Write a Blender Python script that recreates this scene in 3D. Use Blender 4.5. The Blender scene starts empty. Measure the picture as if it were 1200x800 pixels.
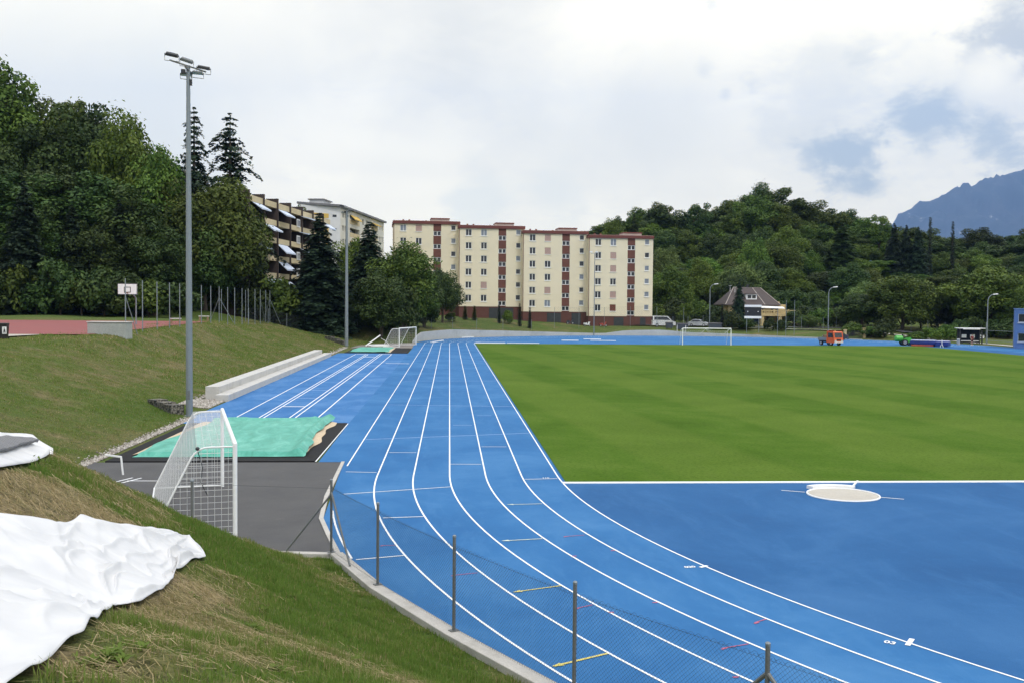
import bpy, bmesh, math, random
import numpy as np
from mathutils import Vector, Matrix
from mathutils.geometry import tessellate_polygon
random.seed(7); RNG = np.random.default_rng(7)
sc = bpy.context.scene
COL = sc.collection
PI = math.pi

# ------------------------------------------------------------------ camera
F_PX, PITCH, ROLL, YAW, CAM_H = 1165.567, 0.0366150, 0.00846787, 0.0630087, 5.79446
def cam_axes():
    fw = np.array([math.sin(YAW)*math.cos(PITCH), math.cos(YAW)*math.cos(PITCH), -math.sin(PITCH)])
    rt = np.array([math.cos(YAW), -math.sin(YAW), 0.0]); up = np.cross(rt, fw)
    c, s = math.cos(ROLL), math.sin(ROLL)
    return c*rt+s*up, -s*rt+c*up, fw
CR, CU, CF = cam_axes()
def ray(x, y): return (x-600)/F_PX*CR-(y-400)/F_PX*CU+CF
def at(x, y, Z):
    d = ray(x, y); return Vector((d[0]*Z, d[1]*Z, CAM_H+d[2]*Z))
def z_at(x, y, Z): return at(x, y, Z).z
cd = bpy.data.cameras.new('camera'); cam = bpy.data.objects.new('camera', cd); COL.objects.link(cam)
cd.sensor_width = 36; cd.lens = F_PX/1200*36; cd.clip_start = 0.1; cd.clip_end = 60000
M = Matrix(((CR[0], CU[0], -CF[0], 0), (CR[1], CU[1], -CF[1], 0), (CR[2], CU[2], -CF[2], CAM_H), (0, 0, 0, 1)))
cam.matrix_world = M
sc.camera = cam

# ------------------------------------------------------------------ materials
def nodes(name):
    m = bpy.data.materials.new(name); m.use_nodes = True
    nt = m.node_tree; b = nt.nodes['Principled BSDF']
    return m, nt, b
def N(nt, t, **kw):
    n = nt.nodes.new(t)
    for k, v in kw.items():
        if hasattr(n, k) and k not in ('inputs',): setattr(n, k, v)
    return n
def setin(n, **kw):
    for k, v in kw.items(): n.inputs[k.replace('_', ' ')].default_value = v
def c4(c): return (c[0], c[1], c[2], 1.0)
def noise(nt, vec, scale, detail=4, rough=0.55, dist=0.0):
    n = nt.nodes.new('ShaderNodeTexNoise')
    n.inputs['Scale'].default_value = scale; n.inputs['Detail'].default_value = detail
    n.inputs['Roughness'].default_value = rough; n.inputs['Distortion'].default_value = dist
    if vec is not None: nt.links.new(vec, n.inputs['Vector'])
    return n.outputs['Fac']
def ramp(nt, fac, stops, interp='LINEAR'):
    r = nt.nodes.new('ShaderNodeValToRGB'); cr = r.color_ramp; cr.interpolation = interp
    while len(cr.elements) > 1: cr.elements.remove(cr.elements[-1])
    cr.elements[0].position = stops[0][0]; cr.elements[0].color = c4(stops[0][1]) if not isinstance(stops[0][1], (int, float)) else (stops[0][1],)*3+(1,)
    for p, c in stops[1:]:
        e = cr.elements.new(p); e.color = c4(c) if not isinstance(c, (int, float)) else (c, c, c, 1)
    nt.links.new(fac, r.inputs['Fac']); return r.outputs['Color']
def mix(nt, fac, a, b, mode='MIX'):
    n = nt.nodes.new('ShaderNodeMix'); n.data_type = 'RGBA'; n.blend_type = mode
    for sock, val in ((n.inputs[0], fac), (n.inputs[6], a), (n.inputs[7], b)):
        if hasattr(val, 'is_output'): nt.links.new(val, sock)
        elif isinstance(val, (int, float)): sock.default_value = val
        else: sock.default_value = c4(val)
    return n.outputs[2]
def math_(nt, op, a, b=None, clamp=False):
    n = nt.nodes.new('ShaderNodeMath'); n.operation = op; n.use_clamp = clamp
    for i, v in enumerate((a, b)):
        if v is None: continue
        if hasattr(v, 'is_output'): nt.links.new(v, n.inputs[i])
        else: n.inputs[i].default_value = v
    return n.outputs[0]
def sstep(nt, v, lo, hi):
    n = nt.nodes.new('ShaderNodeMapRange'); n.interpolation_type = 'SMOOTHSTEP'
    nt.links.new(v, n.inputs[0]); n.inputs[1].default_value = lo; n.inputs[2].default_value = hi
    return n.outputs[0]
def coords(nt, kind='Object', scale=None, obj=None):
    t = nt.nodes.new('ShaderNodeTexCoord'); o = t.outputs[kind]
    if scale is not None:
        mp = nt.nodes.new('ShaderNodeMapping'); mp.inputs['Scale'].default_value = scale
        nt.links.new(o, mp.inputs['Vector']); o = mp.outputs['Vector']
    return o
def geo_pos(nt, scale=None):
    g = nt.nodes.new('ShaderNodeNewGeometry'); o = g.outputs['Position']
    if scale is not None:
        mp = nt.nodes.new('ShaderNodeMapping'); mp.inputs['Scale'].default_value = scale
        nt.links.new(o, mp.inputs['Vector']); o = mp.outputs['Vector']
    return o
def bump(nt, b, h, strength=0.3, dist=0.02):
    n = nt.nodes.new('ShaderNodeBump'); n.inputs['Strength'].default_value = strength; n.inputs['Distance'].default_value = dist
    nt.links.new(h, n.inputs['Height']); nt.links.new(n.outputs['Normal'], b.inputs['Normal'])
def mat(name, col, rough=0.7, var=0.12, scale=3.0, metal=0.0, fine=None, bmp=0.0, dirt=None, spec=0.4):
    """a solid colour that wanders a little, with optional dirt stains and fine grain"""
    m, nt, b = nodes(name)
    v = coords(nt)
    f = noise(nt, v, scale, 5, 0.6)
    a = [c*(1-var) for c in col]; d = [min(1, c*(1+var)) for c in col]
    out = ramp(nt, f, [(0.3, a), (0.7, d)])
    if fine:
        f2 = noise(nt, v, fine, 2, 0.5)
        out = mix(nt, 0.5, out, ramp(nt, f2, [(0.3, [c*(1-var*1.6) for c in col]), (0.7, [min(1, c*(1+var*1.6)) for c in col])]))
        if bmp: bump(nt, b, f2, bmp)
    elif bmp: bump(nt, b, f, bmp)
    if dirt:
        f3 = noise(nt, v, scale*0.6, 6, 0.7)
        out = mix(nt, ramp(nt, f3, [(0.5, 0.0), (0.75, 0.6)]), out, dirt)
    nt.links.new(out, b.inputs['Base Color'])
    b.inputs['Roughness'].default_value = rough; b.inputs['Metallic'].default_value = metal
    b.inputs['Specular IOR Level'].default_value = spec
    return m
MT = {}
MT['white_paint'] = mat('white_paint', (.78, .79, .78), .45, .06, 6)
MT['line_paint'] = mat('line_paint', (.80, .82, .82), .6, .08, 9, fine=40)
MT['line_faint'] = mat('line_faint', (.26, .42, .72), .7, .15, 9)
MT['yellow_paint'] = mat('yellow_paint', (.62, .52, .12), .6, .15, 12, dirt=(.3, .35, .4))
MT['pale_paint'] = mat('pale_paint', (.60, .66, .52), .6, .15, 12, dirt=(.3, .4, .5))
MT['red_paint'] = mat('red_paint', (.42, .10, .17), .7, .2, 20, dirt=(.08, .2, .5))
MT['galv'] = mat('galvanised_steel', (.215, .245, .265), .5, .14, 14, metal=.3, fine=70)
MT['galv_dark'] = mat('weathered_steel', (.16, .17, .17), .55, .2, 10, metal=.3, fine=60)
MT['wire'] = mat('dark_wire', (.035, .05, .065), .6, .1, 5)
MT['wire_far'] = mat('grey_wire', (.06, .075, .07), .6, .1, 5)
MT['net'] = mat('white_net', (.72, .73, .72), .8, .05, 5)
MT['concrete'] = mat('pale_concrete', (.50, .49, .46), .85, .10, 1.2, fine=30, bmp=.25, dirt=(.32, .31, .28))
MT['concrete_wall'] = mat('wall_concrete', (.44, .45, .44), .85, .12, .5, fine=8, bmp=.2, dirt=(.27, .28, .27))
MT['kerb_concrete'] = mat('kerb_concrete', (.46, .44, .40), .9, .14, 2.2, fine=40, bmp=.3, dirt=(.22, .20, .16))
MT['black_rubber'] = mat('black_rubber', (.012, .012, .013), .8, .3, 8, fine=60, bmp=.2, spec=.2)
MT['sand'] = mat('sand', (.55, .44, .30), .95, .15, 4, fine=90, bmp=.3)
MT['dark'] = mat('dark_metal', (.03, .032, .035), .5, .2, 5)
MT['black_plastic'] = mat('black_plastic', (.02, .02, .022), .45, .2, 4)
MT['tyre'] = mat('tyre_rubber', (.018, .018, .018), .85, .2, 6)
MT['rim'] = mat('wheel_rim', (.45, .46, .47), .4, .1, 6, metal=.6)
MT['wood'] = mat('weathered_wood', (.26, .17, .10), .8, .2, 6)
MT['bark'] = mat('bark', (.085, .065, .048), .95, .3, 5, fine=20, bmp=.5)
def glass_mat(name, col, rough=.08, spec=.7):
    m = mat(name, col, rough, .25, .6); m.node_tree.nodes['Principled BSDF'].inputs['Specular IOR Level'].default_value = spec
    return m
MT['glass'] = glass_mat('dark_glass', (.020, .024, .030))
MT['glass_pale'] = glass_mat('curtained_glass', (.20, .23, .27), .15)
MT['lens'] = glass_mat('lamp_lens', (.55, .57, .58), .15)

# ------------------------------------------------------------------ mesh builder
class MB:
    def __init__(s): s.v = []; s.f = []; s.mi = []; s.cur = 0
    def add(s, vs, fs):
        o = len(s.v); s.v.extend([tuple(v) for v in vs])
        for f in fs: s.f.append(tuple(i+o for i in f)); s.mi.append(s.cur)
        return s
    def box(s, c, sz, rz=0.0, m3=None):
        hx, hy, hz = sz[0]/2, sz[1]/2, sz[2]/2
        P = [Vector((x*hx, y*hy, z*hz)) for z in (-1, 1) for x, y in ((-1, -1), (1, -1), (1, 1), (-1, 1))]
        R = m3 if m3 is not None else Matrix.Rotation(rz, 3, 'Z')
        c = Vector(c)
        return s.add([R @ p+c for p in P], [(3, 2, 1, 0), (4, 5, 6, 7), (0, 1, 5, 4), (1, 2, 6, 5), (2, 3, 7, 6), (3, 0, 4, 7)])
    def bb(s, x0, x1, y0, y1, z0, z1): return s.box(((x0+x1)/2, (y0+y1)/2, (z0+z1)/2), (x1-x0, y1-y0, z1-z0))
    def prism(s, poly, axis, a, b):
        """extrude a 2-D polygon along axis from a to b; poly in the other two axes (cyclic order x,y,z without axis)"""
        n = len(poly)
        def P(u, w, t):
            return {'x': (t, u, w), 'y': (u, t, w), 'z': (u, w, t)}[axis]
        vs = [P(u, w, a) for u, w in poly]+[P(u, w, b) for u, w in poly]
        fs = [(i, (i+1) % n, (i+1) % n+n, i+n) for i in range(n)]
        tr = tessellate_polygon([[Vector((u, w, 0)) for u, w in poly]])
        fs += [t for t in tr]+[tuple(i+n for i in reversed(t)) for t in tr]
        return s.add(vs, fs)
    def tube(s, pts, r, seg=8, cap=True, closed=False):
        pts = [Vector(p) for p in pts]; n = len(pts)
        rs = r if isinstance(r, (list, tuple)) else [r]*n
        o = len(s.v); prev = None
        for i, p in enumerate(pts):
            if closed: t = pts[(i+1) % n]-pts[i-1]
            else: t = pts[min(i+1, n-1)]-pts[max(i-1, 0)]
            if t.length < 1e-9: t = Vector((0, 0, 1))
            t.normalize()
            if prev is None:
                a = Vector((0, 0, 1)) if abs(t.z) < .9 else Vector((1, 0, 0))
                u = t.cross(a).normalized()
            else:
                u = (prev-t*prev.dot(t))
                u = u.normalized() if u.length > 1e-6 else t.orthogonal().normalized()
            prev = u; w = t.cross(u)
            for k in range(seg):
                an = 2*PI*k/seg; s.v.append(tuple(p+(u*math.cos(an)+w*math.sin(an))*rs[i]))
        for i in range(n if closed else n-1):
            j = (i+1) % n
            for k in range(seg):
                k2 = (k+1) % seg
                s.f.append((o+i*seg+k, o+i*seg+k2, o+j*seg+k2, o+j*seg+k)); s.mi.append(s.cur)
        if cap and not closed:
            s.f.append(tuple(o+k for k in reversed(range(seg)))); s.mi.append(s.cur)
            s.f.append(tuple(o+(n-1)*seg+k for k in range(seg))); s.mi.append(s.cur)
        return s
    def bar(s, a, b, w=.05, h=None):
        """square bar between two points"""
        a, b = Vector(a), Vector(b); t = (b-a); L = t.length; t.normalize()
        up = Vector((0, 0, 1)) if abs(t.z) < .95 else Vector((0, 1, 0))
        x = t.cross(up).normalized(); y = x.cross(t)
        m = Matrix((x, t, y)).transposed()
        return s.box((a+b)/2, (w, L, h or w), m3=m)
    def lathe(s, prof, c=(0, 0, 0), seg=16):
        o = len(s.v); c = Vector(c)
        for r, z in prof:
            for k in range(seg):
                an = 2*PI*k/seg; s.v.append(tuple(c+Vector((r*math.cos(an), r*math.sin(an), z))))
        n = len(prof)
        for i in range(n-1):
            for k in range(seg):
                k2 = (k+1) % seg; s.f.append((o+i*seg+k, o+i*seg+k2, o+(i+1)*seg+k2, o+(i+1)*seg+k)); s.mi.append(s.cur)
        s.f.append(tuple(o+k for k in reversed(range(seg)))); s.mi.append(s.cur)
        s.f.append(tuple(o+(n-1)*seg+k for k in range(seg))); s.mi.append(s.cur)
        return s
    def ball(s, c, r, seg=12, rings=8):
        rx, ry, rz = r if isinstance(r, (tuple, list)) else (r, r, r)
        o = len(s.v)
        for i in range(rings+1):
            th = PI*i/rings
            for k in range(seg):
                an = 2*PI*k/seg
                s.v.append((c[0]+rx*math.sin(th)*math.cos(an), c[1]+ry*math.sin(th)*math.sin(an), c[2]-rz*math.cos(th)))
        for i in range(rings):
            for k in range(seg):
                k2 = (k+1) % seg; s.f.append((o+i*seg+k, o+i*seg+k2, o+(i+1)*seg+k2, o+(i+1)*seg+k)); s.mi.append(s.cur)
        return s
    def quad(s, *p): return s.add(p, [tuple(range(len(p)))])
    def build(s, name, mats, parent=None, smooth=False, world=False, bevel=0):
        me = bpy.data.meshes.new(name)
        off = parent.location if (world and parent is not None) else Vector((0, 0, 0))
        p = parent
        if world and parent is not None:
            off = Vector((0, 0, 0)); q = parent
            while q is not None: off = off+q.location; q = q.parent
        me.from_pydata([(v[0]-off[0], v[1]-off[1], v[2]-off[2]) for v in s.v], [], s.f)
        mats = mats if isinstance(mats, (list, tuple)) else [mats]
        for m in mats: me.materials.append(m)
        if len(mats) > 1: me.polygons.foreach_set('material_index', s.mi)
        if smooth:
            me.polygons.foreach_set('use_smooth', [True]*len(me.polygons))
            me.set_sharp_from_angle(angle=math.radians(40))
        me.update()
        o = bpy.data.objects.new(name, me); COL.objects.link(o)
        if parent is not None: o.parent = parent
        if bevel:
            bv = o.modifiers.new('bevel', 'BEVEL'); bv.width = bevel; bv.segments = 2; bv.limit_method = 'ANGLE'
        return o
def empty(name, loc=(0, 0, 0), rz=0.0):
    o = bpy.data.objects.new(name, None); COL.objects.link(o); o.empty_display_size = .3
    o.location = loc; o.rotation_euler = (0, 0, rz); return o
def tag(o, label, cat, group=None):
    o['label'] = label; o['category'] = cat
    if group: o['group'] = group
    return o
def struct(o, label=None, kind='structure'):
    o['kind'] = kind
    if label: o['label'] = label
    return o
def copy_tree(o, parent=None):
    c = o.copy(); COL.objects.link(c); c.parent = parent
    for ch in list(o.children): copy_tree(ch, c)
    return c
def fast_mesh(name, V, Fc, mat_, parent=None, attr=None, smooth=False):
    """numpy verts (n,3), faces (m,k) constant k"""
    me = bpy.data.meshes.new(name); n, (m, k) = len(V), Fc.shape
    me.vertices.add(n); me.vertices.foreach_set('co', np.asarray(V, np.float32).ravel())
    me.loops.add(m*k); me.loops.foreach_set('vertex_index', np.asarray(Fc, np.int32).ravel())
    me.polygons.add(m); me.polygons.foreach_set('loop_start', np.arange(0, m*k, k, dtype=np.int32))
    try: me.polygons.foreach_set('loop_total', np.full(m, k, np.int32))
    except Exception: pass
    if attr is not None:
        for an, vals, dom in attr:
            a = me.attributes.new(an, 'FLOAT', dom); a.data.foreach_set('value', np.asarray(vals, np.float32))
    if smooth: me.polygons.foreach_set('use_smooth', np.ones(m, bool))
    if mat_ is not None: me.materials.append(mat_)
    me.update(calc_edges=True); me.validate()
    if parent == 'mesh': return me
    o = bpy.data.objects.new(name, me); COL.objects.link(o)
    if parent is not None: o.parent = parent
    return o
def sheet(name, poly, z, m):
    mb = MB(); mb.v = [(x, y, z) for x, y in poly]
    for t in tessellate_polygon([[Vector((x, y, 0)) for x, y in poly]]):
        a, b, c = [Vector(mb.v[i]) for i in t]
        if (b-a).cross(c-a).z < 0: t = tuple(reversed(t))
        mb.f.append(tuple(t)); mb.mi.append(0)
    return mb.build(name, m)
def ribbon(mb, pts, w, z):
    pts = [Vector((p[0], p[1], 0)) for p in pts]; n = len(pts); o = len(mb.v)
    for i, p in enumerate(pts):
        t = (pts[min(i+1, n-1)]-pts[max(i-1, 0)]).normalized(); nn = Vector((-t.y, t.x, 0))*w/2
        mb.v.append((p.x+nn.x, p.y+nn.y, z)); mb.v.append((p.x-nn.x, p.y-nn.y, z))
    for i in range(n-1):
        mb.f.append((o+2*i, o+2*i+1, o+2*i+3, o+2*i+2)); mb.mi.append(mb.cur)
def arc(c, r, a0, a1, n):
    return [(c[0]+r*math.cos(math.radians(a0+(a1-a0)*i/n)), c[1]+r*math.sin(math.radians(a0+(a1-a0)*i/n))) for i in range(n+1)]
def sm(a, b, x):
    t = np.clip((x-a)/(b-a), 0, 1); return t*t*(3-2*t)
# value noise for shapes (numpy)
def vnoise(x, y, seed=0):
    xi = np.floor(x).astype(np.int64); yi = np.floor(y).astype(np.int64); xf = x-xi; yf = y-yi
    def h(i, j):
        n = (i*374761393+j*668265263+seed*1274126177) & 0x7fffffff
        n = ((n ^ (n >> 13))*1103515245) & 0x7fffffff
        n = ((n ^ (n >> 16))*668265263) & 0x7fffffff
        return ((n ^ (n >> 15)) & 0xffff)/65535.0
    u = xf*xf*(3-2*xf); w = yf*yf*(3-2*yf)
    return (h(xi, yi)*(1-u)+h(xi+1, yi)*u)*(1-w)+(h(xi, yi+1)*(1-u)+h(xi+1, yi+1)*u)*w
def fbm(x, y, oct=4, seed=0):
    s = 0; a = .5
    for i in range(oct): s = s+a*vnoise(x, y, seed+i); a *= .5; x = x*2.03+11.3; y = y*2.03+5.7
    return s
# ------------------------------------------------------------------ terrain
C1 = (40.2, 33.75); C2 = (40.2, 147.8); XI = 3.70
KERB = [(-3.74, 23.0), (-2.55, 22.78), (-1.45, 20.05), (.08, 17.15), (1.82, 14.2), (3.8, 11.5), (6.2, 8.3), (9, 5.05), (12.5, 1.45), (18, -2.7), (25, -5.9), (40, -8.7)]
FLAT = [(-10.5, 24.2), (-3.74, 23.0)]+KERB[1:]+[(60, -4), (75, 8), (86, 33)]+[(86, 60), (86.5, 100)]+arc(C2, 46.2, 0, 172, 24)+[(-5.6, 150), (-10, 147), (-13, 140), (-13.4, 131), (-13.4, 117), (-15.0, 111), (-15.0, 60.6), (-13.3, 58), (-13.3, 50), (-12.9, 36.5), (-13.0, 30), (-12.3, 26)]
def poly_sdf(X, Y, poly):
    P = np.array(poly); Q = np.roll(P, -1, 0)
    best = np.full(X.shape, 1e18); ins = np.zeros(X.shape, bool)
    for (ax, ay), (bx, by) in zip(P, Q):
        dx, dy = bx-ax, by-ay
        t = np.clip(((X-ax)*dx+(Y-ay)*dy)/(dx*dx+dy*dy), 0, 1)
        best = np.minimum(best, (X-ax-t*dx)**2+(Y-ay-t*dy)**2)
        if dy != 0:
            c = ((ay > Y) != (by > Y)) & (X < dx*(Y-ay)/dy+ax); ins ^= c
    d = np.sqrt(best); return np.where(ins, -d, d)
CP = np.array([(0, 0, 4.25), (-5, 0, 4.3), (-12, 2, 4.2), (-4, 11, 4.35), (2, 4, 4.3), (-6, 9, 4.3), (-9, 17, 4.1), (-14, 14, 4.1), (-22, 28, 3.8), (-31, 50, 3.4), (-29, 67, 3.3), (-26, 85, 3.35), (-26, 110, 3.4), (-26, 135, 3.2), (-45, 60, 3.3), (-60, 30, 3.6),
    (-24, 150, 2.6), (-16, 160, 2.2), (-6, 175, 2.2), (0, 185, 2.6), (10, 200, 3.0), (20, 204, 2.3), (31, 206, 1.5), (-13, 200, 3.7), (-24, 205, 4.2), (-34, 170, 6.5), (-30, 185, 6.5), (-45, 175, 7.5), (-40, 215, 8), (-34, 150, 5.0),
    (43, 200, 1.5), (58, 204, 1.7), (75, 196, 1.7), (92, 172, .5), (97, 150, .25), (95, 110, .2), (95, 60, .2), (95, 10, .5), (45, -20, 1.5), (20, -16, 3.2),
    (-50, 128, 4.0), (-75, 130, 4.4), (-40, 128, 3.8), (-95, 128, 5), (-60, 122, 3.8), (-60, 150, 11), (-85, 150, 14), (-60, 180, 18), (-40, 190, 9), (-100, 110, 9), (-110, 180, 24), (-35, 240, 9), (0, 240, 5),
    (45, 235, 4), (60, 222, 2.6), (80, 222, 2.6), (105, 195, 1.5), (62, 250, 8), (90, 245, 7), (120, 220, 5), (80, 275, 20), (95, 300, 28), (70, 310, 28), (105, 275, 18), (130, 260, 12), (135, 300, 19), (160, 280, 14), (45, 290, 17), (40, 330, 22), (80, 350, 32), (130, 350, 23), (180, 330, 17), (200, 250, 10), (20, 300, 10),
    (400, 400, 10), (-400, 400, 20), (-400, 0, 10), (400, 0, 3), (0, -200, 5), (0, 900, 10), (900, 900, 10), (-900, 900, 10)], float)
COURT = (-75.0, -26.6, 75.5, 112.0)
def court_z(Y): return 3.34+(Y-75.5)*.0095
def terrain(X, Y):
    X = np.asarray(X, float); Y = np.asarray(Y, float)
    d = poly_sdf(X, Y, FLAT)
    num = np.zeros_like(X); den = np.zeros_like(X)
    for x, y, z in CP:
        w = 1.0/(((X-x)**2+(Y-y)**2+9)**1.9); num += w*z; den += w
    pl = num/den
    far = sm(900, 2500, np.hypot(X, Y)); pl = pl*(1-far)+8*far
    s = .285+(.20+.04*sm(-4, 1, X))*(1-sm(23, 46, Y))+.085*(1-sm(-5.5, -2.5, X))*sm(8, 13, Y)*(1-sm(24, 34, Y))
    s = s*(1-sm(100, 130, Y))+.26*sm(100, 130, Y)
    arcw = sm(140, 150, Y)                     # behind the far bend the bank starts at the top of the retaining wall
    th = np.arctan2(Y-C2[1], X-C2[0])
    wh = np.interp(np.degrees(th), [0, 40, 82, 88, 97, 103, 120, 135, 150, 172, 180], [0.02, .05, .7, 1.0, .85, .3, .65, 1.0, 1.35, 1.1, .1])
    wh = np.where((Y > 148), wh, 0)*sm(148, 152, Y)
    dd = np.maximum(d, 0); h = s*1.05*(dd-.7*(1-np.exp(-dd/.7)))
    hw = wh*sm(.25, 1.3, d)+np.maximum(d-1.0, 0)*.17
    h = h*(1-arcw)+hw*arcw
    h = np.where((X > 60) & (Y < 175), np.maximum(d-3, 0)*.05, h)
    k = .30
    m = np.minimum(h, pl)
    z = m-k*np.log(np.exp(-(h-m)/k)+np.exp(-(pl-m)/k))+k*math.log(1+math.exp(-1e3))
    z = np.where(d > 0, np.maximum(z, -.02*np.minimum(d, 1)) if False else z, 0)
    ramp0 = np.clip(d/1.5, 0, 1)
    z = np.where(d > 0, np.maximum(z*ramp0+(1-ramp0)*np.maximum(z, 0)*1.0, 0.0), 0)
    bmp = (fbm(X*.35, Y*.35, 3, 5)-.44)*.35+(fbm(X*1.7, Y*1.7, 2, 9)-.37)*.10
    z = z+bmp*np.clip((d-.4)/2.5, 0, 1)*np.where(z > .3, 1, np.clip(z/.3, 0, 1))
    # court terrace
    cx = np.maximum(np.maximum(COURT[0]-X, X-COURT[1]), 0); cy = np.maximum(np.maximum(COURT[2]-6-Y, Y-COURT[3]), 0)
    w = 1-sm(0.6, 4, np.hypot(cx, cy))
    z = z*(1-w)+(court_z(Y)-.06)*w
    return z-.03
def tz(x, y): return float(terrain(np.array([x]), np.array([y]))[0])
def hit(x, y, t0=2.0, t1=400.0):
    """where the sight line through pixel x, y meets the terrain"""
    d = ray(x, y); ts = np.concatenate([np.arange(t0, 60, .05), np.arange(60, t1, .5)])
    zz = terrain(d[0]*ts, d[1]*ts)-(CAM_H+d[2]*ts)
    i = np.argmax(zz > 0)
    if not zz.any() or zz[i] <= 0: return Vector((d[0]*t1, d[1]*t1, 0))
    a, b = ts[max(i-1, 0)], ts[i]
    f = zz[i-1]/(zz[i-1]-zz[i]) if i > 0 else 0
    t = a+(b-a)*f
    return Vector((d[0]*t, d[1]*t, CAM_H+d[2]*t))
def axis_pts(segs, grow, lim):
    out = []
    for a, b, st in segs: out += list(np.arange(a, b, st))
    x = segs[-1][1]; st = segs[-1][2]
    while x < lim: out.append(x); st *= grow; x += st
    x = segs[0][0]; st = segs[0][2]; pre = []
    while x > -lim:
        st *= grow; x -= st; pre.append(x)
    return np.array(sorted(pre)+out)
gx = axis_pts([(-40, -16, .6), (-16, 8, .22), (8, 40, 1.0), (40, 220, 2.5)], 1.28, 16800)
gy = axis_pts([(-6, 2, .6), (2, 30, .22), (30, 62, .5), (62, 140, 1.0), (140, 215, .8), (215, 400, 3.0)], 1.28, 16800)
GX, GY = np.meshgrid(gx, gy)
GZ = terrain(GX.ravel(), GY.ravel())
nx, ny = len(gx), len(gy)
ii = (np.arange(ny-1)[:, None]*nx+np.arange(nx-1)[None, :]).ravel()
FQ = np.stack([ii, ii+1, ii+1+nx, ii+nx], 1)
def dryness(X, Y):
    """0 lush green .. 1 straw"""
    X = np.asarray(X, float); Y = np.asarray(Y, float)
    n = fbm(X*.30+3, Y*.30, 4, 21); n2 = fbm(X*1.3, Y*1.3, 3, 33)
    d = .36*sm(.38, .60, n)+.42*sm(.38, .60, n2)+.04
    # the mown left bank is browner, with greener foot near the mast
    bank = sm(22, 40, Y)*(1-sm(-12, -8, X)); d = d*(1-.55*bank)+.30*bank+.16*bank*(n2-.45)*3; d = d*(1-.8*sm(112, 120, Y)*(1-sm(-32, -28, X)))
    foot = np.exp(-(((X+15.2)/2.2)**2+((Y-51)/8)**2)); d = d*(1-.85*foot)
    for (px, py, r, s) in DRY: d = d+s*np.exp(-((X-px)**2+(Y-py)**2)/(r*r))
    for (px, py, r, s) in LUSH: d = d*(1-s*np.exp(-((X-px)**2+(Y-py)**2)/(r*r)))
    return np.clip(d, 0, 1)
DRY = []; LUSH = []
for x, y, r, s in [(60, 585, 1.0, .7), (25, 596, .9, .55), (120, 600, .6, .45), (170, 628, .4, .35), (235, 692, .40, .5), (262, 712, .35, .35), (230, 740, .38, .6), (285, 772, .45, .6), (150, 785, .3, .35), (310, 735, .3, .4), (110, 520, 2.0, .25), (150, 505, 2.2, .25)]:
    p = hit(x, y); DRY.append((p.x, p.y, r, s))
for x, y, r, s in [(200, 570, 1.6, .85), (280, 640, 1.5, .85), (350, 690, 1.4, .8), (430, 730, 1.5, .75), (380, 780, 1.2, .6), (290, 735, .25, .9), (140, 548, 1.5, .6), (500, 780, 1.3, .7)]:
    p = hit(x, y); LUSH.append((p.x, p.y, r, s))
m, nt, b = nodes('bank_grass')
pos = geo_pos(nt)
at1 = nt.nodes.new('ShaderNodeAttribute'); at1.attribute_name = 'dry'
n1 = noise(nt, pos, 2.2, 6, .65); n2 = noise(nt, pos, 16, 4, .7); n3 = noise(nt, pos, .12, 4, .6)
dr = math_(nt, 'ADD', at1.outputs['Fac'], math_(nt, 'MULTIPLY', math_(nt, 'SUBTRACT', n1, .5), .9))
dr = math_(nt, 'ADD', dr, math_(nt, 'MULTIPLY', math_(nt, 'SUBTRACT', n2, .5), .55), True)
gcol = ramp(nt, dr, [(0.0, (.070, .115, .020)), (.35, (.105, .135, .032)), (.62, (.145, .138, .052)), (.85, (.215, .172, .088)), (1.0, (.28, .22, .125))])
n4 = noise(nt, pos, 5.0, 5, .7)
gcol = mix(nt, ramp(nt, n2, [(.32, .8), (.48, 0.0)]), gcol, (.030, .032, .012)); gcol = mix(nt, ramp(nt, n4, [(.36, .85), (.49, 0.0)]), gcol, (.035, .036, .012)); gcol = mix(nt, ramp(nt, n4, [(.58, 0.0), (.72, .5)]), gcol, (.22, .20, .10))
gcol = mix(nt, ramp(nt, n3, [(.35, .35), (.6, 0.0)]), gcol, (.06, .10, .02))
nt.links.new(gcol, b.inputs['Base Color']); b.inputs['Roughness'].default_value = .95; b.inputs['Specular IOR Level'].default_value = .15
bump(nt, b, math_(nt, 'ADD', n2, n1), .9, .06)
MT['bank_grass'] = m
ground = fast_mesh('ground', np.stack([GX.ravel(), GY.ravel(), GZ], 1), FQ, m, attr=[('dry', dryness(GX.ravel(), GY.ravel()), 'POINT')], smooth=True)
struct(ground, 'grassy ground and banks round the stadium')

# ------------------------------------------------------------------ track, pitch and paved sheets
def track_mat(name, base, worn, dark, sc_=1.0):
    m, nt, b = nodes(name); pos = geo_pos(nt)
    a = noise(nt, pos, .22*sc_, 6, .62, .6); c = noise(nt, geo_pos(nt, (1.0, .22, 1)), 1.1*sc_, 8, .75, .5); g = noise(nt, pos, 60, 2, .6)
    s = noise(nt, pos, 2.6, 5, .75)
    col = ramp(nt, a, [(.32, dark), (.5, base), (.70, worn)])
    col = mix(nt, ramp(nt, c, [(.50, 0.0), (.70, .65)]), col, worn)
    col = mix(nt, ramp(nt, s, [(.56, 0.0), (.8, .22)]), col, [min(1, x*1.3+.03) for x in worn])
    col = mix(nt, ramp(nt, g, [(.3, .35), (.6, 0.0)]), col, [x*.72 for x in dark])
    nt.links.new(col, b.inputs['Base Color']); b.inputs['Roughness'].default_value = .85; b.inputs['Specular IOR Level'].default_value = .12
    bump(nt, b, g, .25, .004)
    return m
MT['track'] = track_mat('track_rubber', (.036, .152, .352), (.064, .200, .410), (.028, .128, .312))
MT['apron'] = track_mat('apron_rubber', (.026, .110, .272), (.044, .145, .325), (.021, .093, .238), .8)
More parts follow.
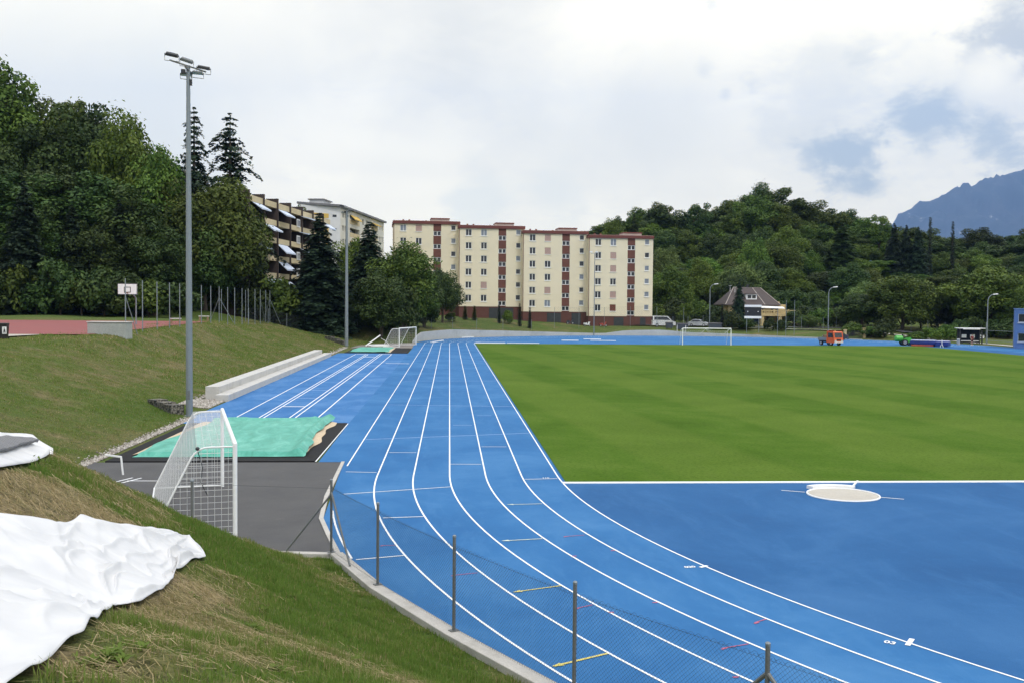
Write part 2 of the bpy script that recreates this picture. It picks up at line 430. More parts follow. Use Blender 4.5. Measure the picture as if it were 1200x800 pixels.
MT['runway'] = track_mat('runway_rubber', (.048, .168, .390), (.105, .242, .470), (.036, .142, .345), 1.2)
rim = arc(C1, 42.4, -90, -142, 14)
inner_kerb = [(x+.17, y+.09) for x, y in KERB[1:]]
blue = [(-3.84, 36.62), (-3.36, 26.8), (-2.45, 22.9)]+inner_kerb[1:]+arc(C1, 44.9, -90, 0, 24)+arc(C2, 45.2, 0, 180, 48)+[(-5.0, 140), (-4.85, 131.25), (-4.85, 117.55), (-4.85, 48.4), (-4.76, 36.62)]
track = sheet('running_track', blue, .0, MT['track']); struct(track, 'blue six-lane running track with white lane lines')
rw = sheet('runway', [(-13.0, 48.42), (-4.85, 48.42), (-4.85, 117.55), (-13.0, 117.55)], -.001, MT['runway']); struct(rw, 'blue long jump runway beside the straight')
inn = [(XI, 32.1)]+arc(C1, 36.5, 182.6, 360, 60)+[(76.7, 148.6), (72.1, 148.6), (72.1, 32.1)]
ap = sheet('throwing_apron', inn, .004, MT['apron']); struct(ap, 'darker blue apron inside the bend')
# pitch
m, nt, b = nodes('pitch_turf'); pos = geo_pos(nt)
wv = nt.nodes.new('ShaderNodeTexWave'); wv.wave_type = 'BANDS'; wv.bands_direction = 'X'; wv.inputs['Scale'].default_value = .034; wv.inputs['Distortion'].default_value = .8; wv.inputs['Detail'].default_value = 2; wv.inputs['Detail Scale'].default_value = .3
rot = nt.nodes.new('ShaderNodeMapping'); rot.inputs['Rotation'].default_value = (0, 0, -.12); nt.links.new(pos, rot.inputs['Vector']); nt.links.new(rot.outputs['Vector'], wv.inputs['Vector'])
pn = noise(nt, pos, .16, 6, .65, .5); pf = noise(nt, pos, 9, 5, .75); pg = noise(nt, geo_pos(nt, (1, .25, 1)), 1.6, 5, .65)
col = ramp(nt, pn, [(.30, (.050, .104, .010)), (.5, (.070, .134, .015)), (.72, (.102, .164, .026))])
col = mix(nt, ramp(nt, wv.outputs['Fac'], [(.38, 0.0), (.62, .38)]), col, (.122, .178, .030))
col = mix(nt, ramp(nt, pg, [(.5, 0.0), (.8, .4)]), col, (.098, .140, .030))
col = mix(nt, ramp(nt, pf, [(.32, .65), (.52, 0.0)]), col, (.026, .055, .004))
nt.links.new(col, b.inputs['Base Color']); b.inputs['Roughness'].default_value = .95; b.inputs['Specular IOR Level'].default_value = .03
bump(nt, b, pf, .6, .03); MT['pitch'] = m
pitch = sheet('sports_pitch', [(XI+.14, 32.3), (72.1, 32.3), (72.1, 148.5), (XI+.14, 148.5)], .02, m); struct(pitch, 'mown green football pitch inside the track')
# asphalt yard
m, nt, b = nodes('asphalt'); pos = geo_pos(nt)
an = noise(nt, pos, .7, 6, .65); ag = noise(nt, pos, 55, 3, .7); ab = noise(nt, pos, 2.5, 5, .7)
col = ramp(nt, an, [(.3, (.068, .068, .070)), (.7, (.098, .096, .094))])
col = mix(nt, ramp(nt, ag, [(.35, .6), (.6, 0.0)]), col, (.035, .035, .036)); col = mix(nt, ramp(nt, ab, [(.6, 0.0), (.75, .35)]), col, (.14, .135, .125))
nt.links.new(col, b.inputs['Base Color']); b.inputs['Roughness'].default_value = .9; bump(nt, b, ag, .5, .006); MT['asphalt'] = m
asph = sheet('asphalt_yard', [(-12.85, 36.55), (-12.8, 30), (-12.0, 26.4), (-10.3, 24.4), (-3.7, 23.08), (-2.56, 22.95), (-2.58, 23.1), (-3.0, 25.0), (-3.42, 26.9), (-3.66, 30), (-3.88, 36.55)], .004, m); struct(asph, 'grey asphalt yard beside the bend')
gravel_pad = sheet('gravel_pad', [(-13.0, 131.3), (-4.9, 131.3), (-5.0, 140), (-4.8, 148), (-5.4, 150), (-9.6, 146.6), (-12.6, 139.6)], .001, mat('gravel_pad', (.20, .18, .165), .95, .25, 1.5, fine=14, bmp=.3)); struct(gravel_pad, 'grey gravel strip behind the far pit')
# lane lines: seven, one mesh each, parts of the track
def in_kerb(x, y):
    return y > 11.5 and poly_sdf(np.array([x]), np.array([y]), blue)[0] < -.12 or y <= 11.5 and poly_sdf(np.array([x]), np.array([y]), blue)[0] < -.1
for k in range(7):
    X = XI-1.22*k; R = 36.5+1.22*k
    pts = [p for p in arc(C1, R, 358, 180.5, 150)]+[(X, y) for y in np.linspace(33.75, 147.8, 60)]+arc(C2, R, 179, 1, 90)
    ok = [in_kerb(*p) or k == 0 for p in pts]
    mb = MB(); run = []
    for p, o in zip(pts, ok):
        if o: run.append(p)
        else:
            if len(run) > 1: ribbon(mb, run, .05, .008)
            run = []
    if len(run) > 1: ribbon(mb, run, .05, .008)
    mb.build('lane_line', MT['line_paint'], track)
def paint(name, segs, w, m, z=.010, parent=track):
    for a, b in segs:
        mb = MB(); ribbon(mb, [a, b], w, z); mb.build(name, m, parent)
WL = [((-3.54, 34.44), (-2.47, 34.28)), ((-2.32, 38.92), (-1.26, 38.87)), ((0.07, 36.06), (1.19, 36.01)), ((1.33, 40.48), (2.36, 40.47)), ((2.53, 32.87), (3.65, 32.98)), ((-3.18, 30.37), (0.07, 31.54)), ((-1.77, 26.95), (-0.67, 27.09)), ((-2.08, 22.53), (-1.0, 22.87))]
paint('start_line', WL, .05, MT['line_paint'])
paint('start_line', [((0.2, 47.77), (1.12, 47.78)), ((1.46, 51.92), (2.23, 51.93)), ((-3.56, 42.67), (3.64, 44.82)), ((-3.59, 57.52), (3.7, 56.65)), ((-3.32, 75.49), (3.57, 75.82))], .08, MT['line_faint'])
def arrow(a, b, m, w=.045):
    """line from b to a with a small filled head at a"""
    mb = MB(); ribbon(mb, [a, b], w, .011); a = Vector((a[0], a[1])); b = Vector((b[0], b[1])); t = (b-a).normalized(); n = Vector((-t.y, t.x))
    p = a+t*.16
    mb.add([(a.x-t.x*.04, a.y-t.y*.04, .012), (p.x-n.x*.07, p.y-n.y*.07, .012), (p.x+n.x*.07, p.y+n.y*.07, .012)], [(0, 1, 2)])
    mb.build('arrow_mark', m, track)
arrow((1.73, 28.68), (2.74, 28.77), MT['pale_paint']); arrow((1.34, 24.23), (2.34, 24.43), MT['pale_paint'])
arrow((1.34, 19.86), (2.35, 20.29), MT['yellow_paint']); arrow((1.71, 15.71), (2.67, 16.26), MT['yellow_paint'], .06)
for a, b in [((2.91, 24.65), (3.44, 24.8)), ((2.42, 18.72), (2.8, 18.95)), ((4.65, 16.43), (5.17, 16.63)), ((5.63, 17.76), (5.92, 17.97)), ((-1.6, 23.83), (-1.26, 23.86)), ((0.09, 21.14), (0.64, 21.33))]:
    mb = MB(); ribbon(mb, [a, b], .03, .009); ribbon(mb, [(a[0]-.02, a[1]-.05), (a[0]+.09, a[1]+.02)], .04, .0095); mb.build('survey_mark', MT['red_paint'], track)
for x, y in [(3.9, 23.18), (2.92, 22.69), (3.09, 18.46), (4.05, 19.05), (4.51, 15.12)]:
    mb = MB(); ribbon(mb, [(x-.05, y), (x+.05, y+.01)], .05, .0105); mb.build('survey_mark', MT['red_paint'], track)
# painted digits and ticks beside the inner line
def text_mark(body, loc, rz, size):
    cu = bpy.data.curves.new('painted_number', 'FONT'); cu.body = body; cu.size = size; cu.align_x = 'CENTER'; cu.align_y = 'CENTER'; cu.offset = .006
    o = bpy.data.objects.new('painted_number', cu); COL.objects.link(o); o.location = loc; o.rotation_euler = (0, 0, rz); o.parent = track
    cu.materials.append(MT['line_paint']); return o
text_mark('020', (5.38, 21.66, .0115), .22, .17)
text_mark('03', (7.66, 16.60, .0115), -.65, .20)
text_mark('110', (3.26, 33.10, .0115), .03, .16)
for a, b in [((5.60, 21.62), (5.80, 21.76)), ((7.90, 16.45), (8.14, 16.78))]:
    mb = MB(); ribbon(mb, [a, b], .09, .0112); mb.build('tick_mark', MT['line_paint'], track)
# runway lines
def xl(x0, x1, y0, y1, w, m=None):
    mb = MB(); ribbon(mb, [(x0, y0), (x1, y1)], w, .006); mb.build('runway_line', m or MT['line_paint'], rw)
xl(-10.75, -10.75, 49.6, 115.7, .07); xl(-9.58, -9.56, 48.6, 114.9, .07); xl(-9.35, -9.28, 48.6, 114.9, .07)
xl(-8.06, -8.02, 48.7, 115.7, .07); xl(-7.77, -7.73, 48.7, 115.7, .07); xl(-6.64, -6.64, 48.7, 115.9, .07)
xl(-10.79, -9.6, 49.76, 49.77, .2); xl(-7.73, -6.6, 49.85, 49.85, .2); xl(-9.3, -8.1, 56.4, 56.4, .22); xl(-10.7, -9.4, 115.8, 115.8, .35); xl(-8.04, -6.6, 115.8, 115.8, .35); xl(-9.3, -8.1, 109.4, 109.4, .35); xl(-6.21, -3.9, 97.9, 97.5, .28)
xl(-9.3, -8.1, 61.5, 61.5, .18, MT['line_faint']); xl(-9.3, -8.1, 67, 67, .18, MT['line_faint'])
xl(-4.87, -4.87, 36.7, 48.4, .05)
# pitch edging
mb = MB(); mb.bb(XI+.02, 72.1, 32.05, 32.24, -.02, .035); edge = mb.build('pitch_edging', MT['line_paint'], pitch, bevel=.01)
# court and path
court = MB(); z0, z1 = court_z(COURT[2]), court_z(COURT[3])
court.quad((COURT[0], COURT[2], z0), (COURT[1], COURT[2], z0), (COURT[1], COURT[3], z1), (COURT[0], COURT[3], z1))
court = court.build('ball_court', mat('court_rubber', (.245, .075, .07), .9, .12, .5, fine=12, dirt=(.2, .1, .09))); struct(court, 'red hard court on the upper terrace')
pa = MB(); pa.quad((-80, 67.5, court_z(67.5)+.03), (-31.5, 68.5, court_z(68.5)+.03), (-29.8, 75.4, court_z(75.4)+.0), (-80, 75.4, court_z(75.4)))
pa = pa.build('footpath', mat('path_gravel', (.42, .39, .33), .95, .12, .8, fine=9, bmp=.3)); struct(pa, 'pale gravel path along the red court')
def road_strip(name, pts, w, m, lift=.05, label=None):
    mb = MB(); V = []
    P = []
    for i in range(len(pts)-1):
        a, b_ = pts[i], pts[i+1]; n = max(2, int(math.hypot(b_[0]-a[0], b_[1]-a[1])/1.5))
        P += [(a[0]+(b_[0]-a[0])*j/n, a[1]+(b_[1]-a[1])*j/n) for j in range(n)]
    P.append(pts[-1]); o = 0
    for i, p in enumerate(P):
        t = Vector(P[min(i+1, len(P)-1)])-Vector(P[max(i-1, 0)]); t.normalize(); n = Vector((-t.y, t.x))*w/2
        zc = max(tz(p[0]+n.x*q, p[1]+n.y*q) for q in (-1, 0, 1))+lift
        mb.v += [(p[0]+n.x, p[1]+n.y, zc), (p[0]-n.x, p[1]-n.y, zc)]
    for i in range(len(P)-1): mb.f.append((2*i, 2*i+1, 2*i+3, 2*i+2)); mb.mi.append(0)
    o = mb.build(name, m); struct(o, label); return o
m_path = mat('service_path', (.45, .43, .39), .95, .12, .6, fine=7, bmp=.2)
road_strip('service_road', [(30, 214), (45, 208), (62, 203), (78, 196), (90, 183)], 4.6, mat('road_asphalt', (.17, .17, .17), .9, .15, .5), .06, 'service road beyond the far bend')
road_strip('gravel_path', [(46, 199.5), (57, 198.5), (66, 195.5), (76, 189), (84, 180), (88.6, 169), (89.5, 157), (88.2, 146), (87.6, 120)], 1.6, m_path, .05, 'pale path behind the far bend')
# ------------------------------------------------------------------ kerb, fence, goals, pits, masts (near things)
def wall_path(mb, pts, w, z0, z1, steps=None):
    """solid wall following a plan polyline; z1 may be a list"""
    n = len(pts); P = [Vector((p[0], p[1])) for p in pts]; o = len(mb.v)
    for i, p in enumerate(P):
        t = (P[min(i+1, n-1)]-P[max(i-1, 0)]).normalized(); q = Vector((-t.y, t.x))*w/2
        h = z1[i] if isinstance(z1, (list, tuple)) else z1
        for a, z in ((q, z0), (-q, z0), (-q, h), (q, h)): mb.v.append((p.x+a.x, p.y+a.y, z))
    for i in range(n-1):
        for k in range(4):
            k2 = (k+1) % 4; mb.f.append((o+4*i+k, o+4*i+k2, o+4*i+4+k2, o+4*i+4+k)); mb.mi.append(mb.cur)
    mb.f.append((o+3, o+2, o+1, o)); mb.f.append(tuple(o+4*(n-1)+k for k in range(4))); mb.mi += [mb.cur]*2
kb = MB(); wall_path(kb, KERB[1:], .30, -.35, .11); kb = kb.build('concrete_kerb', MT['kerb_concrete'], bevel=.015)
tag(kb, 'low concrete kerb under the wire fence along the outside of the bend', 'kerb')
kb2 = MB(); wall_path(kb2, [(-10.2, 24.0), (-3.74, 23.02), (-2.45, 22.86)], .20, -.35, .07); kb2 = kb2.build('concrete_kerb', MT['kerb_concrete'], bevel=.012)
tag(kb2, 'short concrete kerb closing the near edge of the asphalt yard', 'kerb')
kb3 = MB(); wall_path(kb3, [(-2.55, 23.1), (-3.0, 25.0), (-3.42, 26.9), (-3.66, 30), (-3.86, 36.6)], .12, -.2, .03); kb3 = kb3.build('kerb_edging', MT['kerb_concrete'])
tag(kb3, 'thin pale edging strip between the asphalt yard and blue track', 'kerb')
# chain link fence on the kerb
POSTS = [(-2.67, 22.81), (-1.42, 20.12), (.11, 17.2), (1.85, 14.25), (3.83, 11.55), (6.2, 8.33), (9, 5.1), (12.5, 1.5)]
FH = 1.66
ft = empty('wire_fence', (POSTS[0][0], POSTS[0][1], .1)); tag(ft, 'low grey chain-link fence standing on the concrete kerb beside the track', 'fence')
for i, (x, y) in enumerate(POSTS):
    mb = MB(); mb.tube([(x, y, .09), (x, y, .1+FH)], .030, 10); mb.box((x, y, .118), (.16, .12, .014), .5)
    p = mb.build('post', MT['galv_dark'], ft, smooth=True, world=True)
    mb = MB(); mb.lathe([(.033, 0), (.034, .03), (.02, .045), (.002, .05)], (x, y, .1+FH-.01), 10); c_ = mb.build('post_cap', MT['galv'], None, smooth=True); c_.location = -p.parent.location; c_.parent = p
def brace(a, b, r=.024):
    mb = MB(); mb.tube([a, b], r, 8); return mb.build('brace', MT['galv_dark'], ft, world=True, smooth=True)
brace((-2.67, 22.81, 1.45), (-3.72, 23.0, .1)); brace((-2.67, 22.81, 1.50), (-2.12, 21.55, .12))
for q in (2, 6): pass
brace((3.83, 11.55, 1.42), (3.08, 12.6, .12), .028); brace((3.83, 11.55, 1.42), (4.68, 10.4, .12), .028)
def ring_strip(V, Fc, a, b, w):
    """a thin three-sided wire from a to b"""
    a = np.array(a, float); b = np.array(b, float); t = b-a; L = np.linalg.norm(t)
    if L < 1e-6: return
    t /= L; u = np.cross(t, [0.3, .5, .81]); u /= np.linalg.norm(u); v = np.cross(t, u); o = len(V)
    for p in (a, b):
        for k in range(3):
            an = 2*PI*k/3; V.append(p+(u*math.cos(an)+v*math.sin(an))*w)
    for k in range(3):
        k2 = (k+1) % 3; Fc.append((o+k, o+k2, o+3+k2, o+3+k))
def lattice(V, Fc, P0, P1, z0, z1, pitch, w, sag=0.0):
    """diagonal wires of chain-link netting between two posts"""
    P0 = np.array(P0, float); P1 = np.array(P1, float); L = np.linalg.norm(P1-P0); d = (P1-P0)/L; h = z1-z0
    n = int((L+h)/pitch)
    for sgn in (1, -1):
        for i in range(n+1):
            s0 = i*pitch-(h if sgn > 0 else 0); a = (s0, 0); bq = (s0+sgn*h, h)
            if sgn < 0: a = (i*pitch, 0); bq = (i*pitch-h, h)
            # clip in s to [0, L]
            (sa, ha), (sb, hb) = a, bq
            ts = [0.0, 1.0]
            for lim, lo in ((0, True), (L, False)):
                ds = sb-sa
                t = (lim-sa)/ds
                if (lo and ds > 0) or (not lo and ds < 0): ts[0] = max(ts[0], t)
                else: ts[1] = min(ts[1], t)
            if ts[1]-ts[0] < .01: continue
            q0 = (sa+(sb-sa)*ts[0], ha+(hb-ha)*ts[0]); q1 = (sa+(sb-sa)*ts[1], ha+(hb-ha)*ts[1])
            def W(q): 
                u = q[0]/L; s_ = sag*4*u*(1-u)*(q[1]/h); x = P0+d*q[0]; return (x[0], x[1], z0+q[1]-s_)
            ring_strip(V, Fc, W(q0), W(q1), w)
V, Fc = [], []
for a, b_ in zip(POSTS[:-1], POSTS[1:]):
    lattice(V, Fc, a, b_, .13, 1.62, .066, .0016, .03)
V = np.array(V)-np.array(ft.location); fast_mesh('wire_mesh', V, np.array(Fc), MT['wire'], ft)
# looped selvedge along the top
V, Fc = [], []
for a, b_ in zip(POSTS[:-1], POSTS[1:]):
    a = np.array(a); b_ = np.array(b_); L = np.linalg.norm(b_-a); n = int(L/.12)
    prev = None
    for i in range(n*8+1):
        u = i/(n*8); s_ = .03*4*u*(1-u); x = a+(b_-a)*u; z = 1.60-s_+.045*abs(math.sin(PI*i/8))
        q = (x[0], x[1], z)
        if prev: ring_strip(V, Fc, prev, q, .0018)
        prev = q
    for z in (1.58, .16): ring_strip(V, Fc, (a[0], a[1], z), (b_[0], b_[1], z), .0022)
fast_mesh('edge_wire', np.array(V)-np.array(ft.location), np.array(Fc), MT['wire'], ft)
# lone posts on the hidden kerb, with a top wire
fp = empty('fence_post', (-5.95, 23.42, .05)); tag(fp, 'grey post with a ball cap behind the grassy crest, before the parked goal', 'fence post')
mb = MB(); mb.tube([(-5.95, 23.42, .05), (-5.95, 23.42, 1.62)], .034, 10); mb.build('post', MT['galv_dark'], fp, world=True, smooth=True)
mb = MB(); mb.ball((-5.95, 23.42, 1.65), .046, 10, 8); mb.build('ball_cap', MT['galv'], fp, world=True, smooth=True)
V, Fc = [], []; ring_strip(V, Fc, (-5.95, 23.42, 1.58), (-2.70, 22.82, 1.58), .003); fast_mesh('top_wire', np.array(V)-np.array(fp.location), np.array(Fc), MT['wire'], fp)
# white stub beside the asphalt corner
sb = MB(); sb.bar((-10.9, 33.95, .0), (-10.98, 34.0, .62), .05); sb.bar((-10.98, 34.0, .60), (-11.6, 34.3, .62), .05); sb = sb.build('marker_frame', MT['white_paint']); tag(sb, 'small bent white rail at the corner of the asphalt by the covered pit', 'rail')
mb = MB(); ribbon(mb, [(-10.4, 32.78), (-9.2, 32.74)], .07, .008); ribbon(mb, [(-10.45, 32.4), (-10.1, 33.3)], .07, .0085); ribbon(mb, [(-10.75, 32.45), (-10.4, 33.35)], .07, .0085); mb.build('yard_line', MT['line_paint'], asph)

# ---- goals
def net_panel(V, Fc, O, U, Wd, nu, nw, mask=None, w=.0045):
    """string grid spanned by O + u U + v W"""
    O, U, Wd = np.array(O, float), np.array(U, float), np.array(Wd, float)
    def P(u, v): return O+U*u+Wd*v
    for i in range(nu+1):
        u = i/nu; lim = mask(u) if mask else 1.0
        if lim > .02: ring_strip(V, Fc, P(u, 0), P(u, lim), w)
    for j in range(nw+1):
        v = j/nw
        if mask:
            us = [u for u in np.linspace(0, 1, 41) if mask(u) >= v]
            if len(us) > 1: ring_strip(V, Fc, P(us[0], v), P(us[-1], v), w)
        else: ring_strip(V, Fc, P(0, v), P(1, v), w)
def goal(name, A, B, back, depth_top, depth_bot, H, label, group=None, r=.055, net=True, step=.15, nw=.0045, curved=True, base_z=0.0):
    A = np.array([A[0], A[1], base_z]); B = np.array([B[0], B[1], base_z]); bk = np.array([back[0], back[1], 0.]); up = np.array([0, 0, 1.])
    t = empty(name, tuple((A+B)/2)); tag(t, label, 'goal', group)
    for P in (A, B):
        mb = MB(); mb.tube([P+up*0, P+up*H], r, 12); mb.build('post', MT['white_paint'], t, world=True, smooth=True)
    mb = MB(); mb.tube([A+up*(H-.0), B+up*(H-.0)], r, 12); mb.ball(tuple(A+up*H), r*1.02); mb.ball(tuple(B+up*H), r*1.02); mb.build('crossbar', MT['white_paint'], t, world=True, smooth=True)
    for P in (A, B):
        mb = MB(); q = [P+up*(H-.06)]
        c = P+bk*depth_top+up*(H-.06); e = P+bk*depth_bot+up*.05
        dv = (e-c)/np.linalg.norm(e-c)
        if curved:
            for k in range(7):
                u = k/6; a = c-bk*.28; z = c+dv*.35
                q.append((1-u)**2*a+2*u*(1-u)*c+u*u*z)
        else: q.append(c)
        q.append(e); mb.tube(q, r*.42, 8); mb.build('net_support', MT['white_paint'], t, world=True, smooth=True)
        mb = MB(); mb.tube([P+up*.04, e], r*.5, 8); mb.build('ground_bar', MT['white_paint'], t, world=True, smooth=True)
    mb = MB(); mb.tube([A+bk*depth_bot+up*.05, B+bk*depth_bot+up*.05], r*.5, 8); mb.build('back_bar', MT['white_paint'], t, world=True, smooth=True)
    if net:
        V, Fc = [], []; L = np.linalg.norm(B-A); n = int(L/step)
        net_panel(V, Fc, A+up*H, B-A, bk*depth_top-up*.06, n, max(2, int(depth_top/step)), w=nw)
        bl = np.hypot(depth_bot-depth_top, H)
        net_panel(V, Fc, A+bk*depth_top+up*(H-.06), B-A, bk*(depth_bot-depth_top)-up*(H-.1), n, int(bl/step), w=nw)
        for P in (A, B):
            def mask(u): 
                dd = u*depth_bot; return 1.0 if dd <= depth_top else max(0, 1-(dd-depth_top)/(depth_bot-depth_top))
            net_panel(V, Fc, P+up*.03, bk*depth_bot, up*(H-.08), int(depth_bot/step), int(H/step), mask, w=nw)
        fast_mesh('net', np.array(V)-np.array(t.location), np.array(Fc), MT['net'], t)
    return t
g1 = goal('football_goal', (-5.08, 23.95), (-7.12, 31.72), (-.966, -.257), .88, 2.02, 2.44, 'white portable football goal parked side-on on the grey asphalt', None)
# knotted net cord at the near support
mb = MB(); mb.ball((-5.9, 23.72, 2.36), (.05, .045, .045)); mb.tube([(-5.9, 23.72, 2.33), (-5.8, 23.8, 1.9), (-5.86, 23.85, 1.55), (-5.7, 23.9, 1.2)], .012, 5); mb.build('cord', MT['dark'], g1, world=True)
def at0(x, y, z=0):
    d = ray(x, y); t = (z-CAM_H)/d[2]; return (d[0]*t, d[1]*t)
goal('football_goal', (-6.75, 134.9), (-4.75, 142.4), (-.966, -.257), 1.0, 2.2, 2.5, 'white goal with thin net parked behind the far covered sand pit', None, r=.075, step=.24, nw=.006)
# far goal on the pitch: net tied up to the bar in two swags
t = empty('football_goal', (38.7, 147.6, .02)); tag(t, 'white goal at the far end of the pitch with its net tied up', 'goal')
for s in (-1, 1):
    mb = MB(); mb.tube([(38.7+s*3.7, 147.6, .02), (38.7+s*3.7, 147.6, 2.5)], .075, 10); mb.build('post', MT['white_paint'], t, world=True, smooth=True)
    mb = MB(); mb.tube([(38.7+s*3.7, 147.6, 2.4), (38.7+s*3.6, 149.0, 2.3), (38.7+s*3.6, 149.7, .05)], .03, 6); mb.build('net_support', MT['white_paint'], t, world=True, smooth=True)
mb = MB(); mb.tube([(35.0, 147.6, 2.5), (42.4, 147.6, 2.5)], .075, 10); mb.build('crossbar', MT['white_paint'], t, world=True, smooth=True)
V, Fc = [], []
for s0, s1 in ((35.0, 38.7), (38.7, 42.4)):
    pr = {}
    for r_ in range(7):
        prev = None
        for i in range(25):
            u = i/24; sag = (.35+.13*r_)*(1-(2*u-1)**2)**.8
            q = (s0+(s1-s0)*u, 147.72+.11*r_, 2.45-sag*.95)
            if prev: ring_strip(V, Fc, prev, q, .013)
            if r_ and i % 2 == 0: ring_strip(V, Fc, pr[i], q, .008)
            pr[i] = q; prev = q
fast_mesh('net', np.array(V)-np.array(t.location), np.array(Fc), MT['net'], t)
# toppled small frame on the gravel behind the far pit
t = empty('folded_goal_frame', (-10.2, 136.0, 0)); tag(t, 'white folded frame with a raised arm on the gravel by the far pit', 'frame')
mb = MB(); mb.tube([(-11.3, 135.2, .1), (-9.4, 136.4, 1.5)], .09, 8); mb.build('arm', MT['white_paint'], t, world=True, smooth=True)
mb = MB(); mb.tube([(-9.3, 136.5, 1.1), (-8.6, 136.6, .7), (-8.1, 136.8, .05)], .035, 6); mb.build('strut', MT['white_paint'], t, world=True, smooth=True)
mb = MB(); mb.tube([(-11.0, 136.4, .16), (-8.2, 136.8, .16)], .12, 8); mb.tube([(-10.6, 135.7, .06), (-8.3, 136.2, .06)], .05, 6); mb.build('base_bar', MT['white_paint'], t, world=True, smooth=True)

# ---- covered sand pits
cov_m, nt, b = nodes('pit_cover_fabric'); v = geo_pos(nt)
cf = noise(nt, geo_pos(nt, (1, .35, 1)), 1.6, 5, .7, .8); cw = noise(nt, v, 30, 2, .6)
nt.links.new(mix(nt, ramp(nt, cw, [(.3, .3), (.6, 0.0)]), ramp(nt, cf, [(.32, (.050, .27, .195)), (.5, (.085, .37, .28)), (.68, (.17, .49, .39))]), (.07, .30, .22)), b.inputs['Base Color']); b.inputs['Roughness'].default_value = .6
bump(nt, b, cf, .5, .05); MT['pit_cover'] = cov_m
def cover(name, edge_fn, nu, nv, zf, m, parent=None):
    V = []; F = []
    for j in range(nv+1):
        for i in range(nu+1):
            x, y = edge_fn(i/nu, j/nv); V.append((x, y, zf(x, y, i/nu, j/nv)))
    for j in range(nv):
        for i in range(nu):
            a = j*(nu+1)+i; F.append((a, a+1, a+nu+2, a+nu+1))
    o = fast_mesh(name, np.array(V), np.array(F), m, None, smooth=True)
    if parent is not None:
        o.data.transform(Matrix.Translation(-parent.location)); o.parent = parent
    return o
def sand_pit(y0, y1, x0, x1, cx0, cx1, label, lab2, rim_w=.62):
    t = empty('sand_pit', ((x0+x1)/2, (y0+y1)/2, 0)); tag(t, label, 'sand pit', 'covered long jump pits')
    mb = MB(); mb.bb(x0, x1, y0, y1, -.04, .045); mb.build('rubber_surround', MT['black_rubber'], t, world=True, bevel=.02)
    return t
sp = sand_pit(36.62, 48.36, -12.4, -4.9, 0, 0, 'black-framed long jump pit, the large near one beside the asphalt', '')
mb = MB()
for i in range(1): pass
def sandz(x, y, u, v): return .048+.05*min(1, min(u, 1-u)*40)+.03*float(fbm(np.array([x*1.3]), np.array([y*1.3]), 3, 3)[0])
sd = cover('sand', lambda u, v: (-11.85+(-5.42-.10*math.cos(v*9)+11.85)*u+(.05*math.sin(v*23) if u > .9 else 0), 37.95+(48.2-37.95)*v), 30, 40, lambda x, y, u, v: sandz(x, y, u, v)+.005, MT['sand'], sp)
def cov_edge(u, v):
    xr = -5.46+.05*math.sin(v*9+1)-.26*sm(.25, .5, v)*(1-sm(.85, 1, v))+.035*math.sin(v*31)
    xl_ = -11.72+.30*sm(.25, .9, v)*1.3+.06*math.sin(v*17)
    y = 37.5+(48.62-37.5)*v+.025*math.sin(u*21)*(1-v); y += .25*sm(.85, 1, u)*v
    return xl_+(xr-xl_)*u, y
def cov_z(x, y, u, v):
    n = float(fbm(np.array([x*.9]), np.array([y*.45]), 4, 17)[0]); r = abs(math.sin((x*1.1+y*.55)*1.7+n*5))
    edge = max(0, 1-abs(u-.955)/.06)*.16+max(0, 1-abs(v-.985)/.03)*.10+max(0, 1-abs(u-.84)/.03)*.05*v
    z = .19+.06*(n-.4)+.020*r*sm(.35, .6, n)+edge
    z -= .06*(1-min(1, min(u, 1-u)*30)); z -= .05*(1-min(1, v*30))
    return max(z, .125) if (v > .03 and u > .015) else .055+.02*u
cv = cover('pit_cover', cov_edge, 120, 120, cov_z, MT['pit_cover']); tag(cv, 'green fabric sheet wrinkled over the near sand pit', 'cover')
sp2 = sand_pit(117.6, 131.15, -12.3, -4.95, 0, 0, 'black-framed long jump pit, the far one below the second mast', '')
cv2 = cover('pit_cover', lambda u, v: (-11.9+4.6*u+.1*math.sin(v*9), 117.9+12.9*v), 30, 30, lambda x, y, u, v: .13+.08*float(fbm(np.array([x*.8]), np.array([y*.4]), 3, 4)[0])-.05*(1-min(1, min(u, 1-u)*15)), MT['pit_cover']); tag(cv2, 'green fabric sheet over the far sand pit', 'cover')
mb = MB(); mb.bb(-7.55, -7.0, 118.2, 130.6, .046, .10); mb.build('sand', MT['sand'], sp2, world=True)

# ---- shot put circle and stop board
cm = mat('circle_concrete', (.46, .43, .37), .85, .14, 1.6, fine=30, bmp=.2, dirt=(.30, .27, .22))
t = empty('throwing_circle', (12.22, 29.95, .006)); tag(t, 'pale concrete throwing circle with a white rim on the dark blue apron', 'throwing circle')
mb = MB(); mb.lathe([(1.05, 0), (1.05, .008), (.0, .009)], seg=48); mb.build('concrete_disc', cm, t)
mb = MB(); mb.tube([(1.075*math.cos(a), 1.075*math.sin(a), .012) for a in np.linspace(0, 2*PI, 60, endpoint=False)], .03, 6, closed=True); mb.build('rim', MT['white_paint'], t, smooth=True)
mb = MB(); ribbon(mb, [(10.53-12.22, 30.74-29.95), (11.18-12.22, 30.42-29.95)], .055, .008); mb.build('sector_line', MT['line_paint'], t)
mb = MB(); ribbon(mb, [(13.22-12.22, 29.55-29.95), (13.82-12.22, 29.22-29.95)], .055, .008); mb.build('sector_line', MT['line_paint'], t)
sbm = MB(); a0, a1, n = math.radians(52), math.radians(124), 20
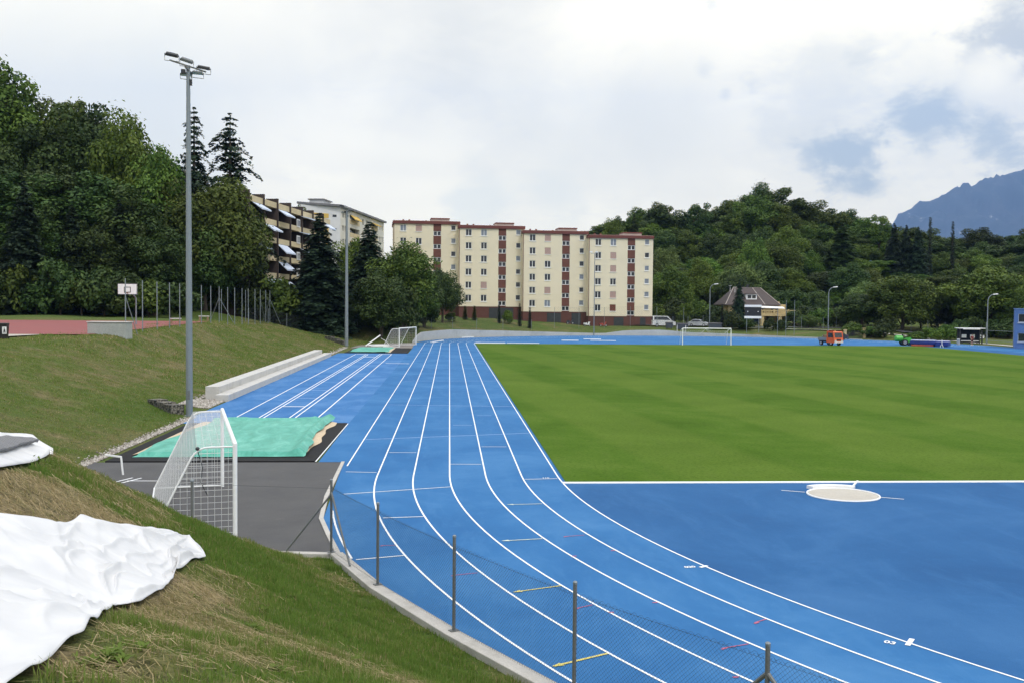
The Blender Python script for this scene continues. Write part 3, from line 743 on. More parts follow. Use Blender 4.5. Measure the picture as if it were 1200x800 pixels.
for i in range(n):
    th0, th1 = a0+(a1-a0)*i/n, a0+(a1-a0)*(i+1)/n
    for (r0, r1, z0, z1) in ((1.11, 1.11, 0, .10), (1.11, 1.34, .10, .10), (1.34, 1.34, .10, 0)):
        sbm.add([(r0*math.cos(th0), r0*math.sin(th0), z0), (r0*math.cos(th1), r0*math.sin(th1), z0), (r1*math.cos(th1), r1*math.sin(th1), z1), (r1*math.cos(th0), r1*math.sin(th0), z1)], [(0, 1, 2, 3)])
for th in (a0, a1): sbm.add([(1.11*math.cos(th), 1.11*math.sin(th), 0), (1.34*math.cos(th), 1.34*math.sin(th), 0), (1.34*math.cos(th), 1.34*math.sin(th), .1), (1.11*math.cos(th), 1.11*math.sin(th), .1)], [(0, 1, 2, 3)])
sbo = sbm.build('stop_board', MT['white_paint']); sbo.location = (12.22, 29.95, .008); tag(sbo, 'curved white stop board at the far edge of the throwing circle', 'stop board')
hd = MB(); hd.bar((12.98, 30.98, .12), (13.35, 31.55, .16), .06, .03); hd = hd.build('loose_batten', MT['white_paint']); tag(hd, 'short white batten leaning off the end of the stop board', 'batten')

# ---- floodlight masts
def mast(loc, H, label, rz=0.0, r0=.17, r1=.095):
    t = empty('floodlight_mast', loc, rz); tag(t, label, 'floodlight mast')
    mb = MB(); mb.lathe([(r0*1.0, -.3), (r0, 0), (r0*.98, H*.2), (r0*.8, H*.6), (r1, H)], seg=20); mb.build('pole', MT['galv'], t, smooth=True)
    mb = MB(); mb.lathe([(r0*1.9, 0), (r0*1.9, .04)], seg=16); mb.lathe([(.22, -.05), (.22, .01)], seg=12); mb.build('base_plate', MT['galv'], t)
    mb = MB(); mb.box((0.0, -r0*.88, 1.1), (.12, .05, .45)); mb.build('access_hatch', MT['galv_dark'], t)
    mb = MB(); mb.bar((-.9, -.10, H+.33), (.85, .18, H-.15), .07, .07); mb.tube([(0, 0, H-.02), (0, 0, H+.10)], r1*1.1, 10); mb.build('crossarm', MT['galv_dark'], t)
    mb = MB(); mb.bar((0, -.75, H-.14), (.05, .75, H-.14), .07, .07); mb.build('crossarm', MT['galv_dark'], t)
    k = 0
    for (x, y, z, ry, rx) in ((-.78, -.12, H+.60, .20, .62), (-.08, .04, H+.38, .30, .62), (.74, .14, H+.06, .16, .42), (.35, .62, H-.10, .05, .45), (-.22, .60, H-.20, .05, .45)):
        R = Matrix.Rotation(ry, 3, 'Y') @ Matrix.Rotation(-rx if y > .5 else rx, 3, 'X')
        s = .7 if y > .5 else .84
        mb = MB(); 
        def T(p): return R @ Vector((p[0]*s, p[1]*s, p[2]*s))+Vector((x, y, z))
        prof = [(-.40, -.16, -.07), (.40, -.16, -.07), (.40, .16, -.07), (-.40, .16, -.07), (-.33, -.11, .09), (.33, -.11, .09), (.33, .11, .09), (-.33, .11, .09)]
        mb.add([T(p) for p in prof], [(3, 2, 1, 0), (4, 5, 6, 7), (0, 1, 5, 4), (1, 2, 6, 5), (2, 3, 7, 6), (3, 0, 4, 7)])
        h = mb.build('floodlight', MT['galv_dark'] if k % 2 else MT['dark'], t, bevel=.015)
        mb = MB(); mb.add([T(p) for p in ((-.37, -.14, -.076), (.37, -.14, -.076), (.37, .14, -.076), (-.37, .14, -.076))], [(0, 3, 2, 1)]); mb.build('lens', MT['lens'], h)
        mb = MB(); a_ = T((-.42, 0, 0)); b_ = T((.42, 0, 0)); zz = z-.34*s
        mb.tube([a_, (a_.x, a_.y, zz), (b_.x, b_.y, zz-.06), b_], .018, 6); mb.build('bracket', MT['galv_dark'], h)
        k += 1
    mb = MB(); mb.box((.13, -.02, H-.75), (.12, .14, .3)); mb.box((-.24, 0, H-.2), (.2, .2, .2)); mb.tube([(.13, 0, H-.6), (.2, .05, H-.2), (.3, .1, H-.1)], .015, 6); mb.build('junction_box', MT['dark'], t)
    return t
mast((-13.34, 52.01, -.05), 17.75, 'tall galvanised floodlight mast standing nearest, beside the gabion and portable goal', .06)
m2 = mast((-13.85, 135.3, -.05), 18.3, 'tall floodlight mast standing farther off, between the far sand pit and the bank', .5, .24, .14)

# ---- concrete bleachers
t = empty('terrace_seating', (-13.9, 85, 0)); tag(t, 'two long pale concrete seating steps at the foot of the left bank', 'seating steps')
def step(x0, x1, y0, y1, z0, z1):
    mb = MB(); n = 17; L = (y1-y0)/n
    for i in range(n): mb.bb(x0, x1, y0+i*L+.006, y0+(i+1)*L-.006, z0, z1)
    return mb.build('seat_step', MT['concrete'], t, world=True, bevel=.012)
step(-13.72, -12.95, 59.3, 110.4, -.2, .38); step(-14.55, -13.725, 60.4, 108.6, -.2, .78)
# gabion beside the mast
gm, nt, b = nodes('gabion_stone'); v = geo_pos(nt); vo = nt.nodes.new('ShaderNodeTexVoronoi'); vo.inputs['Scale'].default_value = 9; nt.links.new(v, vo.inputs['Vector'])
nt.links.new(ramp(nt, vo.outputs['Distance'], [(0, (.27, .25, .21)), (.45, (.16, .15, .12)), (.75, (.02, .02, .02))]), b.inputs['Base Color']); b.inputs['Roughness'].default_value = .95; bump(nt, b, vo.outputs['Distance'], 1.0, .06)
def gabion(pts, label, h=.8):
    t = empty('stone_gabion', tuple(pts[0])); tag(t, label, 'gabion')
    a, b_ = Vector(pts[0]), Vector(pts[1]); d = (b_-a); L = d.length; n = 3
    mb = MB(); V, Fc = [], []
    dv = Vector((d.x, d.y, 0)).normalized(); nr = Vector((dv.y, -dv.x, 0))
    for i in range(n):
        p = a.lerp(b_, (i+.5)/n); mb.box(p+Vector((0, 0, h*.5-.3)), (L/n*.98, .7, h), math.atan2(dv.y, dv.x))
        for k in range(10):
            for s in (1, -1):
                o = p+nr*.36*s+dv*(L/n*.96)*(k/9-.5); ring_strip(V, Fc, o+Vector((0, 0, -.3)), o+Vector((0, 0, h-.3)), .006)
        for k in range(6):
            for s in (1, -1):
                q = p+nr*.36*s+Vector((0, 0, -.3+h*k/5)); ring_strip(V, Fc, q-dv*L/n*.49, q+dv*L/n*.49, .006)
    mb.build('stone_fill', gm, t, world=True); fast_mesh('wire_cage', np.array(V)-np.array(t.location), np.array(Fc), MT['wire_far'], t)
gabion([(-15.6, 53.6, tz(-15.6, 53.6)-.25), (-13.9, 51.9, -.05)], 'low dark wire gabion of stones stepping down the bank beside the nearest mast', .85)
gabion([(-17.0, 139.5, tz(-17, 139.5)), (-14.3, 137.0, .15)], 'low wire gabion on the bank beside the farther mast', .8)

# ---- retaining wall round the far bend
angs = np.linspace(176.5, 40, 60)
wp = [(C2[0]+45.7*math.cos(math.radians(a)), C2[1]+45.7*math.sin(math.radians(a))) for a in angs]
wh = [float(np.interp(a, [0, 40, 60, 82, 88, 97, 103, 120, 135, 150, 168, 176.5], [0.05, .1, .3, .75, 1.15, 1.0, .40, .78, 1.15, 1.5, 1.35, .15])) for a in angs]
wt = empty('retaining_wall', (wp[10][0], wp[10][1], 0)); tag(wt, 'curved grey concrete retaining wall behind the far bend', 'wall')
mb = MB()
for i0 in range(0, 59, 4):
    i1 = min(i0+4, 59); pts = [wp[i] for i in range(i0, i1+1)]; hs = [wh[i] for i in range(i0, i1+1)]
    d = (Vector(pts[-1])-Vector(pts[-2])).normalized()*.03; pts[-1] = (pts[-1][0]-d.x, pts[-1][1]-d.y)
    wall_path(mb, pts, .30, -.3, hs)
mb.build('wall_panel', MT['concrete_wall'], wt, world=True)
# white boards and lines lying on the far bend
for a, b_, w_, h_, lab in [((-2.7, 150.6), (-1.0, 158.6), .35, .12, 'long white board lying at the start of the far bend under the wall'), ((.4, 171.0), (4.2, 175.6), .35, .16, 'white board lying against the foot of the retaining wall'), ((4.6, 177.0), (7.2, 180.4), .3, .14, 'smaller white board lying beyond along the retaining wall'),
        ((3.85, 149.0), (8.4, 149.6), .4, .14, 'white kerb board across the left far corner of the pitch'), ((8.7, 150.2), (13.6, 150.0), .22, .10, 'thin white board lying behind the far edge of the pitch'), ((18.4, 162.4), (21.2, 162.7), .5, .12, 'short white board lying on the middle of the far bend'), ((23.0, 169.5), (26.0, 169.6), .4, .12, 'pale board lying farther back on the far bend below the building'), ((23.2, 162.8), (27.4, 162.4), .25, .10, 'thin brownish white board lying on the far bend, rightmost by the goal')]:
    mb = MB(); mb.bar((a[0], a[1], h_/2+.005), (b_[0], b_[1], h_/2+.005), w_, h_); o = mb.build('kerb_board', MT['white_paint'], bevel=.02); tag(o, lab, 'board', 'white boards lying on the far bend')
for x, lab in ((-1.0, 'left black sports bag on the far bend beside the wall'), (-.2, 'right black sports bag on the far bend beside the wall')):
    mb = MB(); mb.tube([(x-.28, 172.2, .2), (x-.22, 172.2, .22), (x+.22, 172.2, .22), (x+.28, 172.2, .2)], [.14, .21, .21, .14], 10); o = mb.build('sports_bag', MT['black_plastic'], smooth=True); tag(o, lab, 'bag', 'black bags by the wall')
    mb = MB(); mb.tube([(x-.12, 172.2, .42), (x-.08, 172.2, .52), (x+.08, 172.2, .52), (x+.12, 172.2, .42)], .015, 5); mb.build('handle', MT['black_plastic'], o)

# ---- court things on the upper terrace
ct = empty('ball_stop_fence', (-25.6, 81, tz(-25.6, 81))); tag(ct, 'row of tall bare grey fence posts along the edge of the red court', 'fence')
for x in (167, 184, 198.7, 210.6, 236, 247, 256.8, 266.8, 275, 283.6, 290.9, 298.8, 305, 311.4, 316.2):
    k = (x-600)/F_PX; Z = 25.6/(-k*1.0-.0630); p = at(x, 360, Z); z0 = tz(p.x, p.y)
    mb = MB(); mb.tube([(p.x, p.y, z0-.1), (p.x, p.y, 7.55)], .042, 8); mb.build('post', MT['galv'], ct, world=True, smooth=True)
    if x in (256.8, 316.2, 305):
        for s in ((-1.3, 0), (1.3, 0)) if x != 305 else ((0, 2.6),):
            mb = MB(); mb.tube([(p.x, p.y, 6.3), (p.x+s[0], p.y+s[1]+1.2, z0)], .035, 6); mb.build('brace', MT['galv'], ct, world=True, smooth=True)
for x, Z in ((259.5, 128), (287.8, 136)):
    p = at(x, 360, Z); mb = MB(); mb.tube([(p.x, p.y, 3.2), (p.x, p.y, 7.5)], .042, 8); mb.build('post', MT['galv'], ct, world=True, smooth=True)
p = at(147, 360, 78.0)
mb = MB(); mb.tube([(p.x, p.y, tz(p.x, p.y)-.1), (p.x, p.y, 7.6)], .045, 8); mb.build('post', MT['galv'], ct, world=True, smooth=True)
mb = MB(); mb.tube([(p.x, p.y, 6.2), (p.x+.6, p.y+1.0, 3.2)], .035, 8); mb.build('brace', MT['galv'], ct, world=True, smooth=True)
# basketball hoop
hb = at(159.5, 376, 97); hz = court_z(hb.y)
t = empty('basketball_hoop', (hb.x, hb.y, hz)); tag(t, 'basketball hoop with a white backboard on a bent grey pole', 'basketball hoop')
bx = at(149.3, 335, 95.5)
mb = MB(); mb.tube([(hb.x, hb.y, hz), (hb.x, hb.y, hz+2.55), (hb.x-.1, hb.y-.1, hz+2.75), (bx.x+.1, bx.y+.15, hz+3.35)], .07, 10); mb.build('pole', MT['galv'], t, world=True, smooth=True)
mb = MB(); mb.box((bx.x, bx.y, hz+3.42), (1.86, .05, 1.08)); bd = mb.build('backboard', MT['white_paint'], t, world=True, bevel=.01)
mb = MB()
for (cx, cz, w_, h_) in ((0, .36-.10, .62, .06), (0, -.22, .62, .06), (-.29, .02, .06, .44), (.29, .02, .06, .44)): mb.box((bx.x+cx, bx.y-.03, hz+3.42+cz-.08), (w_, .012, h_))
for (cx, cz, w_, h_) in ((0, .515, 1.86, .05), (0, -.515, 1.86, .05), (-.905, 0, .05, .98), (.905, 0, .05, .98)): mb.box((bx.x+cx, bx.y-.031, hz+3.42+cz), (w_, .012, h_))
mk = mb.build('target_square', MT['dark'], None); mk.data.transform(Matrix.Translation(-t.location)); mk.parent = bd
mb = MB(); mb.tube([(bx.x+.225*math.cos(a), bx.y-.33+.225*math.sin(a), hz+3.05) for a in np.linspace(0, 2*PI, 20, endpoint=False)], .012, 6, closed=True); mb.box((bx.x, bx.y-.07, hz+3.05), (.1, .12, .06)); mb.build('rim', mat('rim_steel', (.28, .12, .08), .5), t, world=True, smooth=True)
# concrete block
cb = at(129, 391, 76.0); t = empty('concrete_block', (cb.x, cb.y, tz(cb.x, cb.y))); tag(t, 'long weathered grey-green concrete box at the edge of the red court', 'concrete box')
cgm = mat('mossy_concrete', (.34, .36, .34), .9, .15, .9, fine=14, bmp=.3, dirt=(.20, .21, .18))
mb = MB(); mb.bb(-1.45, 1.45, -.7, .7, -.4, .93); mb.build('body', cgm, t, bevel=.02)
mb = MB(); mb.bb(-1.51, 1.51, -.76, .76, .935, 1.0); mb.build('cover_slab', MT['concrete'], t, bevel=.015)
t.rotation_euler = (0, 0, -.02)
# two stone benches
for (x, y, Z, lab) in ((205.5, 382, 101, 'left small concrete bench with brown legs behind the bank'), (239, 380, 112, 'right small concrete bench with brown legs, beside the mast')):
    q = at(x, y, Z); t = empty('park_bench', (q.x, q.y, court_z(q.y)), .15); tag(t, lab, 'bench', 'benches by the red court')
    mb = MB(); mb.bb(-.58, .58, -.24, .24, .46, .56); mb.build('seat', MT['concrete'], t, bevel=.015)
    for s in (-1, 1): mb = MB(); mb.bb(s*.42-.09, s*.42+.09, -.19, .19, -.3, .458); mb.build('leg', MT['wood'], t)
# wheelie bin
q = at(4.0, 391, 66.5); bz = tz(q.x, q.y)+.03
t = empty('wheelie_bin', (q.x, q.y, bz), .2); tag(t, 'black wheelie bin with a white figure sticker at the left edge of the photo', 'bin')
mb = MB(); mb.add([(-.24, -.28, .06), (.24, -.28, .06), (.24, .28, .06), (-.24, .28, .06), (-.29, -.36, 1.0), (.29, -.36, 1.0), (.29, .36, 1.0), (-.29, .36, 1.0)], [(3, 2, 1, 0), (4, 5, 6, 7), (0, 1, 5, 4), (1, 2, 6, 5), (2, 3, 7, 6), (3, 0, 4, 7)]); mb.build('body', MT['black_plastic'], t, bevel=.02)
mb = MB(); mb.bb(-.31, .31, -.39, .36, 1.003, 1.08); mb.build('lid', MT['black_plastic'], t, bevel=.03)
for s in (-1, 1): mb = MB(); mb.prism([(.30+.1*math.cos(a), .1+.1*math.sin(a)) for a in np.linspace(0, 2*PI, 12, endpoint=False)], 'x', s*.27-.025, s*.27+.025); mb.build('wheel', MT['tyre'], t)
mb = MB(); mb.add([(.0, -.345, .36), (.26, -.345, .36), (.275, -.367, .84), (.0, -.367, .84)], [(0, 1, 2, 3)]); st = mb.build('sticker', MT['white_paint'], t)
mb = MB(); mb.ball((.13, -.362, .74), (.04, .004, .04)); mb.prism([(.07, .42), (.10, .42), (.13, .55), (.16, .42), (.20, .42), (.17, .62), (.22, .56), (.15, .69), (.09, .66)], 'y', -.368, -.360); mb.build('figure_mark', MT['dark'], st)
# ------------------------------------------------------------------ buildings
def facade(mb, w, z0, z1, holes, rev=.16, y=0.0, x0=0.0):
    xs = sorted({x0, x0+w}|{h[0] for h in holes}|{h[1] for h in holes}); zs = sorted({z0, z1}|{h[2] for h in holes}|{h[3] for h in holes})
    def inside(x, z): return any(h[0] < x < h[1] and h[2] < z < h[3] for h in holes)
    for a, b in zip(xs[:-1], xs[1:]):
        run = None
        for c, d in zip(zs[:-1], zs[1:]):
            if inside((a+b)/2, (c+d)/2):
                if run: mb.quad((a, y, run[0]), (b, y, run[0]), (b, y, run[1]), (a, y, run[1])); run = None
            else: run = (run[0], d) if run else (c, d)
        if run: mb.quad((a, y, run[0]), (b, y, run[0]), (b, y, run[1]), (a, y, run[1]))
    for a, b, c, d in holes:
        mb.quad((a, y, c), (b, y, c), (b, y+rev, c), (a, y+rev, c)); mb.quad((a, y, d), (a, y+rev, d), (b, y+rev, d), (b, y, d))
        mb.quad((a, y, c), (a, y+rev, c), (a, y+rev, d), (a, y, d)); mb.quad((b, y, c), (b, y, d), (b, y+rev, d), (b, y+rev, c))
MT['cream'] = mat('cream_render', (.74, .665, .49), .85, .025, .3, dirt=(.67, .60, .44))
MT['brick'] = mat('brick_red_render', (.110, .045, .034), .85, .12, .6, fine=9)
MT['brown'] = mat('red_brown_panel', (.135, .052, .037), .75, .08, .8)
MT['roof_brown'] = mat('roof_edge_brown', (.14, .042, .034), .6, .08, .8)
MT['shutter'] = mat('pinkish_shutter', (.42, .29, .25), .7, .08, 2)
MT['shutter_red'] = mat('red_brown_shutter', (.15, .05, .035), .7, .08, 2)
MT['door_dark'] = mat('dark_door', (.035, .04, .042), .6, .2, 1)
MT['pink_render'] = mat('pale_roof_render', (.48, .40, .36), .85, .08, .7)
def win_frame_mesh(w, h, leaves, sill=True, thick=.07):
    mb = MB(); t = thick
    mb.bb(-w/2, w/2, .08, .13, 0, t); mb.bb(-w/2, w/2, .08, .13, h-t, h); mb.bb(-w/2, -w/2+t, .08, .13, t, h-t); mb.bb(w/2-t, w/2, .08, .13, t, h-t)
    for k in range(1, leaves): x = -w/2+w*k/leaves; mb.bb(x-t*.7, x+t*.7, .079, .131, t, h-t)
    if sill: mb.bb(-w/2-.10, w/2+.10, -.10, .06, -.13, -.02)
    me = mb.build('window', MT['white_paint']); d = me.data; bpy.data.objects.remove(me); return d
def plane_mesh(name, w, h, m, y=.115, slats=False):
    mb = MB()
    if slats:
        n = int(h/.12)
        for k in range(n): mb.bb(-w/2, w/2, .035, .06, h*k/n+.006, h*(k+1)/n)
    else: mb.quad((-w/2, y, 0), (w/2, y, 0), (w/2, y, h), (-w/2, y, h))
    o = mb.build(name, m); d = o.data; bpy.data.objects.remove(o); return d
def inst(name, data, parent, loc):
    o = bpy.data.objects.new(name, data); COL.objects.link(o); o.parent = parent; o.location = loc; return o
W2 = win_frame_mesh(1.28, 1.38, 2); W1 = win_frame_mesh(.98, 1.06, 1); WS = win_frame_mesh(1.62, .98, 2, False, .10)
P2 = [plane_mesh('pane', 1.26, 1.36, MT[k]) for k in ('glass', 'glass_pale')]; P1 = [plane_mesh('pane', .96, 1.04, MT[k]) for k in ('glass', 'glass_pale')]; PS = plane_mesh('pane', 1.6, .96, MT['glass'])
SH2 = plane_mesh('shutter', 1.26, 1.36, MT['shutter'], slats=True); SHR = plane_mesh('shutter', 1.26, 1.36, MT['shutter_red'], slats=True)
BW, FL = 13.85, 2.75
def block(px, py_top, Z, label, shut, pale, base_z, rz, dark_doors):
    o = at(px, 360, Z); ztop = z_at(px, py_top, Z)
    t = empty('apartment_block', (o.x, o.y, base_z), rz); tag(t, label, 'apartment block', 'staggered cream apartment blocks beyond the track')
    zt = ztop-.65-base_z; zc = zt-16.35                       # cream storeys between zc and zt
    holes, wins = [], []
    for ci, (f, w, h, lv) in enumerate(((.144, 1.28, 1.38, 2), (.378, 1.28, 1.38, 2), (.905, .98, 1.06, 1))):
        for k in range(6):
            top = zt-.14-k*FL; x = f*BW; holes.append((x-w/2, x+w/2, top-h, top)); wins.append((ci, k, x, top-h))
    xs0, xs1 = .60*BW, .718*BW
    wall = MB()
    facade(wall, xs0, zc, zt, [h for h in holes if h[1] < xs0]); facade(wall, BW-xs1, zc, zt, [h for h in holes if h[0] > xs1], x0=xs1)
    wall.quad((0, 0, zc), (0, 0, zt), (0, 11, zt), (0, 11, zc)); wall.quad((BW, 0, zc), (BW, 11, zc), (BW, 11, zt), (BW, 0, zt)); wall.quad((0, 11, zc), (0, 11, zt), (BW, 11, zt), (BW, 11, zc))
    wall.quad((0, 0, zc), (0, 11, zc), (BW, 11, zc), (BW, 0, zc))
    wall.build('wall', MT['cream'], t)
    sh = []; 
    for k in range(6): top = zt-1.42-k*FL; sh.append((xs0+.01, xs1-.01, top-.98, top))
    sp_ = MB(); facade(sp_, xs1-xs0, zc, zt, sh, y=.03, x0=xs0, rev=.13)
    sp_.build('stair_panel', MT['brown'], t)
    for ci, k, x, z in wins:
        if ci < 2:
            w_ = inst('window', W2, t, (x, 0, z))
            if (ci, k) in shut: inst('shutter', SHR if shut[(ci, k)] == 'r' else SH2, w_, (0, 0, .01))
            else: inst('pane', P2[1 if (ci, k) in pale else 0], w_, (0, 0, .01))
        else:
            w_ = inst('window', W1, t, (x, 0, z)); inst('pane', P1[1 if (ci, k) in pale else 0], w_, (0, 0, .01))
    for h in sh:
        w_ = inst('stair_window', WS, t, ((xs0+xs1)/2, .02, h[2])); inst('pane', PS, w_, (0, 0, .01))
    mb = MB(); mb.bb(.05, BW-.05, .06, 10.9, -3, zc-.003); mb.build('plinth', MT['brick'], t)
    for (a, b_) in dark_doors: mb = MB(); mb.bb(a, b_, .0, .055, -1.5, zc-.25); mb.build('garage_door', MT['door_dark'], t)
    mb = MB(); mb.bb(-.18, BW+.12, -.28, 11.2, zt+.003, zt+.65); rf = mb.build('roof', MT['roof_brown'], t, bevel=.03)
    mb = MB(); mb.bb(.0, BW-.1, -.0, 11, zt+.653, zt+.70); mb.build('roof_covering', MT['pink_render'], rf)
    mb = MB(); mb.bb(.575*BW, .855*BW, 2.0, 6, zt+.66, zt+1.25); hs = mb.build('roof_house', MT['pink_render'], t)
    mb = MB(); mb.bb(.57*BW, .86*BW, 1.8, 6.2, zt+1.253, zt+1.48); mb.build('roof_cap', MT['roof_brown'], hs)
    for x in (2.1, 3.4, 7.0): mb = MB(); mb.bb(x-.18, x+.18, 4, 4.4, zt+.66, zt+1.25 if x != 7 else zt+1.1); mb.build('vent_pipe', MT['roof_brown'], t)
    mb = MB(); mb.bb(-.02, .10, -.09, -.004, zc, zt); mb.build('downpipe', MT['brown'], t)
    return t
rz = math.radians(8.0)-YAW
block(461, 258.8, 209, 'leftmost and tallest cream block, its lower left hidden by trees', {(1, 0): 1, (1, 2): 1, (0, 3): 1}, {(0, 0), (2, 1), (2, 3)}, 3.6, rz, [(3, 5.5)])
block(537.6, 264.2, 209, 'second cream block from the left, right of the dark round tree', {(1, 4): 1}, {(1, 0), (2, 0), (2, 2)}, 2.8, rz, [(6.4, 11.6)])
block(612.5, 270.3, 209, 'third cream block, left of the one beside the white van', {(1, 0): 1, (1, 1): 1, (1, 4): 1}, {(2, 3), (2, 5), (1, 5)}, 2.0, rz, [(5.2, 8.2), (10.5, 12.5)])
block(689.5, 275.6, 209, 'rightmost and lowest cream block, beside the white van', {(1, 1): 1, (1, 2): 1, (1, 4): 1, (1, 5): 'r'}, {(1, 0), (2, 2), (2, 3), (2, 0), (2, 4), (2, 5)}, 1.2, rz, [(5.5, 7.6), (11.2, 12.4)])

# dark balcony building on the left
MT['dk_wall'] = mat('dark_brown_cladding', (.055, .040, .034), .8, .15, .7)
MT['cream_band'] = mat('cream_balcony_band', (.55, .46, .29), .8, .08, .8)
MT['awn_blue'] = mat('pale_blue_awning', (.55, .62, .74), .7, .08, 1.2)
MT['awn_yellow'] = mat('yellow_awning', (.62, .42, .10), .7, .1, 1.2)
MT['grey_render'] = mat('grey_white_render', (.62, .63, .64), .85, .06, .5)
A = at(290, 360, 146); B = at(386, 360, 190); d = (B-A); d.z = 0; L = d.length; rzb = math.atan2(d.y, d.x)
zt = z_at(318, 235.5, 156); z0 = tz(A.x, A.y)-1
t = empty('balcony_block', (A.x, A.y, z0), rzb); tag(t, 'dark apartment building with cream balcony bands and pale blue awnings behind the left trees', 'apartment building')
H = zt-z0
mb = MB(); mb.bb(0, L, 1.5, 14, -4, H-.4); mb.build('wall', MT['dk_wall'], t)
mb = MB(); mb.bb(-.2, L+.2, .2, 14.2, H-.395, H-.10); rf = mb.build('roof', MT['dk_wall'], t)
nf = 7; fh = 2.78
for k in range(nf):
    zf = H-k*fh-1.0
    if zf < -1: break
    mb = MB(); mb.bb(0, L, -.12, .05, zf, zf+.85 if k else zf+.9); mb.bb(0, L, .052, 1.5, zf-.0, zf+.12); mb.build('balcony_parapet', MT['cream_band'], t)
    for x in np.arange(1.6, L-1, 3.9):
        mb = MB(); mb.bb(x, x+2.4, 1.44, 1.497, zf-1.75, zf-.15); mb.build('window', MT['glass'], t)
for x in np.arange(.0, L+.1, 6.5):
    mb = MB(); mb.bb(x-.16, x+.16, -.35, 1.6, -4, H+.55); mb.build('balcony_fin', MT['dk_wall'], t)
for x in (.545*L, .86*L):
    for k in range(nf):
        zf = H-k*fh-1.0
        mb = MB(); mb.bb(x-.9, x+.9, -.22, -.125, zf-2.1, zf-.75); w_ = mb.build('stair_window', MT['grey_render'], t)
        mb = MB(); mb.bb(x-.7, x-.08, -.24, -.222, zf-1.9, zf-.95); mb.bb(x+.08, x+.7, -.24, -.222, zf-1.9, zf-.95); mb.build('pane', MT['glass_pale'], w_)
def awning(x, w, zf, drop, out_, m, par):
    mb = MB(); mb.add([(x, -.1, zf), (x+w, -.1, zf), (x+w, -.1-out_, zf-drop), (x, -.1-out_, zf-drop), (x, -.1, zf-.06), (x+w, -.1, zf-.06), (x+w, -.1-out_, zf-drop-.22), (x, -.1-out_, zf-drop-.22)], [(0, 3, 2, 1), (4, 5, 6, 7), (0, 1, 5, 4), (2, 3, 7, 6), (1, 2, 6, 5), (3, 0, 4, 7)])
    return mb.build('awning', m, par)
for (fx, k, w, dr) in ((.30, 0, 4.6, .9), (.58, 0, 4.2, .3), (.88, 0, 4.4, 1.0), (.16, 1, 4.5, .9), (.56, 1, 4.5, .25), (.30, 2, 5.0, 1.3), (.57, 2, 4.2, .5), (.31, 3, 4.6, 1.2), (.18, 4, 4.6, 1.5), (.30, 4, 4.0, .7), (.05, 2, 4.2, 1.0), (.04, 0, 4.2, .9)):
    awning(fx*L, w, H-k*fh-1.05, dr, 1.5, MT['awn_blue'], t)
# white building
Pc = at(398.5, 360, 215); Pr = at(449.5, 360, 257); Pl = at(352, 360, 209)
zt = z_at(398.5, 243.2, 215)
d = Pr-Pc; d.z = 0; L = d.length; rzw = math.atan2(d.y, d.x); z0 = tz(Pc.x, Pc.y)-2; H = zt-z0
t = empty('white_apartment_building', (Pc.x, Pc.y, z0), rzw); tag(t, 'pale grey-white apartment building with yellow awnings behind the dark balcony block', 'apartment building')
nW = Matrix.Rotation(-rzw, 3, 'Z') @ (Pl-Pc); dl = Vector((nW.x, nW.y)); 
mb = MB(); holes = []
nfl = 7
for k in range(nfl):
    zf = H-.9-k*2.9
    for (fa, fb, hh) in ((.04, .075, 1.2), (.09, .125, 1.2), (.19, .40, 1.9), (.46, .50, 1.4), (.55, .59, 1.4), (.66, .84, 1.7), (.88, .91, 1.3), (.94, .97, 1.3)):
        if zf-hh > 0: holes.append((fa*L, fb*L, zf-hh, zf))
facade(mb, L, -3, H, holes, rev=1.1)
cn = [(0, 0), (L, 0), (L+dl.x*.9, dl.y+0), (dl.x, dl.y)]
for a, b_ in ((1, 2), (2, 3), (3, 0)): mb.quad((cn[a][0], cn[a][1], -3), (cn[b_][0], cn[b_][1], -3), (cn[b_][0], cn[b_][1], H), (cn[a][0], cn[a][1], H))
mb.build('wall', MT['cream_band'] if False else mat('white_render', (.60, .585, .52), .85, .06, .5), t)
# grey end wall skin
mb = MB(); u = Vector((dl.x, dl.y, 0)).normalized(); nr = Vector((u.y, -u.x, 0)); 
if nr.dot(Matrix.Rotation(-rzw, 3, 'Z') @ Vector((0, -1, 0))) < 0: nr = -nr
LL = dl.length; mb.bar(u*.02+nr*.0+Vector((0, 0, H/2-1.5)), u*LL+Vector((0, 0, H/2-1.5)), .06, H+2.8); mb.build('end_wall', MT['grey_render'], t)
for k in range(5):
    zf = H-1.6-k*2.9
    a = u*LL*.30+nr*.05; b_ = u*LL*.78+nr*.05
    mb = MB(); mb.bar(a+Vector((0, 0, zf-.5)), b_+Vector((0, 0, zf-.5)), .05, .95); mb.build('yellow_panel', MT['awn_yellow'], t)
    mb = MB(); mb.bar(u*LL*.10+nr*.05+Vector((0, 0, zf-.4)), u*LL*.2+nr*.05+Vector((0, 0, zf-.4)), .05, .5); mb.build('window', MT['glass'], t)
mb = MB(); mb.v = []; ov = .5
poly = [(-.6, -.6), (L+.6, -.6), (L+dl.x*.9+.6, dl.y+.6), (dl.x-.6, dl.y+.6)]
mb.prism(poly, 'z', H+.003, H+.45); rf = mb.build('roof', mat('grey_roof', (.16, .16, .17), .7), t)
rh = u*LL*.45+Vector((L*.12, 0, 0)); mb = MB(); mb.box((rh.x, rh.y+2, H+.95), (6, 3, 1.0)); mb.build('roof_house', MT['grey_render'], t); mb = MB(); mb.box((rh.x, rh.y+2, H+1.57), (6.6, 3.6, .22)); mb.build('roof_cap', mat('grey_roof_cap', (.2, .2, .21), .7), t)
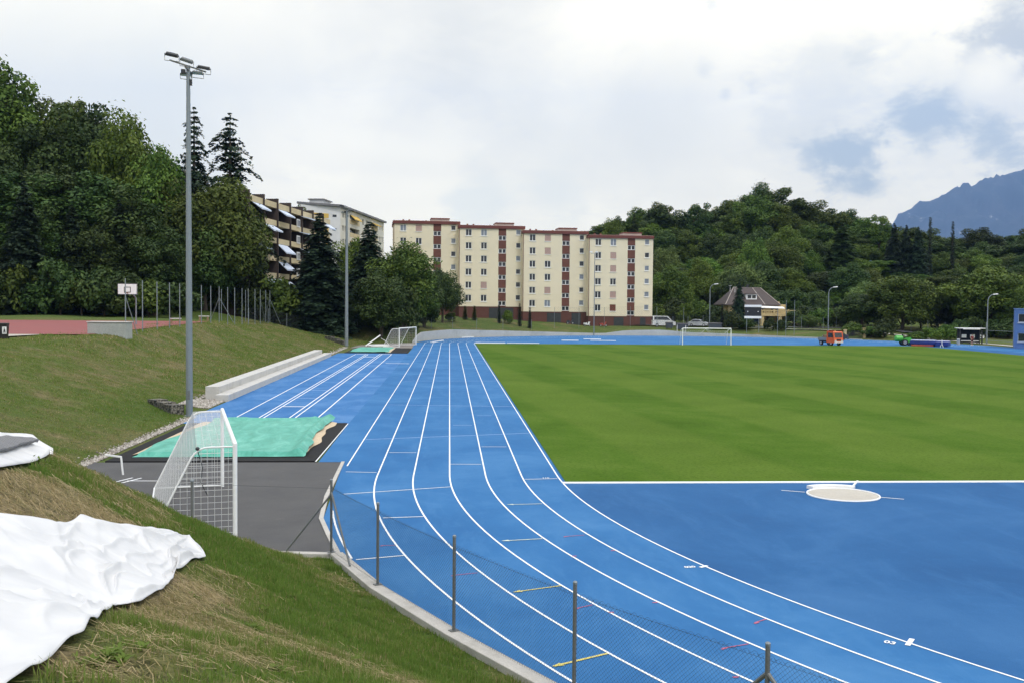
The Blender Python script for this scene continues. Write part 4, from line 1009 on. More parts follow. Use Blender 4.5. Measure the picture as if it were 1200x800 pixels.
for (a, b_, c, dd) in holes:
    mb = MB(); mb.bb(a, b_, 1.0, 1.06, c, dd); w_ = mb.build('window', MT['glass'], t)
    if b_-a > 4:
        mb = MB(); mb.bb(a+.02, b_-.02, -.06, .04, c-.1, c+.85); mb.build('balcony_front', MT['cream_band'], w_)
for (fa, w, k, dr) in ((.20, 6.5, 0, .9), (.68, 6, 0, .5), (.20, 6.5, 2, .5), (.20, 6.0, 3, .8)): awning(fa*L, w, H-.95-k*2.9, dr, 1.0, MT['awn_yellow'], t)

# yellow house with brown roof
hz0 = z_at(880, 386, 214); hp = at(866, 386, 214)
MT['yellow_stone'] = mat('yellow_stone', (.50, .39, .20), .85, .12, .8, fine=8)
MT['roof_tile'] = mat('brown_roof_tile', (.075, .060, .056), .8, .18, .5, fine=6)
t = empty('yellow_house', (hp.x, hp.y, hz0), -YAW+.05); tag(t, 'yellow house with a steep brown roof and balustraded terrace beyond the bend', 'house')
sx = 214/F_PX
mb = MB(); mb.bb(-2.2, 10.4, 1.0, 9.5, -1, 5.4); mb.build('wall', MT['yellow_stone'], t)
eave, ridge = 5.3, 9.0
mb = MB(); mb.add([(-3.0, .0, eave), (9.0, .0, eave), (9.0, 10.4, eave), (-3.0, 10.4, eave), (.0, 5.0, ridge), (6.0, 5.0, ridge), (-3.0, .0, eave-.2), (9.0, .0, eave-.2), (9.0, 10.4, eave-.2), (-3.0, 10.4, eave-.2)],
    [(0, 1, 5, 4), (1, 2, 5), (2, 3, 4, 5), (3, 0, 4), (6, 7, 1, 0), (7, 8, 2, 1), (8, 9, 3, 2), (9, 6, 0, 3), (9, 8, 7, 6)]); rf = mb.build('roof', MT['roof_tile'], t)
for (a, b_) in (((.0, 4.98, ridge+.03), (-.0-3, .0, eave+.04)), ((6.0, 4.98, ridge+.03), (9.0, .0, eave+.04)), ((0, 5, ridge+.04), (6, 5, ridge+.04)), ((4.2, 5, ridge+.02), (5.6, 0, eave+.03))):
    mb = MB(); mb.bar(a, b_, .16, .08); mb.build('ridge_tile', mat('pale_flashing', (.33, .29, .26), .7), rf)
mb = MB(); mb.bb(1.9, 4.2, 1.4, 3.4, 6.4, 7.55); dm = mb.build('dormer', MT['white_paint'], rf)
for k in range(2): mb = MB(); mb.bb(2.15+k*1.0, 2.95+k*1.0, 1.36, 1.396, 6.65, 7.35); mb.build('pane', MT['glass'], dm)
mb = MB(); mb.bb(1.7, 4.4, 1.15, 3.6, 7.553, 7.66); mb.build('dormer_roof', MT['roof_tile'], dm)
mb = MB(); mb.bb(3.0, 3.5, 5.2, 5.7, 8.4, 9.7); mb.build('chimney', MT['dark'], rf)
mb = MB(); mb.bb(7.6, 9.9, 3.5, 8.5, 5.0, 6.0); mb.build('side_wing', MT['yellow_stone'], t)
mb = MB(); mb.add([(2.6, -.3, 5.1), (9.4, -.3, 4.9), (9.4, -1.8, 4.55), (2.6, -1.8, 4.75), (2.6, -.3, 5.0), (9.4, -.3, 4.8), (9.4, -1.8, 4.45), (2.6, -1.8, 4.6)], [(0, 3, 2, 1), (4, 5, 6, 7), (2, 3, 7, 6), (0, 1, 5, 4), (1, 2, 6, 5), (3, 0, 4, 7)]); mb.build('awning', MT['white_paint'], t)
for x in (.2, 3.2, 6.2): mb = MB(); mb.bb(x, x+1.3, .94, .995, 1.0, 3.0); w_ = mb.build('window', MT['glass'], t)
for x in (4.0, 7.2): mb = MB(); mb.bb(x, x+1.6, .93, .993, 3.6, 4.9); mb.build('window', MT['glass'], t)
mb = MB(); mb.bb(3.6, 12.6, -3.2, .99, 2.9, 3.25); tr_ = mb.build('terrace', MT['yellow_stone'], t)
mb = MB(); mb.bb(3.6, 12.6, -3.2, -3.0, 3.253, 3.42); mb.bb(3.6, 12.6, -3.2, -3.0, 4.0, 4.2)
for x in np.arange(3.7, 12.6, .38): mb.bb(x, x+.17, -3.16, -3.04, 3.42, 4.0)
for x in (3.6, 6.5, 9.5, 12.3): mb.bb(x, x+.32, -3.24, -2.95, 3.253, 4.3)
mb.build('balustrade', MT['yellow_stone'], tr_)
for x in (3.8, 7.6, 11.6): mb = MB(); mb.bb(x, x+.7, -3.1, -2.6, -1, 2.897); mb.build('column', MT['yellow_stone'], t)
for x, lab in ((856.5, 'left'), (862.5, 'right')):
    pass
mb = MB(); mb.lathe([(.02, 0), (.33, .05), (.40, .15)], seg=14); mb.tube([(0, 0, 0), (0, 0, -1.2)], .04, 6); ds = mb.build('satellite_dish', MT['white_paint'], t); ds.location = (-1.4, 2.5, 9.3)
ds2 = ds.copy(); COL.objects.link(ds2); ds2.location = (-.3, 2.6, 9.0)

# scoreboard on posts
s0 = at(882, 386, 196); gz = tz(s0.x, s0.y)
t = empty('scoreboard', (s0.x, s0.y, gz), -YAW); tag(t, 'black scoreboard with white strips above and below, on two posts in front of the house', 'scoreboard')
zt_, zb_ = z_at(882, 357.4, 196)-gz, z_at(882, 373.2, 196)-gz
mb = MB(); mb.bb(-1.62, 1.62, -.1, .1, zb_+.45, zt_-.45); pn = mb.build('display_panel', MT['black_plastic'], t, bevel=.02)
mb = MB(); mb.bb(-1.66, 1.66, -.14, .12, zt_-.447, zt_); mb.build('header_board', MT['white_paint'], t)
mb = MB(); mb.bb(-1.66, 1.66, -.14, .12, zb_, zb_+.447); mb.build('footer_board', MT['white_paint'], t)
mb = MB()
for x in (-1.05, 1.0): mb.lathe([(.09, 0), (.09, .02)], (x, -.12, (zt_+zb_)/2-.02), 10); mb.box((x, -.112, (zt_+zb_)/2), (.16, .02, .2))
mb.build('display_dot', MT['white_paint'], pn)
for x in (-1.2, 1.2): mb = MB(); mb.tube([(x, .0, -.3), (x, .0, zb_+.2)], .06, 8); mb.build('post', MT['galv'], t, smooth=True)
# tall net poles in front of the house
t = empty('ball_net_fence', (*[at(911, 388, 192)[i] for i in (0, 1)], 1.5)); tag(t, 'tall net poles with thin wires standing in front of the yellow house terrace', 'fence')
pv = []
for x, yt, yb in ((911, 361, 389), (920.8, 352, 390), (930.6, 352, 389)):
    q = at(x, yb, 192); g_ = tz(q.x, q.y); h_ = z_at(x, yt, 192); mb = MB(); mb.tube([(q.x, q.y, g_-.2), (q.x, q.y, h_)], .05, 8); mb.build('post', MT['galv'], t, world=True, smooth=True); pv.append((q.x, q.y, g_, h_))

# street lamps
def street_lamp(x, yt, Z, label, dx=1.0):
    q = at(x, 380, Z); g_ = tz(q.x, q.y); h = z_at(x, yt, Z)-g_
    t = empty('street_lamp', (q.x, q.y, g_)); tag(t, label, 'street lamp', 'curved street lamps along the service road')
    mb = MB(); P = [(0, 0, -.2), (0, 0, h-1.2)]+[(dx*(1-math.cos(a))*1.0, 0, h-1.2+1.15*math.sin(a)) for a in np.linspace(.15, PI/2, 8)]
    mb.tube(P, [.10]+[.085]+[.065]*8, 8); mb.build('pole', MT['galv'], t, smooth=True)
    mb = MB(); mb.add([(dx*.85+a, b_, c) for a, b_, c in ((0, -.12, h-.11), (.85, -.14, h-.03), (.85, .14, h-.03), (0, .12, h-.11), (0, -.10, h+.03), (.8, -.1, h+.14), (.8, .1, h+.14), (0, .1, h+.03))], [(3, 2, 1, 0), (4, 5, 6, 7), (0, 1, 5, 4), (1, 2, 6, 5), (2, 3, 7, 6), (3, 0, 4, 7)]); mb.build('lamp_head', MT['white_paint'], t, bevel=.02)
street_lamp(831.5, 333, 206, 'curved street lamp between the parked cars and the yellow house')
street_lamp(970.5, 336.5, 190, 'curved street lamp above the orange truck')
street_lamp(1157, 345, 165, 'curved street lamp beside the dugout shelter, nearest the blue building')
# slim lamp post in front of the building
q = at(696, 385, 193); g_ = tz(q.x, q.y); t = empty('lamp_post', (q.x, q.y, g_)); tag(t, 'slim lamp post with one floodlight in front of the rightmost cream block', 'lamp post')
h = z_at(696, 297, 193)-g_
mb = MB(); mb.tube([(0, 0, -.2), (0, 0, h)], [.10, .06], 8); mb.build('pole', MT['galv'], t, smooth=True)
mb = MB(); mb.bar((-.7, 0, h-.1), (.5, 0, h), .06); mb.build('crossarm', MT['galv'], t)
for x in (-.75, .35): mb = MB(); mb.box((x, -.1, h+.2), (.5, .35, .25)); mb.build('floodlight', MT['white_paint'], t, bevel=.03)

# fences beyond the track
def mesh_fence(name, pts, h, label, spacing=3.0, wire=True, pitch=.35, w=.004, post_r=.035, follow=True):
    P = []
    for a, b_ in zip(pts[:-1], pts[1:]):
        a, b_ = Vector(a), Vector(b_); n = max(1, int((b_-a).length/spacing)); P += [a.lerp(b_, i/n) for i in range(n)]
    P.append(Vector(pts[-1])); Z_ = [tz(p.x, p.y) for p in P]
    t = empty(name, (P[0].x, P[0].y, Z_[0])); tag(t, label, 'fence')
    V, Fc = [], []
    for i, p in enumerate(P):
        mb = MB(); mb.tube([(p.x, p.y, Z_[i]-.2), (p.x, p.y, Z_[i]+h)], post_r, 6); mb.build('post', MT['galv'], t, world=True)
        if i:
            a = P[i-1]; L = (p-a).length; d = (p-a)/L; n = int((L+h)/pitch)
            def W(s, zz): 
                u = max(0, min(1, s/L)); return (a.x+d.x*s, a.y+d.y*s, Z_[i-1]*(1-u)+Z_[i]*u+zz)
            for sgn in (1, -1):
                for k in range(n+1):
                    s0 = k*pitch-(h if sgn > 0 else 0); z0, z1 = 0.0, h; s1 = s0+sgn*h
                    lo, hi = (s0, s1) if sgn > 0 else (s1, s0)
                    c0, c1 = max(lo, 0), min(hi, L)
                    if c1-c0 < .02: continue
                    za = (c0-s0)*sgn; zb = (c1-s0)*sgn
                    ring_strip(V, Fc, W(c0, za), W(c1, zb), w)
            for zz in (.05, h-.03): ring_strip(V, Fc, W(0, zz), W(L, zz), w*1.6)
    if wire: fast_mesh('wire_mesh', np.array(V)-np.array(t.location), np.array(Fc), MT['wire_far'], t)
    return t
E1 = [(C2[0]+49*math.cos(math.radians(a)), C2[1]+49*math.sin(math.radians(a))) for a in range(168, 112, -8)]
mesh_fence('chain_link_fence', [(-27, 136), (-21, 146), (-14, 153)]+E1, 2.0, 'wire fence along the top of the bank behind the far goal', 3.6, pitch=.22, w=.005)
E2 = [(C2[0]+52*math.cos(math.radians(a)), C2[1]+52*math.sin(math.radians(a))) for a in range(112, 76, -6)]
mesh_fence('ball_stop_fence', E2, 4.2, 'tall thin-posted fence in front of the cream apartment blocks', 3.0, pitch=.5, w=.004)
mesh_fence('chain_link_fence', [(42.5, 201.0), (52, 201.5), (60, 200.5), (67, 198), (74, 193)], 2.3, 'wire fence between the parked cars and the pitch, left of the yellow house', 3.0, pitch=.3, w=.005)
mesh_fence('chain_link_fence', [(79, 199), (90, 189), (97, 176)], 2.4, 'wire fence before the dark shrubs right of the yellow house', 3.0, pitch=.3, w=.005)
# railing by the blue building
t = empty('tube_railing', (89.5, 150, .1)); tag(t, 'thin metal railing between the street lamp and the blue building', 'railing')
for (x, y) in ((89.6, 161), (90.2, 154.0), (90.4, 147.0)): mb = MB(); mb.tube([(x, y, 0), (x, y, 3.6)], .04, 6); mb.build('post', MT['galv'], t, world=True)
for z in (.55, 2.2): mb = MB(); mb.tube([(89.6, 161, z), (90.2, 154, z), (90.4, 147, z)], .035, 6); mb.build('rail', MT['galv'], t, world=True)

# blue building at the right edge
q = at(1188.3, 408.5, 146); 
MT['blue_wall'] = mat('blue_wall_paint', (.075, .155, .36), .7, .08, .6, fine=6)
t = empty('blue_building', (q.x, q.y, 0), -YAW-.45); tag(t, 'blue two-storey sports building cut off by the right edge of the photo', 'building')
mb = MB(); holes = [(.45+k*3.2, 2.75+k*3.2, z, z+1.25) for k in range(3) for z in (1.05, 3.85)]
facade(mb, 11, -.2, 5.75, holes, rev=.22); mb.quad((0, 0, -.2), (0, 0, 5.75), (0, 8, 5.75), (0, 8, -.2)); mb.quad((11, 0, -.2), (11, 8, -.2), (11, 8, 5.75), (11, 0, 5.75)); mb.build('wall', MT['blue_wall'], t)
mb = MB(); mb.bb(-.08, 11.1, -.08, 8.1, 5.753, 5.9); mb.build('roof', mat('blue_roof_edge', (.12, .2, .36), .6), t)
for h_ in holes:
    mb = MB(); a, b_, c, d_ = h_; mb.bb(a, b_, .14, .2, c, c+.08); mb.bb(a, b_, .14, .2, d_-.08, d_); mb.bb(a, a+.08, .14, .2, c+.08, d_-.08); mb.bb(b_-.08, b_, .14, .2, c+.08, d_-.08); mb.bb((a+b_)/2-.04, (a+b_)/2+.04, .14, .2, c+.08, d_-.08); mb.bb(a-.1, b_+.1, -.1, .0, c-.14, c-.02); w_ = mb.build('window', mat('pale_frame', (.42, .47, .55), .6), t)
    mb = MB(); mb.quad((a, .18, c), (b_, .18, c), (b_, .18, d_), (a, .18, d_)); mb.build('pane', MT['glass'], w_)

# dugout shelter with a bench in it
q = at(1136.5, 403, 166); t = empty('dugout_shelter', (q.x, q.y, tz(q.x, q.y)+.02), -YAW-.1); tag(t, 'small open shelter with dark posts and a pale flat roof behind the track', 'shelter')
for x in (-1.75, 1.75): 
    for y in (-.5, .7): mb = MB(); mb.bb(x-.09, x+.09, y-.09, y+.09, -.1, 2.5); mb.build('post', MT['dark'], t)
mb = MB(); mb.bb(-2.15, 2.15, -.9, 1.1, 2.5, 2.62); mb.bb(-1.45, 1.3, -.92, -.902, 2.36, 2.6); mb.build('roof', MT['white_paint'], t)
mb = MB(); mb.bb(-1.66, 1.66, .66, .69, .2, 2.4); mb.build('back_pane', MT['glass'], t)
mb = MB(); mb.bb(-1.45, 1.45, -.1, .4, .42, .52); bn = mb.build('seat', MT['white_paint'], t); 
for x in (-1.2, 0, 1.2): mb = MB(); mb.bb(x-.05, x+.05, .0, .3, -.1, .418); mb.build('seat_leg', MT['dark'], t)
for x in (-.75, .6): mb = MB(); mb.bb(x-.38, x+.38, .60, .64, .95, 1.5); mb.build('notice_panel', MT['white_paint'], t)
q = at(1123, 402, 160); mb = MB(); mb.lathe([(.22, 0), (.24, .05), (.22, .9), (.26, .95), (.2, 1.02)], seg=12); o = mb.build('litter_bin', MT['concrete'], smooth=True); o.location = (q.x, q.y, tz(q.x, q.y)); tag(o, 'small pale litter bin left of the dugout shelter', 'litter bin')

# gate pillars and gate
t = empty('garden_gate', (*[at(990, 390, 183)[i] for i in (0, 1)], 0)); tag(t, 'pale gate pillars with a dark gate between them by the parked car', 'gate')
pq = [at(990.5, 385, 183), at(1013, 385, 184)]
for i, q in enumerate(pq):
    g_ = tz(q.x, q.y); mb = MB(); mb.box((q.x, q.y, g_+.75), (.45, .45, 1.9)); mb.box((q.x, q.y, g_+1.76), (.56, .56, .12)); mb.build('pillar', MT['yellow_stone'], t, world=True, bevel=.02)
mb = MB(); g_ = tz(pq[0].x, pq[0].y)
a, b_ = pq; n = 16
for i in range(1, n): 
    p = a.lerp(b_, i/n); mb.bb(p.x-.03, p.x+.03, p.y-.03, p.y+.03, g_+.05, g_+1.2+.45*math.sin(PI*i/n))
for z in (.2, 1.1): mb.bar((a.x+.3, a.y, g_+z), (b_.x-.3, b_.y, g_+z), .05)
mb.build('gate_leaf', MT['dark'], t, world=True)

# ------------------------------------------------------------------ vehicles
def wheel(parent, x, y, r, w):
    mb = MB(); pr = [(r*math.cos(a), r*math.sin(a)) for a in np.linspace(0, 2*PI, 20, endpoint=False)]
    mb.prism(pr, 'y', -w/2, w/2); o = mb.build('wheel', MT['tyre'], parent, bevel=.02); o.location = (x, y, r)
    mb = MB(); mb.prism([(r*.62*math.cos(a), r*.62*math.sin(a)) for a in np.linspace(0, 2*PI, 14, endpoint=False)], 'y', -w/2-.008, w/2+.008); mb.build('rim', MT['rim'], o); return o
def vehicle(name, loc, rz, prof, width, cab, col, label, cat, wheels, wr, lights=True, group=None, roofw=.82):
    """prof: side outline of the lower body (x,z); cab: greenhouse outline (x,z), narrowed at the top"""
    t = empty(name, loc, rz); tag(t, label, cat, group); hw = width/2
    mb = MB(); mb.prism(prof, 'y', -hw, hw); mb.build('body', col, t, bevel=.06)
    zb = min(z for x, z in cab); zt = max(z for x, z in cab)
    def Y(z): return hw*(.97-(1-roofw)*(z-zb)/(zt-zb))
    n = len(cab); mb = MB(); vs = [(x, -Y(z), z) for x, z in cab]+[(x, Y(z), z) for x, z in cab]
    fs = [tuple(range(n)), tuple(reversed(range(n, 2*n)))]+[(i, i+n, (i+1) % n+n, (i+1) % n) for i in range(n)]
    mb.add(vs, fs); mb.build('cabin', col, t, bevel=.04)
    cx = sum(x for x, z in cab)/n; cz = (zb+zt)/2
    gl = [(cx+(x-cx)*.86, cz+(z-cz)*.72+.02) for x, z in cab]
    for s in (-1, 1):
        mb = MB(); mb.quad(*[(x, s*(Y(z)+.012), z) for x, z in (gl if s < 0 else gl[::-1])]); mb.build('side_window', MT['glass'], t)
    xs = sorted(cab); 
    # windscreen and rear window from the end edges
    for nm, e in (('windscreen', max), ('rear_window', min)):
        lo = e([p for p in cab if p[1] < zb+.05]); hi = e([p for p in cab if p[1] > zt-.05])
        a = Vector((lo[0], 0, lo[1])).lerp(Vector((hi[0], 0, hi[1])), .12); b_ = Vector((lo[0], 0, lo[1])).lerp(Vector((hi[0], 0, hi[1])), .88)
        o_ = .015 if e is max else -.015
        mb = MB(); mb.quad((a.x+o_, -Y(a.z)*.92, a.z+.01), (a.x+o_, Y(a.z)*.92, a.z+.01), (b_.x+o_, Y(b_.z)*.92, b_.z+.01), (b_.x+o_, -Y(b_.z)*.92, b_.z+.01)); mb.build(nm, MT['glass'], t)
    xm = max(x for x, z in prof); xn = min(x for x, z in prof); zl = prof[0][1]
    for s in (-1, 1):
        mb = MB(); mb.box((xm-.02, s*hw*.72, .68), (.1, .3, .16)); mb.build('headlight', MT['lens'], t)
        mb = MB(); mb.box((xn+.02, s*hw*.78, .75), (.1, .2, .2)); mb.build('tail_light', MT['red_paint'], t)
    for x in wheels:
        for s in (-1, 1): wheel(t, x, s*(hw-.09), wr, .2)
    return t
def pcol(n, c, r=.35): return mat(n, c, r, .04, 2, spec=.6)
van_w = pcol('van_white', (.70, .71, .71)); car_s = pcol('car_silver', (.42, .44, .46)); car_d = pcol('car_dark', (.03, .035, .045)); tr_o = pcol('truck_orange', (.62, .105, .022), .5)
def ground_at(x, y, Z): q = at(x, y, Z); return (q.x, q.y, tz(q.x, q.y))
CARP = [(-2.0, .28), (2.0, .28), (2.1, .5), (2.02, .72), (1.2, .90), (-1.7, .95), (-2.1, .85), (-2.1, .45)]; CARC = [(-1.75, .90), (1.15, .90), (.35, 1.42), (-1.0, 1.46)]
vl = ground_at(777.5, 383, 205); vehicle('white_van', (vl[0], vl[1], vl[2]+.05), -YAW, [(-2.35, .35), (2.3, .35), (2.4, .6), (2.35, 1.0), (1.55, 1.25), (-2.35, 1.25)], 1.9, [(-2.32, 1.24), (1.6, 1.24), (.75, 2.18), (-2.3, 2.2)], van_w, 'white van parked beside the rightmost cream block', 'van', (-1.45, 1.5), .34, roofw=.92)
vl = ground_at(819, 380, 205); vehicle('parked_car', (vl[0], vl[1], vl[2]+.05), -YAW-.5, CARP, 1.75, CARC, car_s, 'silver car parked between the white van and the left street lamp', 'car', (-1.3, 1.3), .31, group='parked cars beyond the bend')
vl = ground_at(979, 388, 178); vehicle('parked_car', (vl[0], vl[1], vl[2]+.08), -YAW+2.7, CARP, 1.75, CARC, car_d, 'dark car parked beside the pale gate pillar behind the orange truck', 'car', (-1.3, 1.3), .31, group='parked cars beyond the bend')
vl = ground_at(1137, 400, 178); vehicle('parked_car', (vl[0], vl[1], vl[2]+.05), -YAW, CARP, 1.75, CARC, pcol('car_white', (.66, .67, .67)), 'white car half hidden behind the dugout shelter', 'car', (-1.3, 1.3), .31, group='parked cars beyond the bend')
# orange utility truck, nose towards the photographer
q = at(972, 404, 154); t = empty('orange_truck', (q.x, q.y, .01), -PI/2+.34); tag(t, 'small orange flatbed truck on the far end of the blue track', 'truck')
mb = MB(); mb.prism([(.35, .45), (1.95, .45), (2.05, .8), (2.0, 1.15), (1.85, 2.0), (1.7, 2.1), (.4, 2.1)], 'y', -.85, .85); cabp = mb.build('cab', tr_o, t, bevel=.07)
mb = MB(); mb.quad((2.02, -.72, 1.22), (2.02, .72, 1.22), (1.885, .68, 1.92), (1.885, -.68, 1.92)); mb.build('windscreen', MT['glass'], t)
for s in (-1, 1):
    mb = MB(); mb.quad((.6, s*.862, 1.22), (1.75, s*.862, 1.22), (1.65, s*.862, 1.92), (.6, s*.862, 1.92)); mb.build('side_window', MT['glass'], t)
    mb = MB(); mb.box((2.05, s*.6, .72), (.06, .34, .2)); mb.build('headlight', MT['lens'], t)
    mb = MB(); mb.box((1.75, s*1.0, 1.5), (.08, .16, .3)); mb.build('mirror', MT['black_plastic'], t)
mb = MB(); mb.box((2.06, 0, .5), (.10, 1.66, .16)); mb.build('bumper', MT['white_paint'], t); mb = MB(); mb.box((2.06, 0, .88), (.04, .8, .2)); mb.build('grille', MT['dark'], t)
mb = MB(); mb.bb(-1.7, .3, -.85, .85, .72, .86); mb.bb(-1.7, .3, -.86, -.80, .863, 1.18); mb.bb(-1.7, .3, .80, .86, .863, 1.18); mb.bb(-1.73, -1.68, -.8, .8, .863, 1.18); mb.build('flatbed', MT['galv'], t)
mb = MB(); mb.bb(-2.0, .4, -.35, .35, .42, .718); mb.build('chassis', MT['dark'], t)
for x in (-1.0, 1.25):
    for s in (-1, 1): wheel(t, x, s*.72, .33, .22)
mb = MB(); mb.lathe([(.1, 0), (.1, .12), (.05, .16)], (1.2, 0, 2.1), 10); mb.build('beacon', MT['awn_yellow'], t)
# crate on the flatbed
mb = MB(); mb.box((0, 0, .35), (.9, 1.2, .7)); o = mb.build('equipment_crate', MT['wood'], bevel=.02); o.rotation_euler = (0, 0, t.rotation_euler[2]); o.location = Matrix.Translation(t.location) @ Matrix.Rotation(t.rotation_euler[2], 4, 'Z') @ Vector((-.3, 0, .865)); tag(o, 'brown crate carried on the flatbed of the orange truck', 'crate')
# green machine
grn = pcol('machine_green', (.06, .36, .045), .45)
q = at(1058, 403.5, 156); t = empty('green_mower', (q.x, q.y, .01), -YAW+.0); tag(t, 'bright green sprayer tractor parked at the left end of the blue mats', 'tractor')
mb = MB(); mb.tube([(-1.25, 0, 1.05), (-1.15, 0, 1.05), (-.15, 0, 1.05), (-.05, 0, 1.05)], [.3, .48, .48, .3], 14); mb.build('tank', grn, t, smooth=True)
mb = MB(); mb.prism([(-.1, .5), (1.3, .45), (1.35, .95), (.9, 1.2), (.2, 1.15), (-.1, .9)], 'y', -.45, .45); mb.build('hood', grn, t, bevel=.08)
mb = MB(); mb.bb(-.05, .35, -.25, .25, 1.16, 1.28); mb.bb(-.1, 0, -.25, .25, 1.28, 1.7); mb.build('seat', MT['black_plastic'], t, bevel=.03)
mb = MB(); mb.tube([(.8, 0, 1.15), (.6, 0, 1.5)], .03, 6); mb.tube([(.6+.0, .17*math.cos(a), 1.5+.17*math.sin(a)) for a in np.linspace(0, 2*PI, 12, endpoint=False)], .02, 5, closed=True); mb.build('steering_wheel', MT['dark'], t)
mb = MB(); [mb.tube([(.2, y, 1.0), (.0, y, 2.0), (1.3, y, 2.05)], .03, 6) for y in (-.42, .42)]; mb.box((.65, 0, 2.07), (1.4, .95, .05)); mb.build('roll_bar', MT['dark'], t)
for s in (-1, 1): wheel(t, .1, s*.55, .45, .3); wheel(t, 1.15, s*.5, .3, .22)
# blue high jump mats
q0 = at(1066, 405, 153); q1 = at(1111, 406.6, 150)
mv = [mat('mat_blue', (.012, .03, .20), .5, .15, 2), mat('mat_pale', (.42, .45, .62), .6, .15, 2), mat('mat_red', (.45, .09, .07), .6, .15, 2)]
d = (q1-q0); d.z = 0; L = d.length; t = empty('landing_mats', (q0.x, q0.y, .01), math.atan2(d.y, d.x)); tag(t, 'long dark blue landing mats with a pale cover stacked on the far track', 'landing mat')
mb = MB(); mb.bb(.2, L*.62, 0, 2.0, .02, .28); mb.build('red_mat', mv[2], t, bevel=.05)
mb = MB(); mb.bb(0, L*.66, -.05, 2.2, .285, .82); mb.build('blue_mat', mv[0], t, bevel=.1)
mb = MB(); mb.bb(L*.66+.04, L, -.1, 2.2, .1, .78); mb.build('blue_mat', mv[0], t, bevel=.1)
mb = MB(); mb.bb(.1, L*.64, .0, 2.1, .824, .95); mb.build('cover_sheet', mv[1], t, bevel=.06); mb = MB(); mb.bb(L*.68, L-.1, .0, 2.1, .784, .88); mb.build('cover_sheet', mv[1], t, bevel=.05)
mb = MB(); mb.tube([(L*.82, -.7, .0), (L*.86, -.6, .55), (L*.9, -.7, .0)], .05, 6); mb.tube([(L*.86, -.6, .5), (L*.86, -.6, 1.1)], .06, 6); o = mb.build('jump_stand', MT['white_paint'], None); o.matrix_world = Matrix.Translation(t.location) @ Matrix.Rotation(t.rotation_euler[2], 4, 'Z'); tag(o, 'white high jump stand in front of the blue mats', 'stand')
# waste containers, scooters
cdk = mat('container_grey', (.06, .07, .09), .5, .1, 2)
for i, (x, w, lab) in enumerate(((784, 1.3, 'dark waste container right behind the white van nose'), (799.5, 2.2, 'wide dark waste container between the van and the silver car'), (838, 2.6, 'long dark blue-grey container right of the left street lamp'))):
    q = ground_at(x, 384, 200); t = empty('waste_container', (q[0], q[1], q[2]), -YAW); tag(t, lab, 'container', 'dark containers beyond the bend')
    mb = MB(); mb.add([(-w/2+.06, -.45, .15), (w/2-.06, -.45, .15), (w/2-.06, .45, .15), (-w/2+.06, .45, .15), (-w/2, -.55, 1.15), (w/2, -.55, 1.15), (w/2, .55, 1.15), (-w/2, .55, 1.15)], [(3, 2, 1, 0), (4, 5, 6, 7), (0, 1, 5, 4), (1, 2, 6, 5), (2, 3, 7, 6), (3, 0, 4, 7)]); mb.build('body', cdk, t, bevel=.03)
    mb = MB(); mb.prism([(-.6, 1.153), (.6, 1.153), (.55, 1.28), (0, 1.38), (-.5, 1.28)], 'x', -w/2-.03, w/2+.03); mb.build('lid', MT['black_plastic'], t)
    for sx_ in (-1, 1):
        for sy in (-1, 1): mb = MB(); mb.prism([(sy*.35+.09*math.cos(a), .09+.09*math.sin(a)) for a in np.linspace(0, 2*PI, 8, endpoint=False)], 'x', sx_*w*.38-.03, sx_*w*.38+.03); mb.build('wheel', MT['tyre'], t)
for x in (793.5, 803.5):
    q = ground_at(x, 385, 197.5); mb = MB(); mb.tube([(0, 0, -.1), (0, 0, 1.3)], .055, 8); mb.ball((0, 0, 1.3), .06, 8, 5); o = mb.build('bollard', MT['white_paint'], smooth=True); o.location = q; tag(o, 'thin white post before the waste containers, %s' % ('left one' if x < 800 else 'right one'), 'post', 'white posts by the containers')
def scooter(x, Z, col, label, rz):
    q = ground_at(x, 381, Z); t = empty('motor_scooter', (q[0], q[1], q[2]+.02), rz); tag(t, label, 'scooter', 'scooters parked at the foot of the building')
    wheel(t, -.6, 0, .24, .11); wheel(t, .6, 0, .24, .11)
    mb = MB(); mb.prism([(-.8, .42), (-.2, .30), (.3, .28), (.42, .35), (.62, .9), (.5, .95), (.25, .42), (-.1, .45), (-.15, .72), (-.75, .70)], 'y', -.16, .16); mb.build('body', col, t, bevel=.04)
    mb = MB(); mb.bb(-.75, -.1, -.15, .15, .722, .80); mb.build('seat', MT['black_plastic'], t, bevel=.03)
    mb = MB(); mb.tube([(.6, 0, .25), (.5, 0, 1.0)], .035, 6); mb.tube([(.48, -.32, 1.02), (.5, 0, 1.0), (.48, .32, 1.02)], .022, 6); mb.build('handlebar', MT['dark'], t)
scooter(688, 204.0, van_w, 'white scooter parked against the brick plinth, left of the lamp post', .5)
scooter(707, 203.5, pcol('scooter_red', (.35, .06, .04)), 'reddish scooter parked against the brick plinth, right of the lamp post', .3)
scooter(668, 205, car_d, 'dark scooter parked below the third cream block', .4)

